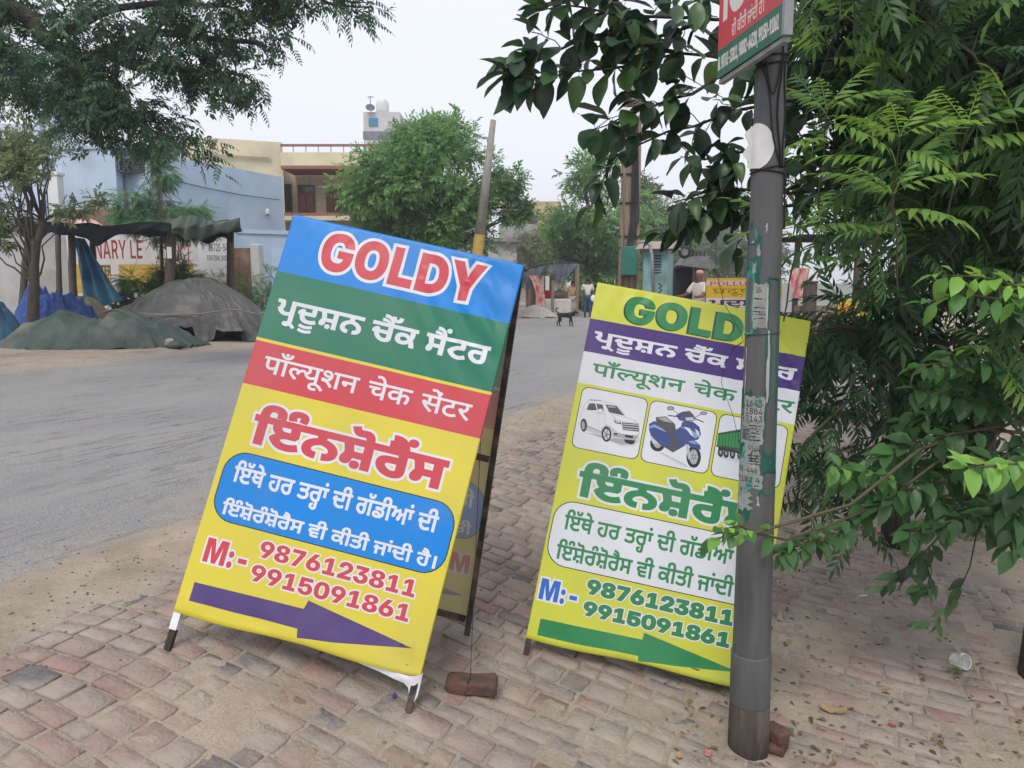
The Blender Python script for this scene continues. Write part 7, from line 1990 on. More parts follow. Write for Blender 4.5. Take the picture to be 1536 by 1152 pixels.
M_tgreen = tarp_mat('green_tarpaulin', (.04, .068, .056), (.028, .05, .042), (.12, .13, .1))
M_tgrey = tarp_mat('grey_tarpaulin', (.085, .088, .086), (.058, .06, .06), (.12, .118, .11))
M_tblue = tarp_mat('blue_tarpaulin', (.014, .08, .33), (.01, .05, .2), (.07, .1, .25))
M_tcyan = tarp_mat('cyan_tarpaulin', (.04, .22, .36), (.03, .15, .27), (.1, .26, .36))
M_tteal = tarp_mat('teal_tarpaulin', (.03, .12, .2), (.022, .08, .14), (.08, .15, .2))
M_tblack = tarp_mat('black_tarpaulin', (.008, .011, .012), (.015, .019, .02), (.03, .034, .033), .85)
M_tblack.node_tree.nodes['Principled BSDF'].inputs['Specular IOR Level'].default_value = .12
M_sack = tarp_mat('beige_sacking', (.3, .265, .2), (.22, .19, .145), (.16, .14, .11), .9)
M_log = mat('rough_log', (.075, .06, .05), (.12, .1, .085), 9, rough=.95, bump=.8, bscale=22, stretch=(4, 4, .7))


def crease(q, sc):
    """sharp folds of stiff sheet"""
    return 1 - 2.2 * abs(mnoise.noise(q * sc))


def heap(name, c, rx, ry, h, m, seed, prof=1.6, rot=0.0, lump=.16, fold=.05, nf=9, n=250, k=76, skirt=.12, hfun=None, parent=None, creas=.05, cs=2.4, fa=2.6, iso=.35, peaks=0):
    """a tarpaulin thrown over a pile: lumps, folds, creases and a rumpled hem on the ground"""
    P_ = []
    cr, sr = math.cos(rot), math.sin(rot)
    rs_ = random.Random(seed * 7 + 1)
    sup = []                                  # things under the sheet that hold it up like tent poles
    for _ in range(peaks):
        a_, b_ = rs_.uniform(0, 6.28), math.sqrt(rs_.random()) * .82
        sup.append((rx * b_ * math.cos(a_), ry * b_ * math.sin(a_), h * (1 - b_ ** prof) * rs_.uniform(.75, 1.12) + .04))
    for i in range(k + 1):
        row = []
        s = i / k
        for j in range(n + 1):
            t = 2 * math.pi * (j % n) / n
            d = Vector((math.cos(t), math.sin(t), 0))
            rad = 1 + .14 * mnoise.noise(d * 1.6 + Vector((seed, 0, 0))) + skirt * max(0, s - .85) / .15 * (.35 + .65 * mnoise.noise(d * 6 + Vector((0, seed, 0))))
            x, y = rx * s * rad * d.x, ry * s * rad * d.y
            z = h * (1 - s ** prof)
            if sup:
                env = max(e[2] - 1.1 * h * (math.hypot(x - e[0], y - e[1]) / (.5 * (rx + ry))) ** 1.0 for e in sup)
                z = .3 * z + .7 * max(min(env, z * 1.25), 0)
            if hfun: z *= hfun(x / rx, y / ry)
            q = Vector((x, y, 0))
            z *= 1 + lump * mnoise.noise(q * 1.3 + Vector((0, 0, seed)))
            fd = math.sin(nf * t + 3 * mnoise.noise(d * 2 + Vector((seed, seed, 0))) + 2 * s)
            w = Vector((x + .25 * mnoise.noise(q * 1.5 + Vector((seed, 0, 4))), y * 1.6, z * .9)) + Vector((seed * 1.7, 0, 0))
            z += fold * fd * s * (1 - s ** 6) + .5 * fold * mnoise.noise(q * 4.5 + Vector((seed, 3, 0))) * (1 - s ** 8)
            c1 = Vector((d.x * fa, d.y * fa, s * 1.4 + seed)); c2 = Vector((d.x * fa * 2.3 + .6 * s, d.y * fa * 2.3, s * 2.2 + seed + 9))
            z += creas * (crease(c1, 1) * (.25 + s) + .45 * crease(c2, 1) * s + iso * crease(w, cs)) * (1 - s ** 8)
            z += .09 * max(0, (s - .86) / .14) * max(0, .3 + mnoise.noise(d * 11 + Vector((seed, 1, 1))))
            row.append(Vector((c[0] + x * cr - y * sr, c[1] + x * sr + y * cr, c[2] + max(z, -.02 if s > .97 else .02))))
        P_.append(row)
    return MB().sheet(P_).build(name, m, parent, smooth=True)


gx = at(125, 525, 17.6)
tag(heap('tarpaulin_heap', (gx.x, 18.3, 0), 2.35, 1.15, 1.0, M_tgreen, 3, 3.0, .06, .25, .07, 7, hfun=lambda x, y: 1 - .3 * abs(x - .15), creas=.07, cs=1.5, fa=2.4, iso=.5, skirt=.2, peaks=13), 'wide low heap under a dark green tarpaulin at the road edge', 'heap')
tag(MB().ball((Xat(263, 516, 17.6), 17.65, .09), .16, 9, 7, (1.5, .8, .6), .5).build('cloth_bundle', M_tgreen, smooth=True), 'small dark cloth bundle at the right end of the green heap', 'bundle')
tag(MB().ball((Xat(253, 510, 17.7), 17.75, .14), .13, 8, 6, (1, .8, .8), .4).build('stone', M_concrete, smooth=True), 'pale stone holding down the end of the green heap', 'stone')
# cart under a grey tarpaulin
ccx = Xat(285, 480, 20.6)
cart = thing('covered_cart', 'loaded cart under a creased grey tarpaulin tied with rope, right of the green heap', 'cart', (ccx, 20.6, 0))
HX = [(-1.0, .55), (-.75, .62), (-.45, .78), (-.2, .93), (.05, 1.0), (.3, 1.0), (.55, .86), (.8, .74), (1.0, .55)]
P_ = []
LX, LYh = 1.86, .95
for i in range(57):
    row = []
    s = i / 56
    for j in range(261):
        t = 2 * math.pi * (j % 260) / 260
        cx_, cy_ = math.cos(t), math.sin(t)
        ex = abs(cx_) ** .62 * (1 if cx_ > 0 else -1); ey = abs(cy_) ** .62 * (1 if cy_ > 0 else -1)
        hx = float(np.interp(ex * min(1, s * 1.8), [q[0] for q in HX], [q[1] for q in HX])) * 1.62
        fd = math.sin(19 * t + 4 * mnoise.noise(Vector((cx_ * 2, cy_ * 2, 5)))) * .5 + mnoise.noise(Vector((ex * 5, ey * 5, s * 2))) * .7
        if s < .55:
            u = s / .55
            x, y = ex * LX * u, ey * LYh * u
            z = hx * (1 - .42 * u ** 2.2) + .05 * fd * u + .19 * u * crease(Vector((cx_ * 2.6, cy_ * 2.6, u * .9)), 1.6) + .11 * u * crease(Vector((cx_ * 6, cy_ * 6, u * 1.6)), 1.7)
        else:
            u = (s - .55) / .45
            eave = hx * .58
            hem = 0.02
            if -.62 < ex < .75 and ey < -.2:      # opening at the front where the flap hangs short
                hem = (.42 if ex < .25 else (.3 if ex > .5 else .06)) + .08 * mnoise.noise(Vector((ex * 9, 1, 4)))
            z = eave + (hem - eave) * u + .06 * fd * (1 - u)
            fl_ = 1 + (.085 * crease(Vector((cx_ * 4, cy_ * 4, s * .8)), 1.8) + .05 * crease(Vector((cx_ * 9, cy_ * 9, s * 1.5)), 1.8)) * (.35 + u) + .10 * u * (1 + .5 * fd) + .035 * fd * math.sin(u * 3)
            x, y = ex * LX * fl_, ey * LYh * fl_
        row.append(Vector((ccx + x, 20.6 + y, max(z, .015))))
    P_.append(row)
MB().sheet(P_).build('tarpaulin', M_tgrey, cart, smooth=True)
MB().box((ccx, 20.6, .42), (3.2, 1.35, .1)).build('cart_bed', M_log, cart)
for sx in (-.9, .9):
    for sy in (-.62, .62):
        MB().lathe((ccx + sx, 20.6 + sy, .3), [(.29, -.05), (.3, -.03), (.3, .03), (.29, .05)], 18, (0, 1, 0)).build('wheel', M_iron, cart)
ring = [(ccx + 2.1 * (abs(math.cos(t)) ** .62) * (1 if math.cos(t) > 0 else -1), 20.6 + 1.16 * (abs(math.sin(t)) ** .62) * (1 if math.sin(t) > 0 else -1), .78 + .06 * math.sin(5 * t)) for t in np.linspace(0, 2 * math.pi, 60)]
MB().tube(ring, .018, 5, caps=False).build('rope', M_sack, cart)
tag(heap('tarpaulin_heap', (Xat(82, 460, 20.5), 20.5, 0), 1.25, .75, 1.22, M_tblue, 8, 2.8, 0, .35, .1, 7, creas=.13, cs=3.6, fa=3.4, iso=1.0, peaks=26), 'crumpled bright blue tarpaulin heap behind the green one', 'heap')
tag(heap('tarpaulin_heap', (Xat(-25, 470, 18.9), 18.9, 0), 1.05, .9, 1.62, M_tteal, 12, 2.2, 0, .2, .08, 9, peaks=8), 'teal blue tarpaulin heap cut off by the left edge', 'heap')
tag(heap('sack_pile', (Xat(128, 450, 21.6), 21.6, 0), .75, .55, 1.12, M_sack, 15, 3.0, 0, .3, .07, 7), 'dull beige sack pile between the blue heap and the hanging tarp', 'sacks')
# hanging cyan sheet
hp = []
for i in range(19):
    f = i / 18
    top = at(112 + 16 * f, 356 + 2 * f, 22.6); bot = at(124 + 58 * f, 470 - 20 * f, 21.8)
    row = []
    for j in range(19):
        g = j / 18
        p = top.lerp(bot, g) + Vector((0, .11 * math.sin(f * 17 + g * 2.5) * (.4 + g) + .05 * mnoise.noise(Vector((f * 6, g * 6, 2))), .0))
        row.append(p)
    hp.append(row)
tag(MB().sheet(hp).build('hanging_tarpaulin', M_tcyan, smooth=True), 'bright cyan tarpaulin hanging in folds from the stall roof', 'tarpaulin')

stall = thing('tarpaulin_stall', 'roadside stall of rough log posts under a sagging dark tarpaulin roof', 'stall', (Xat(200, 480, 22), 22, 0))


def log(px0, py0, px1, Y, r, ztop_py):
    a = at(px0, 470, Y); a.z = -.1
    b = at(px1, ztop_py, Y)
    pth = [a.lerp(b, t) + Vector((mnoise.noise(Vector((t * 4, px0, 0))) * .06, 0, 0)) for t in np.linspace(0, 1, 7)]
    return MB().tube(pth, [r * (1.1 - .25 * t) for t in np.linspace(0, 1, 7)], 9, jit=.1).build('post', M_log, stall, smooth=True)


log(247, 505, 259, 20.9, .13, 328); log(344, 455, 346, 23.0, .11, 338); log(139, 465, 140, 23.4, .09, 345); log(24, 470, 44, 20.9, .1, 338); log(110, 450, 107, 24.5, .12, 350); log(88, 440, 87, 24.5, .09, 350)
roof = []
for i in range(41):
    f = i / 40
    fx = 32 + 326 * f
    row = []
    for j in range(13):
        g = j / 12
        Y = 20.6 + 4.0 * g
        z = zpix(337, 20.8) + .06 * math.sin(f * 9) - .10 * math.sin(g * math.pi) * abs(math.sin(f * 8)) + .10 * fb(f * 7, g * 4, 3) + (.0 if f < .62 else .05)
        row.append(Vector((Xat(fx, 340, 20.8) + (Y - 20.8) * -.32, Y, z)))
    roof.append(row)
MB().sheet(roof).build('roof_sheet', M_tblack, stall, smooth=True)
# front valance hanging raggedly
val = []
for i in range(61):
    f = i / 60
    x = Xat(32 + 224 * f, 340, 20.6)
    zt_ = zpix(336, 20.6) + .06 * math.sin(f * 9)
    dep = .17 + .09 * abs(math.sin(f * 7.2)) + .14 * max(0, mnoise.noise(Vector((f * 9, 1, 1)))) + (.25 * math.exp(-((f - .1) / .07) ** 2)) + .3 * math.exp(-((f - .5) / .08) ** 2)
    val.append([Vector((x, 20.58 + .05 * math.sin(f * 40 + g * 3) * g - .05 * g, zt_ - dep * g)) for g in np.linspace(0, 1, 7)])
MB().sheet(val).build('valance', M_tblack, stall, smooth=True)
gv = []
for i in range(45):
    f = i / 44
    x = Xat(258 + 104 * f, 335, 20.5)
    zt_ = zpix(330 - 3 * math.sin(f * 3), 20.5) + .05 * math.sin(f * 8)
    dep = .38 + .2 * abs(math.sin(f * 5)) * (1 - f) + .10 * mnoise.noise(Vector((f * 8, 4, 1)))
    gv.append([Vector((x, 20.5 - .1 * math.sin(g * 3.1) + .05 * math.sin(f * 30 + g * 4), zt_ - dep * g + .05 * math.sin(g * 9 + f * 6))) for g in np.linspace(0, 1, 9)])
MB().sheet(gv).build('green_valance', M_tgreen, stall, smooth=True)
bk_ = []
for i in range(21):
    f = i / 20
    x = Xat(300 + 48 * f, 345, 22.9)
    bk_.append([Vector((x, 22.9 + .05 * math.sin(f * 20), zpix(340, 22.9) - (.4 + .1 * math.sin(f * 7)) * g)) for g in np.linspace(0, 1, 5)])
MB().sheet(bk_).build('rear_valance', M_tblack, stall, smooth=True)
for a, b, Y in ((30, 262, 20.75), (255, 360, 20.75)):
    MB().tube([at(a, 339, Y), at((a + b) / 2, 341, Y), at(b, 337, Y)], .05, 7, jit=.1).build('beam', M_log, stall)
tag(heap('cloth_bundle', (Xat(112, 330, 21.2), 21.3, zpix(338, 21.2) - .02), .6, .35, .2, mat('pink_cloth', (.5, .12, .17), (.55, .45, .44), 4, rough=.8, bump=.2), 20, 2.0, 0, .3, .03, 7, n=40, k=12), 'pink and white cloth bundle lying on the stall roof', 'cloth')
nt_ = MB().box(at(254, 379, 20.72), (.12, .02, .3))
tag(nt_.build('paper_notice', M_whiteblock), 'small white paper notice pinned to the front stall post', 'notice')
# firewood and rubble heap by the painted wall
random.seed(3)
wp = thing('firewood_pile', 'pile of brown firewood against the painted yellow wall', 'wood pile', (Xat(190, 440, 24.5), 24.5, 0))
for k in range(46):
    x = Xat(random.gauss(185, 16), 430, 24.5); h_ = random.uniform(.1, 1.25) * math.exp(-((x - Xat(185, 430, 24.5)) / .6) ** 2)
    d = Vector((random.uniform(-1, 1), random.uniform(-.5, .5), random.uniform(-.35, .35))).normalized() * random.uniform(.2, .4)
    c = Vector((x, 24.5 + random.uniform(-.3, .3), h_ + .05))
    MB().tube([c - d, c + d], [.05, .035], 6, jit=.15).build('stick', M_log, wp)
for k in range(9):
    b = ground_at(random.uniform(355, 400), random.uniform(470, 488))
    o = worn_brick((b.x, b.y, b.z + .05), (.23, .12, .09), random.uniform(0, 3), 'rubble_brick', 'broken red brick lying in the rubble by the ruined pillar', 30 + k)
    o['group'] = 'rubble by the ruined pillar'

# ------------------------------------------------------------------ down the road: poles, kiosk, people, dog, stalls
M_oldwood = mat('weathered_pole_wood', (.31, .24, .17), (.23, .18, .135), 7, rough=.9, bump=.5, bscale=30, stretch=(5, 5, .5), dirt=(.12, .09, .07), dscale=2)
M_greypole = mat('grey_cement_pole', (.3, .28, .25), (.24, .22, .2), 5, rough=.9, bump=.2, dirt=(.2, .17, .14))
M_yellowband = mat('yellow_pole_paint', (.36, .23, .06), (.28, .18, .055), 5, rough=.8, bump=.1)
# thin leaning cement pole with a yellow foot
lY = 29.2
a, b = at(715, 390, lY), at(740, 180, lY)
dirn = (b - a) / (b.z - a.z)
foot = a - dirn * (a.z - 0.0)
lp = thing('leaning_pole', 'thin grey cement pole with a yellow painted foot, leaning in front of the round tree', 'pole', foot)
c0 = a + dirn * (zpix(352, lY) - a.z)
MB().tube([foot - dirn * .2, c0], [.23, .2], 10).build('painted_foot', M_yellowband, lp, smooth=True)
MB().tube([c0, b], [.199, .105], 10).build('shaft', M_greypole, lp, smooth=True)
# brown utility pole with meter box, wires and white insulators
uY = 18.5
ub = at(941, 440, uY); ub.z = zat(ub.x, uY); ut = at(951, 60, uY)
up_ = thing('utility_pole', 'thick brown concrete utility pole with a green meter box, left of the teal kiosk', 'pole', ub)
ua = (ut - ub)
Mx = Matrix(((1, 0, ua.x / ua.z), (0, 1, ua.y / ua.z), (0, 0, 1)))
sh = MB()
for f0, f1, w0, w1 in ((0, 1, .46, .36),):
    v = []
    for f, w in ((f0, w0), (f1, w1)):
        c = ub + ua * f
        v += [c + Vector((sx * w / 2, sy * w * .3, 0)) for sx, sy in ((-1, -1), (1, -1), (1, 1), (-1, 1))]
    sh.add(v, [(3, 2, 1, 0), (4, 5, 6, 7), (0, 1, 5, 4), (1, 2, 6, 5), (2, 3, 7, 6), (3, 0, 4, 7)])
sh.build('shaft', M_oldwood, up_)
for sx in (-1, 1):   # the paler flanges
    MB().bar(ub + Vector((sx * .2, -.16, 0)), ut + Vector((sx * .155, -.125, 0)), .07, .05).build('flange', M_oldwood, up_)
MB().box((Xat(941, 392, uY), uY - .3, zpix(392, uY)), (px2m(22, uY), .22, px2m(42, uY)), None, .02).build('meter_box', mat('green_box_paint', (.035, .15, .12), (.045, .17, .135), 8, rough=.6, bump=.1), up_)
for k in (355, 372, 305, 262, 215):
    c = at(945, k, uY)
    MB().box((c.x, uY, c.z), (.5, .32, .03)).build('band', M_iron, up_)
ci = MB()
for q in range(5):
    ci.tube([at(938 + 4 * q, 120 + 10 * q, uY - .2), at(949 + 2 * q, 240, uY - .2), at(946 + 3 * q, 330, uY - .22), at(940 + q, 372, uY - .25)], .016, 5)
ci.build('cable', M_iron, up_)
MB().box((Xat(944, 172, uY), uY - .2, zpix(172, uY)), (.5, .12, .22), None, .03).build('white_clamp', M_whiteblock, up_)
arm = MB().bar(at(905, 90, uY - .2), at(1000, 100, uY - .2), .09, .09)
arm.build('cross_arm', M_iron, up_)
# overhead wires
for i, (p, q, sag) in enumerate(((at(1000, 98, uY), at(1330, 250, 60), .5), (at(952, 290, uY), at(1120, 395, 45), .4))):
    w = MB().tube([p.lerp(q, t) - Vector((0, 0, sag * 4 * t * (1 - t))) for t in np.linspace(0, 1, 14)], .012, 4, caps=False)
    tag(w.build('overhead_wire', M_iron), ['thin overhead wire running right from the brown pole into the trees', 'low thin wire crossing behind the teal kiosk roof'][i], 'wire', 'overhead wires')

# teal transformer kiosk with a small gabled roof
kY = 17.0
kx, kz = Xat(990, 400, kY), zat(Xat(990, 400, kY), kY)
M_kteal = mat('pale_teal_paint', (.22, .36, .36), (.17, .29, .3), 3, rough=.6, bump=.08, dirt=(.12, .17, .16), dscale=2.2)
M_kroof = mat('kiosk_roof', (.33, .27, .22), (.26, .22, .19), 5, rough=.8, bump=.1)
ks = thing('transformer_kiosk', 'pale teal steel transformer kiosk with louvres and a small gabled roof behind the lime board', 'kiosk', (kx, kY, kz))
kw, ztopk = px2m(38, kY), zpix(374, kY)
Mk = Matrix.Rotation(R_(-24), 3, 'Z')
MB().box((kx, kY + .2, (kz + ztopk) / 2), (kw * .98, .55, ztopk - kz), Mk, .015).build('cabinet', M_kteal, ks)
g = MB()
hw, hd, rz = kw * .72, .48, zpix(361, kY)
pts = [Vector((-hw, -hd, ztopk)), Vector((hw, -hd, ztopk)), Vector((hw, hd, ztopk)), Vector((-hw, hd, ztopk)), Vector((-hw, 0, rz)), Vector((hw, 0, rz))]
R24 = Matrix.Rotation(R_(-24), 3, 'Z')
pts = [R24 @ Vector((p.x, p.y, 0)) + Vector((kx, kY + .2, p.z)) for p in pts]
g.add(pts, [(0, 1, 5, 4), (2, 3, 4, 5), (0, 4, 3), (1, 2, 5), (3, 2, 1, 0)])
g.build('roof', M_kroof, ks)
lvv = MB()
for k in range(7):
    c = R24 @ Vector((0.05, -.285, 0)) + Vector((kx, kY + .2, zpix(384 + k * 4.2, kY)))
    lvv.box(c, (.16, .02, .025), R24)
lvv.build('louvre', M_iron, ks)
dr = MB().box(R24 @ Vector((.0, -.283, 0)) + Vector((kx, kY + .2, zpix(424, kY))), (kw * .8, .015, px2m(44, kY)), R24).build('door', M_kteal, ks)
for k in range(5):
    MB().box(R24 @ Vector((.11 + .04 * (k % 2), -.295, 0)) + Vector((kx, kY + .2, zpix(426 + k * 3, kY))), (.035, .02, .03), R24).build('fastener', M_iron, dr)
MB().tube([at(958, 364, kY - .2), at(968, 362, kY - .25), at(975, 368, kY - .25), at(978, 385, kY - .25), at(980, 440, kY - .25)], .035, 7).build('conduit', mat('grey_conduit', (.3, .31, .32), None, 6, rough=.5, bump=0), ks, smooth=True)

# upturned handcart on top of a brick pier
vY = 21
sc_ = thing('upturned_cart', 'upturned grey handcart with two small wheels in the air, right of the teal kiosk', 'cart', (Xat(1040, 420, vY), vY, zat(Xat(1040, 420, vY), vY)))
M_cartgrey = mat('grey_cart_metal', (.2, .2, .205), (.13, .13, .135), 6, rough=.6, bump=.15, metal=.2)
body = MB()
P0_ = [at(1016, 398, vY), at(1026, 386, vY), at(1050, 384, vY), at(1066, 392, vY), at(1072, 402, vY), at(1060, 404, vY)]
n = len(P0_)
body.add([p + Vector((0, -.3, 0)) for p in P0_] + [p + Vector((0, .4, 0)) for p in P0_], [tuple(range(n)), tuple(range(2 * n - 1, n - 1, -1))] + [(i, i + n, (i + 1) % n + n, (i + 1) % n) for i in range(n)])
body.build('body', M_cartgrey, sc_)
for px, dy in ((1024, -.25), (1036, .3)):
    c = at(px, 379, vY)
    w_ = MB().lathe((c.x, vY + dy, c.z), [(.1, -.05), (.16, -.05), (.17, -.02), (.17, .02), (.16, .05), (.1, .05)], 18, (0.25, 1, 0)).build('wheel', M_iron, sc_, smooth=True)
    MB().lathe((c.x - .01, vY + dy - .06, c.z), [(.09, -.01), (.095, 0), (.03, .03)], 14, (0, 1, 0)).build('hub', M_cartgrey, w_)
for px in (1044, 1050, 1056):
    MB().bar(at(px, 388, vY), at(px + 1, 377, vY), .03).build('stake', M_iron, sc_)
MB().bar(at(1068, 398, vY), at(1074, 410, vY), .04).build('shaft', M_iron, sc_)
MB().bar(at(1018, 398, vY), at(1008, 408, vY), .04).build('shaft', M_iron, sc_)
pr = thing('brick_pier', 'brown rough brick pier under the upturned handcart', 'pier', (Xat(1049, 430, vY), vY, -.3))
MB().box((Xat(1051, 430, vY), vY, zpix(440, vY)), (px2m(16, vY), .5, px2m(82, vY)), None, .04).build('brickwork', mat('brown_pier', (.19, .14, .09), (.13, .1, .07), 5, rough=.95, bump=.5, bscale=18), pr)
MB().box((Xat(1030, 430, vY), vY + .6, zpix(430, vY)), (px2m(30, vY), .3, px2m(60, vY)), None, .03).build('low_wall', M_iron, pr)

# yellow pollution board behind the lime board
M_sgyellow = mat('board_yellow', (.62, .43, .04), (.55, .38, .04), 3, rough=.6, bump=.05)
M_orange = mat('board_orange_letter', (.55, .09, .03), None, 5, rough=.6, bump=0)
M_navy = mat('board_navy_letter', (.05, .04, .12), None, 5, rough=.6, bump=0)
M_brownl = mat('board_brown_letter', (.28, .13, .03), None, 5, rough=.6, bump=0)
M_pinkw = mat('board_pale_band', (.66, .54, .5), None, 3, rough=.6, bump=0)


def flat_board(name, label, px0, py0, px1, py1, Y, layers, mats, legs=True, thick=.03, yaw=0.0):
    O = at(px0, py1, Y); x1 = Xat(px1, py1, Y); w = x1 - O.x; h = zpix(py0, Y) - O.z
    root = thing(name, label, 'sign board', (O.x + w / 2, Y, O.z))

    def Pp(u, v): return np.c_[O.x + u * w, np.full_like(u, Y), O.z + v * h]
    printed('board_face', (0, 0, 1, 1), layers, mats, Pp, root, step=.3)
    MB().box((O.x + w / 2, Y + thick / 2 + .004, O.z + h / 2), (w, thick, h)).build('backing', M_iron, root)
    if legs:
        for u in (.06, .94):
            zb = zat(O.x + u * w, Y)
            MB().box((O.x + u * w, Y + thick + .025, (zb + O.z + h) / 2), (.05, .05, O.z + h - zb)).build('leg', M_iron, root)
    return root


board_print = [(3, poly((0, .78), (1, .78), (1, .93), (0, .93))), (1, text('pollution', .05, .93, .785, .90, 0, 730)), (2, text('pollution_hi', .08, .86, .56, .70, 0, 640)), (3, poly((0, 0), (1, 0), (1, .44), (0, .44))), (4, grow(text('pollution_gu', .05, .9, .2, .38, 0, 640), .004))]
flat_board('notice_board', 'yellow board with orange, brown and navy lettering behind the pole and lime board', 1058, 417, 1172, 470, 8.8, board_print, [M_sgyellow, M_orange, M_brownl, M_pinkw, M_navy])
flat_board('notice_board', 'small yellow board with red lettering half hidden in the leaves at right', 1256, 450, 1322, 476, 11.5, [(1, text('pollution', .04, .96, .25, .75, 0, 730))], [M_sgyellow, M_orange, M_brownl])

# ---- people
SKIN = mat('brown_skin', (.17, .085, .05), (.14, .07, .045), 8, rough=.6, bump=0)
HAIR = mat('black_hair', (.012, .01, .01), None, 20, rough=.7, bump=0)


def skin_mesh(name, nodes, edges, m, parent, sub=2):
    """one continuous surface grown round a skeleton: nodes {key: (point, radius)}"""
    keys = list(nodes)
    inv = world_matrix(parent).inverted() if parent else Matrix.Identity(4)
    me = bpy.data.meshes.new(name)
    me.from_pydata([tuple(inv @ Vector(nodes[k][0])) for k in keys], [(keys.index(a), keys.index(b)) for a, b in edges], [])
    o = bpy.data.objects.new(name, me); COL.objects.link(o)
    if parent: o.parent = parent
    md = o.modifiers.new('skin', 'SKIN')
    md.use_smooth_shade = True
    if not me.skin_vertices: bpy.context.view_layer.update()
    for i, k in enumerate(keys):
        r = nodes[k][1]
        sv = me.skin_vertices[0].data[i]
        sv.radius = r if hasattr(r, '__len__') else (r, r)
        sv.use_root = i == 0
    s = o.modifiers.new('subsurf', 'SUBSURF'); s.levels = sub; s.render_levels = sub
    me.materials.append(m)
    return o


def person(label, base, S, J, shirt, trousers, hair=HAIR, yaw=0.0, cap=None, hands=True):
    """J: joint offsets from the base in metres for a 1.7 m figure, x right, y away from the viewer"""
    root = thing('person', label, 'person', base)
    M = Matrix.Rotation(yaw, 3, 'Z')
    W = {k: Vector(base) + M @ (Vector(v) * S) for k, v in J.items()}
    r = lambda x: x * S
    nodes = {'pelvis': (W['pelvis'], r(.12)), 'waist': (W['waist'], r(.105)), 'chest': (W['chest'], r(.135)), 'neck': (W['neck'], r(.052)), 'head': (W['head'], r(.085)), 'crown': (W['crown'], r(.062))}
    ed = [('pelvis', 'waist'), ('waist', 'chest'), ('chest', 'neck'), ('neck', 'head'), ('head', 'crown')]
    for s in ('l', 'r'):
        nodes.update({'sh' + s: (W['sh' + s], r(.062)), 'el' + s: (W['el' + s], r(.043)), 'wr' + s: (W['wr' + s], r(.03)), 'ha' + s: (W['ha' + s], r(.036)),
                      'hip' + s: (W['hip' + s], r(.09)), 'kn' + s: (W['kn' + s], r(.062)), 'an' + s: (W['an' + s], r(.04)), 'to' + s: (W['to' + s], r(.038))})
        ed += [('chest', 'sh' + s), ('sh' + s, 'el' + s), ('el' + s, 'wr' + s), ('wr' + s, 'ha' + s), ('pelvis', 'hip' + s), ('hip' + s, 'kn' + s), ('kn' + s, 'an' + s), ('an' + s, 'to' + s)]
    skin_mesh('body', nodes, ed, SKIN, root)
    # face: nose and ears; hair as its own cap
    hd = (W['head'] + W['crown']) / 2
    fw = M @ Vector(J.get('face', (0, -1, 0)))
    sd_ = fw.cross(Vector((0, 0, 1))).normalized()
    f = MB().ball(hd + fw * r(.09) - Vector((0, 0, r(.02))), r(.018), 6, 5, (1, 1, 1.4))
    f.build('nose', SKIN, root, smooth=True)
    for q in (-1, 1): MB().ball(hd + sd_ * q * r(.088) - Vector((0, 0, r(.02))), r(.025), 6, 5, (.5, .8, 1.2)).build('ear', SKIN, root, smooth=True)
    hb_ = MB().ball(hd - fw * r(.034 if not cap else .01) + Vector((0, 0, r(.042 if not cap else .06))), r(.093), 12, 8, (1, 1.03, .92 if not cap else .7))
    hb_.build('cap' if cap else 'hair', cap or hair, root, smooth=True)
    sh_ = {k: (nodes[k][0], nodes[k][1] * 1.14) for k in ('waist', 'chest', 'shl', 'shr')}
    sh_ = {'chest': (W['chest'], r(.158)), 'waist': (W['waist'], r(.14)), 'hem': (W['pelvis'] + Vector((0, 0, r(-.03))), r(.14)), 'neck': (W['neck'].lerp(W['chest'], .45), r(.085))}
    se = [('chest', 'waist'), ('waist', 'hem'), ('chest', 'neck')]
    for s in ('l', 'r'):
        sh_['sh' + s] = (W['sh' + s], r(.079)); sh_['sl' + s] = (W['sh' + s].lerp(W['el' + s], .85), r(.064))
        se += [('chest', 'sh' + s), ('sh' + s, 'sl' + s)]
    skin_mesh('shirt', sh_, se, shirt, root)
    tr_ = {'pelvis': (W['pelvis'], r(.13))}; te = []
    for s in ('l', 'r'):
        tr_['hip' + s] = (W['hip' + s], r(.103)); tr_['kn' + s] = (W['kn' + s], r(.076)); tr_['an' + s] = (W['an' + s] + (W['kn' + s] - W['an' + s]) * .08, r(.062))
        te += [('pelvis', 'hip' + s), ('hip' + s, 'kn' + s), ('kn' + s, 'an' + s)]
    skin_mesh('trousers', tr_, te, trousers, root)
    for s in ('l', 'r'):
        MB().ball(W['an' + s].lerp(W['to' + s], .55) - Vector((0, 0, r(.03))), r(.07), 8, 6, (.75, 1.5, .55)).build('shoe', HAIR, root, smooth=True)
    return root, W


STAND = dict(pelvis=(0, 0, .95), waist=(0, 0, 1.1), chest=(0, .01, 1.32), neck=(0, 0, 1.47), head=(0, 0, 1.57), crown=(0, 0, 1.66), face=(0, 1, 0),
             shl=(-.19, 0, 1.4), ell=(-.25, .03, 1.12), wrl=(-.24, -.06, .9), hal=(-.235, -.09, .82), shr=(.19, 0, 1.4), elr=(.26, .03, 1.12), wrr=(.24, -.12, .93), har=(.23, -.17, .88),
             hipl=(-.09, 0, .9), knl=(-.1, -.02, .5), anl=(-.1, 0, .09), tol=(-.11, .13, .04), hipr=(.09, 0, .9), knr=(.11, .03, .5), anr=(.12, .02, .09), tor=(.13, .15, .04))
M_shirtw = mat('off_white_shirt', (.58, .55, .5), (.5, .47, .42), 7, rough=.9, bump=.15, bscale=14)
M_jean = mat('blue_jeans', (.035, .09, .19), (.025, .06, .13), 8, rough=.9, bump=.1)
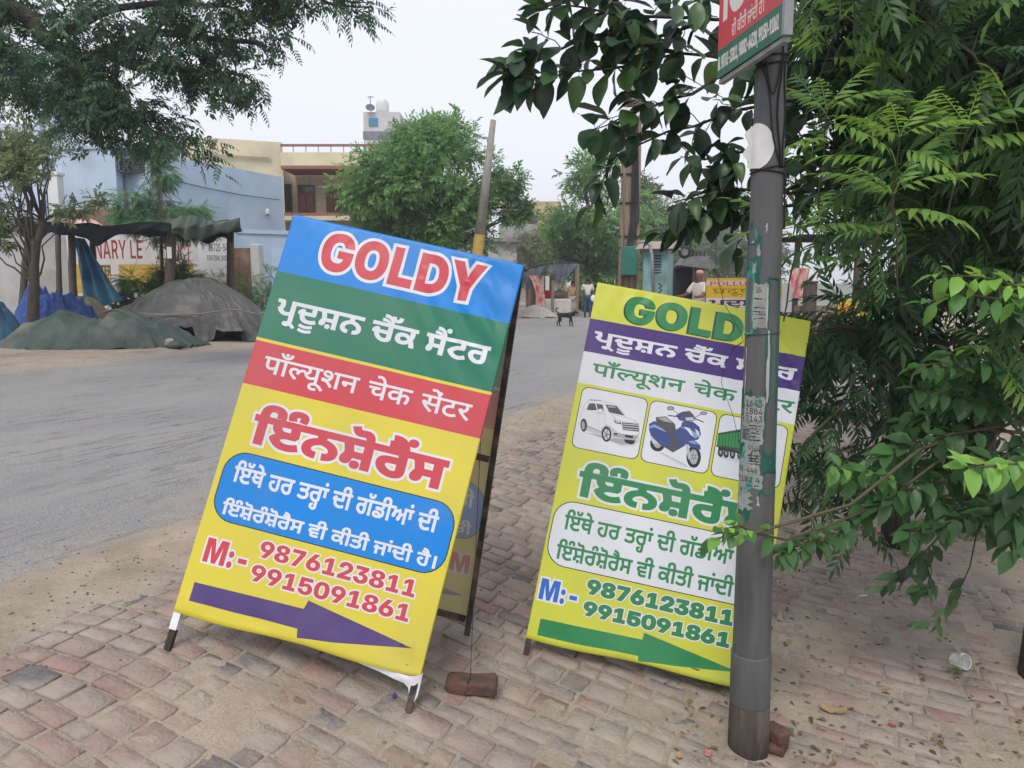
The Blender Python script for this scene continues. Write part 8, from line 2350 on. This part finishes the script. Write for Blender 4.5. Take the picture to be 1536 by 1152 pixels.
M_shirtr = mat('red_shirt', (.5, .06, .04), (.4, .045, .035), 7, rough=.9, bump=.1)
M_trw = mat('pale_trousers', (.45, .43, .4), None, 7, rough=.9, bump=.1)
M_tan = mat('tan_cloth', (.42, .24, .14), (.35, .19, .11), 7, rough=.9, bump=.1)
mp = ground_at(881, 476)
pr_, W = person('man seen from behind in a cream shirt and blue jeans, standing beside the cloth stall', mp, 1.0, STAND, M_shirtw, M_jean)
tag(MB().lathe(W['har'] + Vector((.03, -.06, -.05)), [(.01, -.01), (.14, -.012), (.17, 0), (.14, .03), (.06, .05), (.01, .055)], 18, (.35, -1, .2)).build('round_plate', M_whiteblock, smooth=True), 'round white plate held in the hand of the standing man', 'plate')

# motorcycle with two riders
mY = 17.5
mx = Xat(1034, 430, mY); mz = zat(mx, mY) + .28
gm = MB()
mo = thing('motorcycle', 'dark motorcycle carrying two men, mostly hidden behind the lime board', 'motorcycle', (mx, mY, mz - .28))
M_tyre = mat('black_tyre', (.015, .015, .016), None, 20, rough=.9, bump=.1)
M_chrome = mat('worn_metal', (.3, .3, .31), None, 10, rough=.35, metal=.7, bump=0)
M_tank = mat('maroon_tank', (.12, .02, .025), None, 5, rough=.3, bump=0, spec=.5)
md_ = Vector((-.82, -.57, 0)).normalized(); ms = Vector((-md_.y, md_.x, 0))
mb_ = Vector((mx, mY, mz - .28))
for d in (-.62, .66):
    c = mb_ + md_ * d + Vector((0, 0, .3))
    w_ = MB()
    P_ = [[c + (md_ * math.cos(t) + Vector((0, 0, 1)) * math.sin(t)) * (.26 + .045 * math.cos(p)) + ms * .045 * math.sin(p) for p in np.linspace(0, 2 * math.pi, 9)] for t in np.linspace(0, 2 * math.pi, 25)]
    w_.sheet(P_)
    wo_ = w_.build('wheel', M_tyre, mo, smooth=True)
    sp_ = MB()
    for k in range(6):
        t = math.pi * k / 6; e = (md_ * math.cos(t) + Vector((0, 0, 1)) * math.sin(t)) * .24
        sp_.tube([c - e, c + e], .007, 4)
    sp_.build('spokes', M_chrome, wo_)
MB().tube([mb_ + md_ * -.62 + Vector((0, 0, .3)), mb_ + md_ * -.1 + Vector((0, 0, .35)), mb_ + md_ * .25 + Vector((0, 0, .65)), mb_ + md_ * .5 + Vector((0, 0, .85))], .035, 7).build('frame', M_iron, mo)
MB().tube([mb_ + md_ * .66 + Vector((0, 0, .3)), mb_ + md_ * .42 + Vector((0, 0, 1.0))], .028, 7).build('fork', M_chrome, mo)
MB().ball(mb_ + md_ * .18 + Vector((0, 0, .82)), .2, 12, 8, (1.3, .9, .65)).build('fuel_tank', M_tank, mo, smooth=True)
MB().box(mb_ + md_ * -.35 + Vector((0, 0, .78)), (.75, .26, .1), Matrix((md_, ms, Vector((0, 0, 1)))).transposed(), .04).build('saddle', M_tyre, mo)
MB().box(mb_ + md_ * .0 + Vector((0, 0, .42)), (.4, .24, .3), Matrix((md_, ms, Vector((0, 0, 1)))).transposed(), .05).build('engine', M_chrome, mo)
MB().tube([mb_ + md_ * .36 - ms * .34 + Vector((0, 0, 1.06)), mb_ + md_ * .43 + Vector((0, 0, 1.02)), mb_ + md_ * .36 + ms * .34 + Vector((0, 0, 1.06))], .016, 6).build('handlebar', M_iron, mo)
MB().ball(mb_ + md_ * .53 + Vector((0, 0, .92)), .09, 10, 7).build('headlight', M_chrome, mo, smooth=True)
SIT = dict(pelvis=(0, 0, .86), waist=(0, -.02, 1.02), chest=(0, -.04, 1.24), neck=(0, -.05, 1.4), head=(0, -.06, 1.5), crown=(0, -.07, 1.59), face=(0, -1, 0),
           shl=(-.19, -.03, 1.33), ell=(-.26, -.2, 1.1), wrl=(-.27, -.42, 1.07), hal=(-.28, -.5, 1.08), shr=(.19, -.03, 1.33), elr=(.26, -.2, 1.1), wrr=(.27, -.42, 1.07), har=(.28, -.5, 1.08),
           hipl=(-.1, -.02, .84), knl=(-.22, -.42, .74), anl=(-.24, -.3, .32), tol=(-.24, -.43, .28), hipr=(.1, -.02, .84), knr=(.22, -.42, .74), anr=(.24, -.3, .32), tor=(.24, -.43, .28))
myaw = math.atan2(md_.y, md_.x) + math.pi / 2
M_pinkcap = mat('pale_pink_cap', (.5, .28, .23), None, 8, rough=.9, bump=0)
person('seated rider in a white shirt and pale pink cap behind the lime board', mb_ + md_ * -.12 + Vector((.18, 0, .12)), 1.0, SIT, M_shirtw, M_trw, cap=M_pinkcap, yaw=myaw)
person('seated man in a red shirt beside the teal kiosk', mb_ + md_ * .75 + Vector((-.08, .8, .04)), .98, SIT, M_shirtr, M_jean, yaw=myaw + .3)

# black dog walking on the road, seen from the side
dg = ground_at(849, 489.5)
M_dog = mat('black_fur', (.012, .012, .014), (.022, .02, .02), 30, rough=.8, bump=.3, bscale=120)
dog = thing('dog', 'black dog with a curled tail standing on the road', 'dog', dg)
D = lambda x, y, z: dg + Vector((x * .85, y * .85, z * .85))
dn_raw = {'hip': (D(-.24, 0, .47), (.085, .1)), 'belly': (D(-.05, 0, .45), (.085, .1)), 'chest': (D(.16, 0, .45), (.1, .125)), 'neck': (D(.29, .0, .53), (.07, .075)), 'skull': (D(.37, -.03, .59), (.07, .065)), 'snout': (D(.46, -.06, .55), (.038, .036)), 'nose': (D(.51, -.075, .54), (.026, .024)),
      't0': (D(-.32, 0, .53), .035), 't1': (D(-.40, 0, .62), .03), 't2': (D(-.42, 0, .71), .03), 't3': (D(-.35, 0, .75), .028), 't4': (D(-.3, 0, .7), .02),
      'hl1': (D(-.25, -.07, .36), .06), 'hl2': (D(-.2, -.075, .25), .042), 'hl3': (D(-.29, -.075, .15), .026), 'hl4': (D(-.25, -.075, .03), .024), 'hl5': (D(-.21, -.075, .015), .022),
      'hr1': (D(-.27, .07, .36), .06), 'hr2': (D(-.27, .075, .25), .04), 'hr3': (D(-.36, .075, .15), .026), 'hr4': (D(-.35, .075, .03), .024), 'hr5': (D(-.31, .075, .015), .022),
      'fl1': (D(.17, -.07, .36), .052), 'fl2': (D(.15, -.075, .2), .032), 'fl3': (D(.15, -.075, .04), .024), 'fl4': (D(.19, -.075, .015), .022),
      'fr1': (D(.19, .07, .36), .052), 'fr2': (D(.25, .075, .2), .032), 'fr3': (D(.26, .075, .04), .024), 'fr4': (D(.3, .075, .015), .022)}
de = [('hip', 'belly'), ('belly', 'chest'), ('chest', 'neck'), ('neck', 'skull'), ('skull', 'snout'), ('snout', 'nose'), ('hip', 't0'), ('t0', 't1'), ('t1', 't2'), ('t2', 't3'), ('t3', 't4'),
      ('hip', 'hl1'), ('hl1', 'hl2'), ('hl2', 'hl3'), ('hl3', 'hl4'), ('hl4', 'hl5'), ('hip', 'hr1'), ('hr1', 'hr2'), ('hr2', 'hr3'), ('hr3', 'hr4'), ('hr4', 'hr5'),
      ('chest', 'fl1'), ('fl1', 'fl2'), ('fl2', 'fl3'), ('fl3', 'fl4'), ('chest', 'fr1'), ('fr1', 'fr2'), ('fr2', 'fr3'), ('fr3', 'fr4')]
dn = {k: (v[0], tuple(q * .85 for q in v[1]) if hasattr(v[1], '__len__') else v[1] * .85) for k, v in dn_raw.items()}
skin_mesh('body', dn, de, M_dog, dog)
for q in (-1, 1):
    MB().add([D(.33, -.03 + q * .05, .63), D(.38, -.03 + q * .055, .64), D(.345, -.03 + q * .075, .73), D(.35, -.03 + q * .02, .64)], [(0, 1, 2), (1, 3, 2), (3, 0, 2), (0, 3, 1)]).build('ear', M_dog, dog)

# cloth stall under a black sheet
qY = 35.5
qx0, qx1 = Xat(792, 440, qY), Xat(868, 440, qY)
cs = thing('cloth_stall', 'open roadside stall with hanging cloths under a rumpled black sheet roof, behind the dog', 'stall', (Xat(830, 470, qY), qY, 0))
for px, py, Yq in ((866, 396, qY), (829, 420, qY), (795, 412, qY), (862, 405, qY + 2), (800, 410, qY + 2)):
    MB().bar((Xat(px, 440, Yq), Yq, -.05), (Xat(px, 440, Yq), Yq, zpix(py, Yq)), .1).build('post', M_oldwood, cs)
rs_ = []
for i in range(25):
    f = i / 24; row = []
    for j in range(11):
        g_ = j / 10
        p = at(782 + 84 * f, 414 - 20 * math.sin(f * 2.2) * (1 if f < .8 else .92), qY + 2.4 * g_)
        p.z = zpix(411 - 12 * math.sin(min(1, f * 1.4) * 1.5), qY) + .18 * mnoise.noise(Vector((f * 6, g_ * 3, 2))) + .22 * math.sin(g_ * math.pi)
        row.append(p)
    rs_.append(row)
MB().sheet(rs_).build('roof_sheet', M_tblack, cs, smooth=True)
fv = []
for i in range(31):
    f = i / 30
    x = Xat(782 + 84 * f, 410, qY); zt_ = zpix(411 - 12 * math.sin(min(1, f * 1.4) * 1.5), qY) + .1
    fv.append([Vector((x, qY - .05 - .06 * math.sin(f * 33 + 3 * g_), zt_ - (.5 + .3 * math.sin(f * 11)) * g_)) for g_ in np.linspace(0, 1, 5)])
MB().sheet(fv).build('front_sheet', mat('blue_black_sheet', (.05, .065, .09), (.12, .14, .17), 4, rough=.35, bump=.3, bscale=9, spec=.6), cs, smooth=True)
MB().box((Xat(812, 450, qY), qY + 2.0, .9), (px2m(44, qY), .06, 1.7)).build('back_cloth', mat('brown_backdrop', (.2, .16, .12), (.3, .24, .18), 3, rough=.95, bump=.1), cs)
MB().box((Xat(835, 462, qY), qY + .7, .42), (px2m(46, qY), 1.2, .75), None, .05).build('counter', mat('white_counter_cloth', (.55, .53, .48), (.45, .43, .38), 4, rough=.9, bump=.2), cs)
MB().box((Xat(820, 441, qY), qY + 1.0, .98), (px2m(22, qY), .7, .36), None, .06).build('goods', M_shirtr, cs)
MB().ball((Xat(842, 441, qY), qY + .9, .98), .3, 10, 7, (1.4, 1, .7), .4).build('goods', M_sack, cs, smooth=True)
ft_ = mat('flowered_cloth', (.6, .5, .46), (.48, .07, .09), 4.5, rough=.95, bump=.15)
hc_ = []
for i in range(13):
    f = i / 12
    a_, b_ = at(793 + 13 * f, 413, qY - .2), at(806 + 14 * f, 466, qY - .6)
    hc_.append([a_.lerp(b_, g_) + Vector((.12 * math.sin(g_ * 4), -.1 * math.sin(f * 14 + g_ * 4), 0)) for g_ in np.linspace(0, 1, 9)])
tag(MB().sheet(hc_).build('hanging_cloth', ft_, smooth=True), 'white and red flowered cloth hanging at the left side of the cloth stall', 'cloth')
for i, (px, w) in enumerate(((811, 5), (818, 6), (834, 7))):
    s_ = []
    for k in range(7):
        f = k / 6
        s_.append([Vector((Xat(px + w * f, 420, qY + .1), qY + .1 - .04 * math.sin(f * 9), zpix(414, qY) - (.75 - .1 * i) * g_)) for g_ in np.linspace(0, 1, 4)])
    MB().sheet(s_).build('hung_garment', [M_trw, M_whiteblock, M_sack][i], cs, smooth=True)
J2 = dict(STAND); J2['face'] = (-.5, -.8, 0)
person('person in a tan wrap tending the cloth stall', (Xat(858, 472, qY + .2), qY + .25, zat(Xat(858, 472, qY + .2), qY)), .93, J2, M_tan, M_trw)
tag(heap('cloth_heap', (Xat(806, 472, qY - 1.2), qY - 1.2, 0), .9, .5, .5, M_trw, 55, 1.8, 0, .3, .05, 7, n=40, k=12), 'pale cloth heap on the ground before the cloth stall', 'cloth')
# boundary fence and sheds behind the standing man
fz = thing('dark_fence', 'dark board fence behind the standing man, left of the utility pole', 'fence', (Xat(900, 430, 44), 44, 0))
for k in range(9):
    px = 868 + k * 12
    MB().box((Xat(px, 430, 44), 44, .95), (px2m(11, 44), .06, 1.9 + .25 * (k % 3))).build('board', [M_iron, M_concrete, M_oldwood][k % 3], fz)
MB().bar((Xat(860, 425, 43.9), 43.9, 1.9), (Xat(975, 425, 43.9), 43.9, 1.7), .08).build('rail', M_oldwood, fz)
hd_ = thing('roadside_hedge', 'low dark green hedge by the standing man', 'hedge', (Xat(905, 460, 41), 41, 0))
LH = Leaves(); rg = np.random.default_rng(3)
pts_ = np.c_[rg.uniform(Xat(872, 460, 41), Xat(935, 460, 41), 900), rg.uniform(40.4, 41.6, 900), rg.uniform(0, 1, 900) ** .7 * 1.3]
LH.scatter(SPRAY, pts_, frame_from(rg.normal(size=(900, 3)) + [0, 0, .4], rg.normal(size=(900, 3)) * .4 + [0, -.3, 1]), .38 * rg.uniform(.6, 1.2, 900), rg.uniform(0, .7, 900))
LH.build('leaves', GREEN_FAR, hd_)
LBH = MB()
for k in range(12):
    x = Xat(874 + k * 5, 460, 41); LBH.tube([(x, 41, -.05), (x + random.uniform(-.1, .1), 41, .8)], .025, 5)
LBH.build('stems', M_bark, hd_)

# ---- right background, beyond the pole: concrete plinth, stall posts, cloth
kp = thing('concrete_plinth', 'low stepped grey concrete plinth at the path edge, right of the lime board', 'plinth', (3.9, 10.2, zat(3.9, 10.2)))
gA, gB = ground_at(1192, 573), ground_at(1330, 600)
zb = zat(gA.x, gA.y)
MB().box((Xat(1262, 560, 10.6), 10.9, zb + .1), (px2m(150, 10.6), .8, .34), Matrix.Rotation(R_(-5), 3, 'Z'), .03).build('step', M_concrete, kp)
MB().box((Xat(1270, 540, 11.4), 11.75, zb + .28), (px2m(170, 11.4), .8, .78), Matrix.Rotation(R_(-5), 3, 'Z'), .03).build('wall', M_concrete, kp)
for px, Y_, top_py, wpx, lb in ((1231, 10.9, 500, 9, 'dark square post standing on the concrete plinth'), (1212, 12.6, 425, 16, 'thick dark brown post behind the plinth, nearest the lime board'), (1283, 13, 380, 12, 'thin dark post among the leaves behind the plinth')):
    x = Xat(px, 500, Y_); z0 = zb if Y_ > 11.5 else zb + .25
    pt = thing('wooden_post', lb, 'post', (x, Y_, z0), 'posts behind the plinth')
    MB().box((x, Y_, (z0 + zpix(top_py, Y_)) / 2), (px2m(wpx, Y_), px2m(wpx, Y_), zpix(top_py, Y_) - z0), None, .015).build('timber', M_log, pt)
    MB().box((x, Y_, zpix(top_py, Y_) + .02), (px2m(wpx + 2, Y_), px2m(wpx + 2, Y_), .04), None, .01).build('cap', M_log, pt)
# tea stall clutter glimpsed through the leaves
ts = thing('plank_stall', 'brown plank stall glimpsed through leaves to the right of the pole', 'stall', (Xat(1245, 500, 14), 14, zb))
for k in range(7):
    z0 = zb + .2 + k * .17
    MB().box((Xat(1250, 500, 14), 14 + .02 * (k % 2), z0), (px2m(120, 14), .03, .14)).build('plank', M_oldwood, ts)
for px in (1192, 1308):
    MB().box((Xat(px, 500, 14), 14.06, zb + 1.2), (.08, .08, 2.6)).build('post', M_log, ts)
MB().box((Xat(1250, 500, 14), 14.3, zb + 2.5), (px2m(140, 14), 1.6, .06)).build('roof', M_tblack, ts)
c_ = []
for i in range(13):
    f = i / 12
    c_.append([at(1187 + 27 * f, 402 + 45 * g_, 13.6) + Vector((0, .06 * math.sin(f * 12 + g_ * 5), 0)) for g_ in np.linspace(0, 1, 9)])
tag(MB().sheet(c_).build('hanging_cloth', ft_, smooth=True), 'white and red patterned cloth hanging just right of the pole', 'cloth')
M_far = mat('hazy_far_wall', (.36, .38, .36), (.3, .32, .31), .5, rough=.9, bump=.02)
fw_ = thing('far_wall', 'long grey far wall under the hazy trees, right of the kiosk', 'wall', (Xat(1120, 440, 70), 70, 0))
slab_between((Xat(985, 440, 70), 70), (Xat(1420, 440, 60), 60), -.6, 1.5, .4, 'wall', M_far, fw_)

# ------------------------------------------------------------------ litter, grass, air
random.seed(99)
cp = ground_at(1438, 1001)
cup = thing('plastic_cup', 'crushed clear plastic cup lying on the dirt at right', 'cup', cp)
M_clear = bpy.data.materials.new('clear_plastic'); M_clear.use_nodes = True
b_ = M_clear.node_tree.nodes['Principled BSDF']
b_.inputs['Base Color'].default_value = (.9, .92, .95, 1); b_.inputs['Roughness'].default_value = .12; b_.inputs['Transmission Weight'].default_value = .75; b_.inputs['IOR'].default_value = 1.2
P_ = []
ax = Vector((.35, -.75, .25)).normalized(); a_ = ax.orthogonal().normalized(); q_ = ax.cross(a_)
for i in range(10):
    s = i / 9
    rr = [.026, .027, .029, .030, .032, .033, .035, .036, .038, .039][i]
    P_.append([cp + Vector((0, 0, .036)) + ax * (s * .075 - .037) + (a_ * math.cos(t) + q_ * math.sin(t)) * rr * (1 + .42 * mnoise.noise(Vector((math.cos(t) * 1.5, math.sin(t) * 1.5, s * 3)))) for t in np.linspace(0, 2 * math.pi, 25)])
MB().sheet(P_).build('body', M_clear, cup, smooth=True)
MB().lathe(cp + Vector((0, 0, .036)) + ax * -.037, [(.002, 0), (.026, 0)], 24, ax, caps=False).build('bottom', M_clear, cup, smooth=True)
MB().lathe(cp + Vector((0, 0, .036)) + ax * .037, [(.037, -.001), (.042, 0), (.041, .002)], 24, ax, caps=False).build('rim', M_whiteblock, cup, smooth=True)


def scrap(name, label, cat, px, py, size, m, seed, lift=.006, curl=.25, asp=.6, yaw=None, group=None):
    g_ = ground_at(px, py)
    yw_ = yaw if yaw is not None else random.uniform(0, 6.28)
    c1, s1 = math.cos(yw_), math.sin(yw_)
    rows_ = []
    for i in range(8):
        row = []
        for j in range(8):
            x, y = (i / 7 - .5), (j / 7 - .5) * asp
            w = 1 - .5 * abs(x) ** 1.5 * 2 * (1 if seed % 2 else .3)
            y *= w
            z = lift + size * (curl * x * x * 2 + curl * y * y * 2 + .12 * mnoise.noise(Vector((x * 4, y * 4, seed))))
            row.append(Vector((g_.x + size * (x * c1 - y * s1), g_.y + size * (x * s1 + y * c1), g_.z + max(z, .002))))
        rows_.append(row)
    o = MB().sheet(rows_).build(name, m, smooth=True)
    md = o.modifiers.new('thickness', 'SOLIDIFY'); md.thickness = .0012
    return tag(o, label, cat, group)


M_card = mat('tan_card', (.36, .25, .13), (.28, .19, .1), 12, rough=.9, bump=.1)
M_redfoil = mat('red_wrapper', (.45, .05, .06), None, 9, rough=.4, bump=.05)
M_pinkfoil = mat('pink_wrapper', (.45, .17, .17), None, 9, rough=.6, bump=.05)
M_yelfoil = mat('yellow_wrapper', (.6, .5, .2), None, 9, rough=.5, bump=.05)
M_violetfoil = mat('violet_wrapper', (.07, .05, .3), None, 9, rough=.4, bump=.05)
scrap('paper_scrap', 'folded tan cardboard scrap on the bricks to the right of the pole foot', 'scrap', 1249, 1068, .11, M_card, 3, curl=.35, asp=.5, yaw=-.35)
scrap('wrapper', 'small red wrapper on the dirt below the cardboard scrap', 'wrapper', 1338, 1090, .035, M_redfoil, 5)
scrap('wrapper', 'faded pink wrapper pressed into the sand left of the pole foot', 'wrapper', 1062, 1131, .05, M_pinkfoil, 7, curl=.05)
scrap('wrapper', 'yellow wrapper under the hanging twig at right', 'wrapper', 1361, 832, .14, M_yelfoil, 9, curl=.4)
scrap('wrapper', 'violet wrapper by the right foot of the blue board', 'wrapper', 592, 1046, .03, M_violetfoil, 11)
scrap('wrapper', 'reddish wrapper pile on the path near the grass', 'wrapper', 1330, 806, .2, M_pinkfoil, 13, curl=.3)
scrap('dry_leaf', 'curled tan dry leaf near the bottom right of the pole foot', 'leaf', 1018, 1137, .04, M_card, 14, curl=.4)
st0, st1 = ground_at(1290, 897, .012), ground_at(1300, 896, .012)
tag(MB().tube([st0, st0.lerp(st1, .5) + Vector((0, 0, .003)), st1], .006, 7).build('white_stick', M_whiteblock), 'short white stick lying on the path', 'stick')
# dry leaves and twigs scattered by wind under the tree: countless
dl = Leaves()
N = 520
px = np.array([random.uniform(1000, 1536) for _ in range(N)]); py = np.array([random.uniform(760, 1150) for _ in range(N)])
pts_, dd, uu = [], [], []
for a, b in zip(px, py):
    p = ground_at(a, b, .006)
    pts_.append(p[:]); t = random.uniform(0, 6.28); dd.append((math.cos(t), math.sin(t), random.uniform(-.1, .3))); uu.append((random.gauss(0, .3), random.gauss(0, .3), 1))
dl.scatter(leaf_template(lance(.4), 3, .5, .5), pts_, frame_from(np.array(dd), np.array(uu)), RNG.uniform(.012, .05, N), RNG.uniform(0, 1, N))
o = dl.build('fallen_leaves', leaf_mat('fallen_leaf', [(0, (.07, .05, .03)), (.6, (.16, .11, .06)), (1, (.28, .2, .1))], rough=.8, trans=.1), None)
tag(o, kind='stuff')
# grass under the tree at right, weeds by the pole
gr = Leaves()
blade = leaf_template(lambda t: .06 * (1 - t) + .004, 3, .2, .35)
pts_, hh_ = [], []
for k in range(9000):
    if k < 8400:
        a, b = random.uniform(1360, 1600), random.uniform(690, 850)
        if b > 775 + 70 * (.5 + mnoise.noise(Vector((a * .02, 1, 1)))) + (a - 1400) * .08: continue
        if a < 1375 + (b - 690) * .1 + 40 * mnoise.noise(Vector((b * .05, 5, 1))): continue
        h_ = random.uniform(.05, .14)
    else:
        a, b = random.gauss(1078, 16), random.gauss(1026, 7); h_ = random.uniform(.015, .05)
        if k > 8700: a, b = random.gauss(1435, 12), random.gauss(1006, 3); h_ = random.uniform(.01, .03)
    p = ground_at(a, b); pts_.append(p[:]); hh_.append(h_)
N = len(pts_)
dd = RNG.normal(size=(N, 3)) * .45 + [0, 0, 1.1]
gr.scatter(blade, pts_, frame_from(dd, RNG.normal(size=(N, 3))), np.array(hh_), RNG.uniform(0, 1, N))
o = gr.build('grass', leaf_mat('grass_blade', [(0, (.06, .11, .03)), (.5, (.11, .19, .05)), (1, (.22, .27, .09))], rough=.6, trans=.3), None)
tag(o, kind='stuff')

# ---- summer dust haze over the whole place
hz = MB().box((0, 190, 12), (760, 560, 30))
ho = hz.build('haze', [])
ho.data.materials.clear()
mh = bpy.data.materials.new('haze'); mh.use_nodes = True
nt = mh.node_tree; nt.nodes.clear()
o_ = nt.nodes.new('ShaderNodeOutputMaterial'); v_ = nt.nodes.new('ShaderNodeVolumePrincipled')
v_.inputs['Color'].default_value = (.93, .95, 1, 1); v_.inputs['Density'].default_value = .0016; v_.inputs['Anisotropy'].default_value = .3
nt.links.new(v_.outputs[0], o_.inputs['Volume'])
ho.data.materials.append(mh)
ho['kind'] = 'stuff'
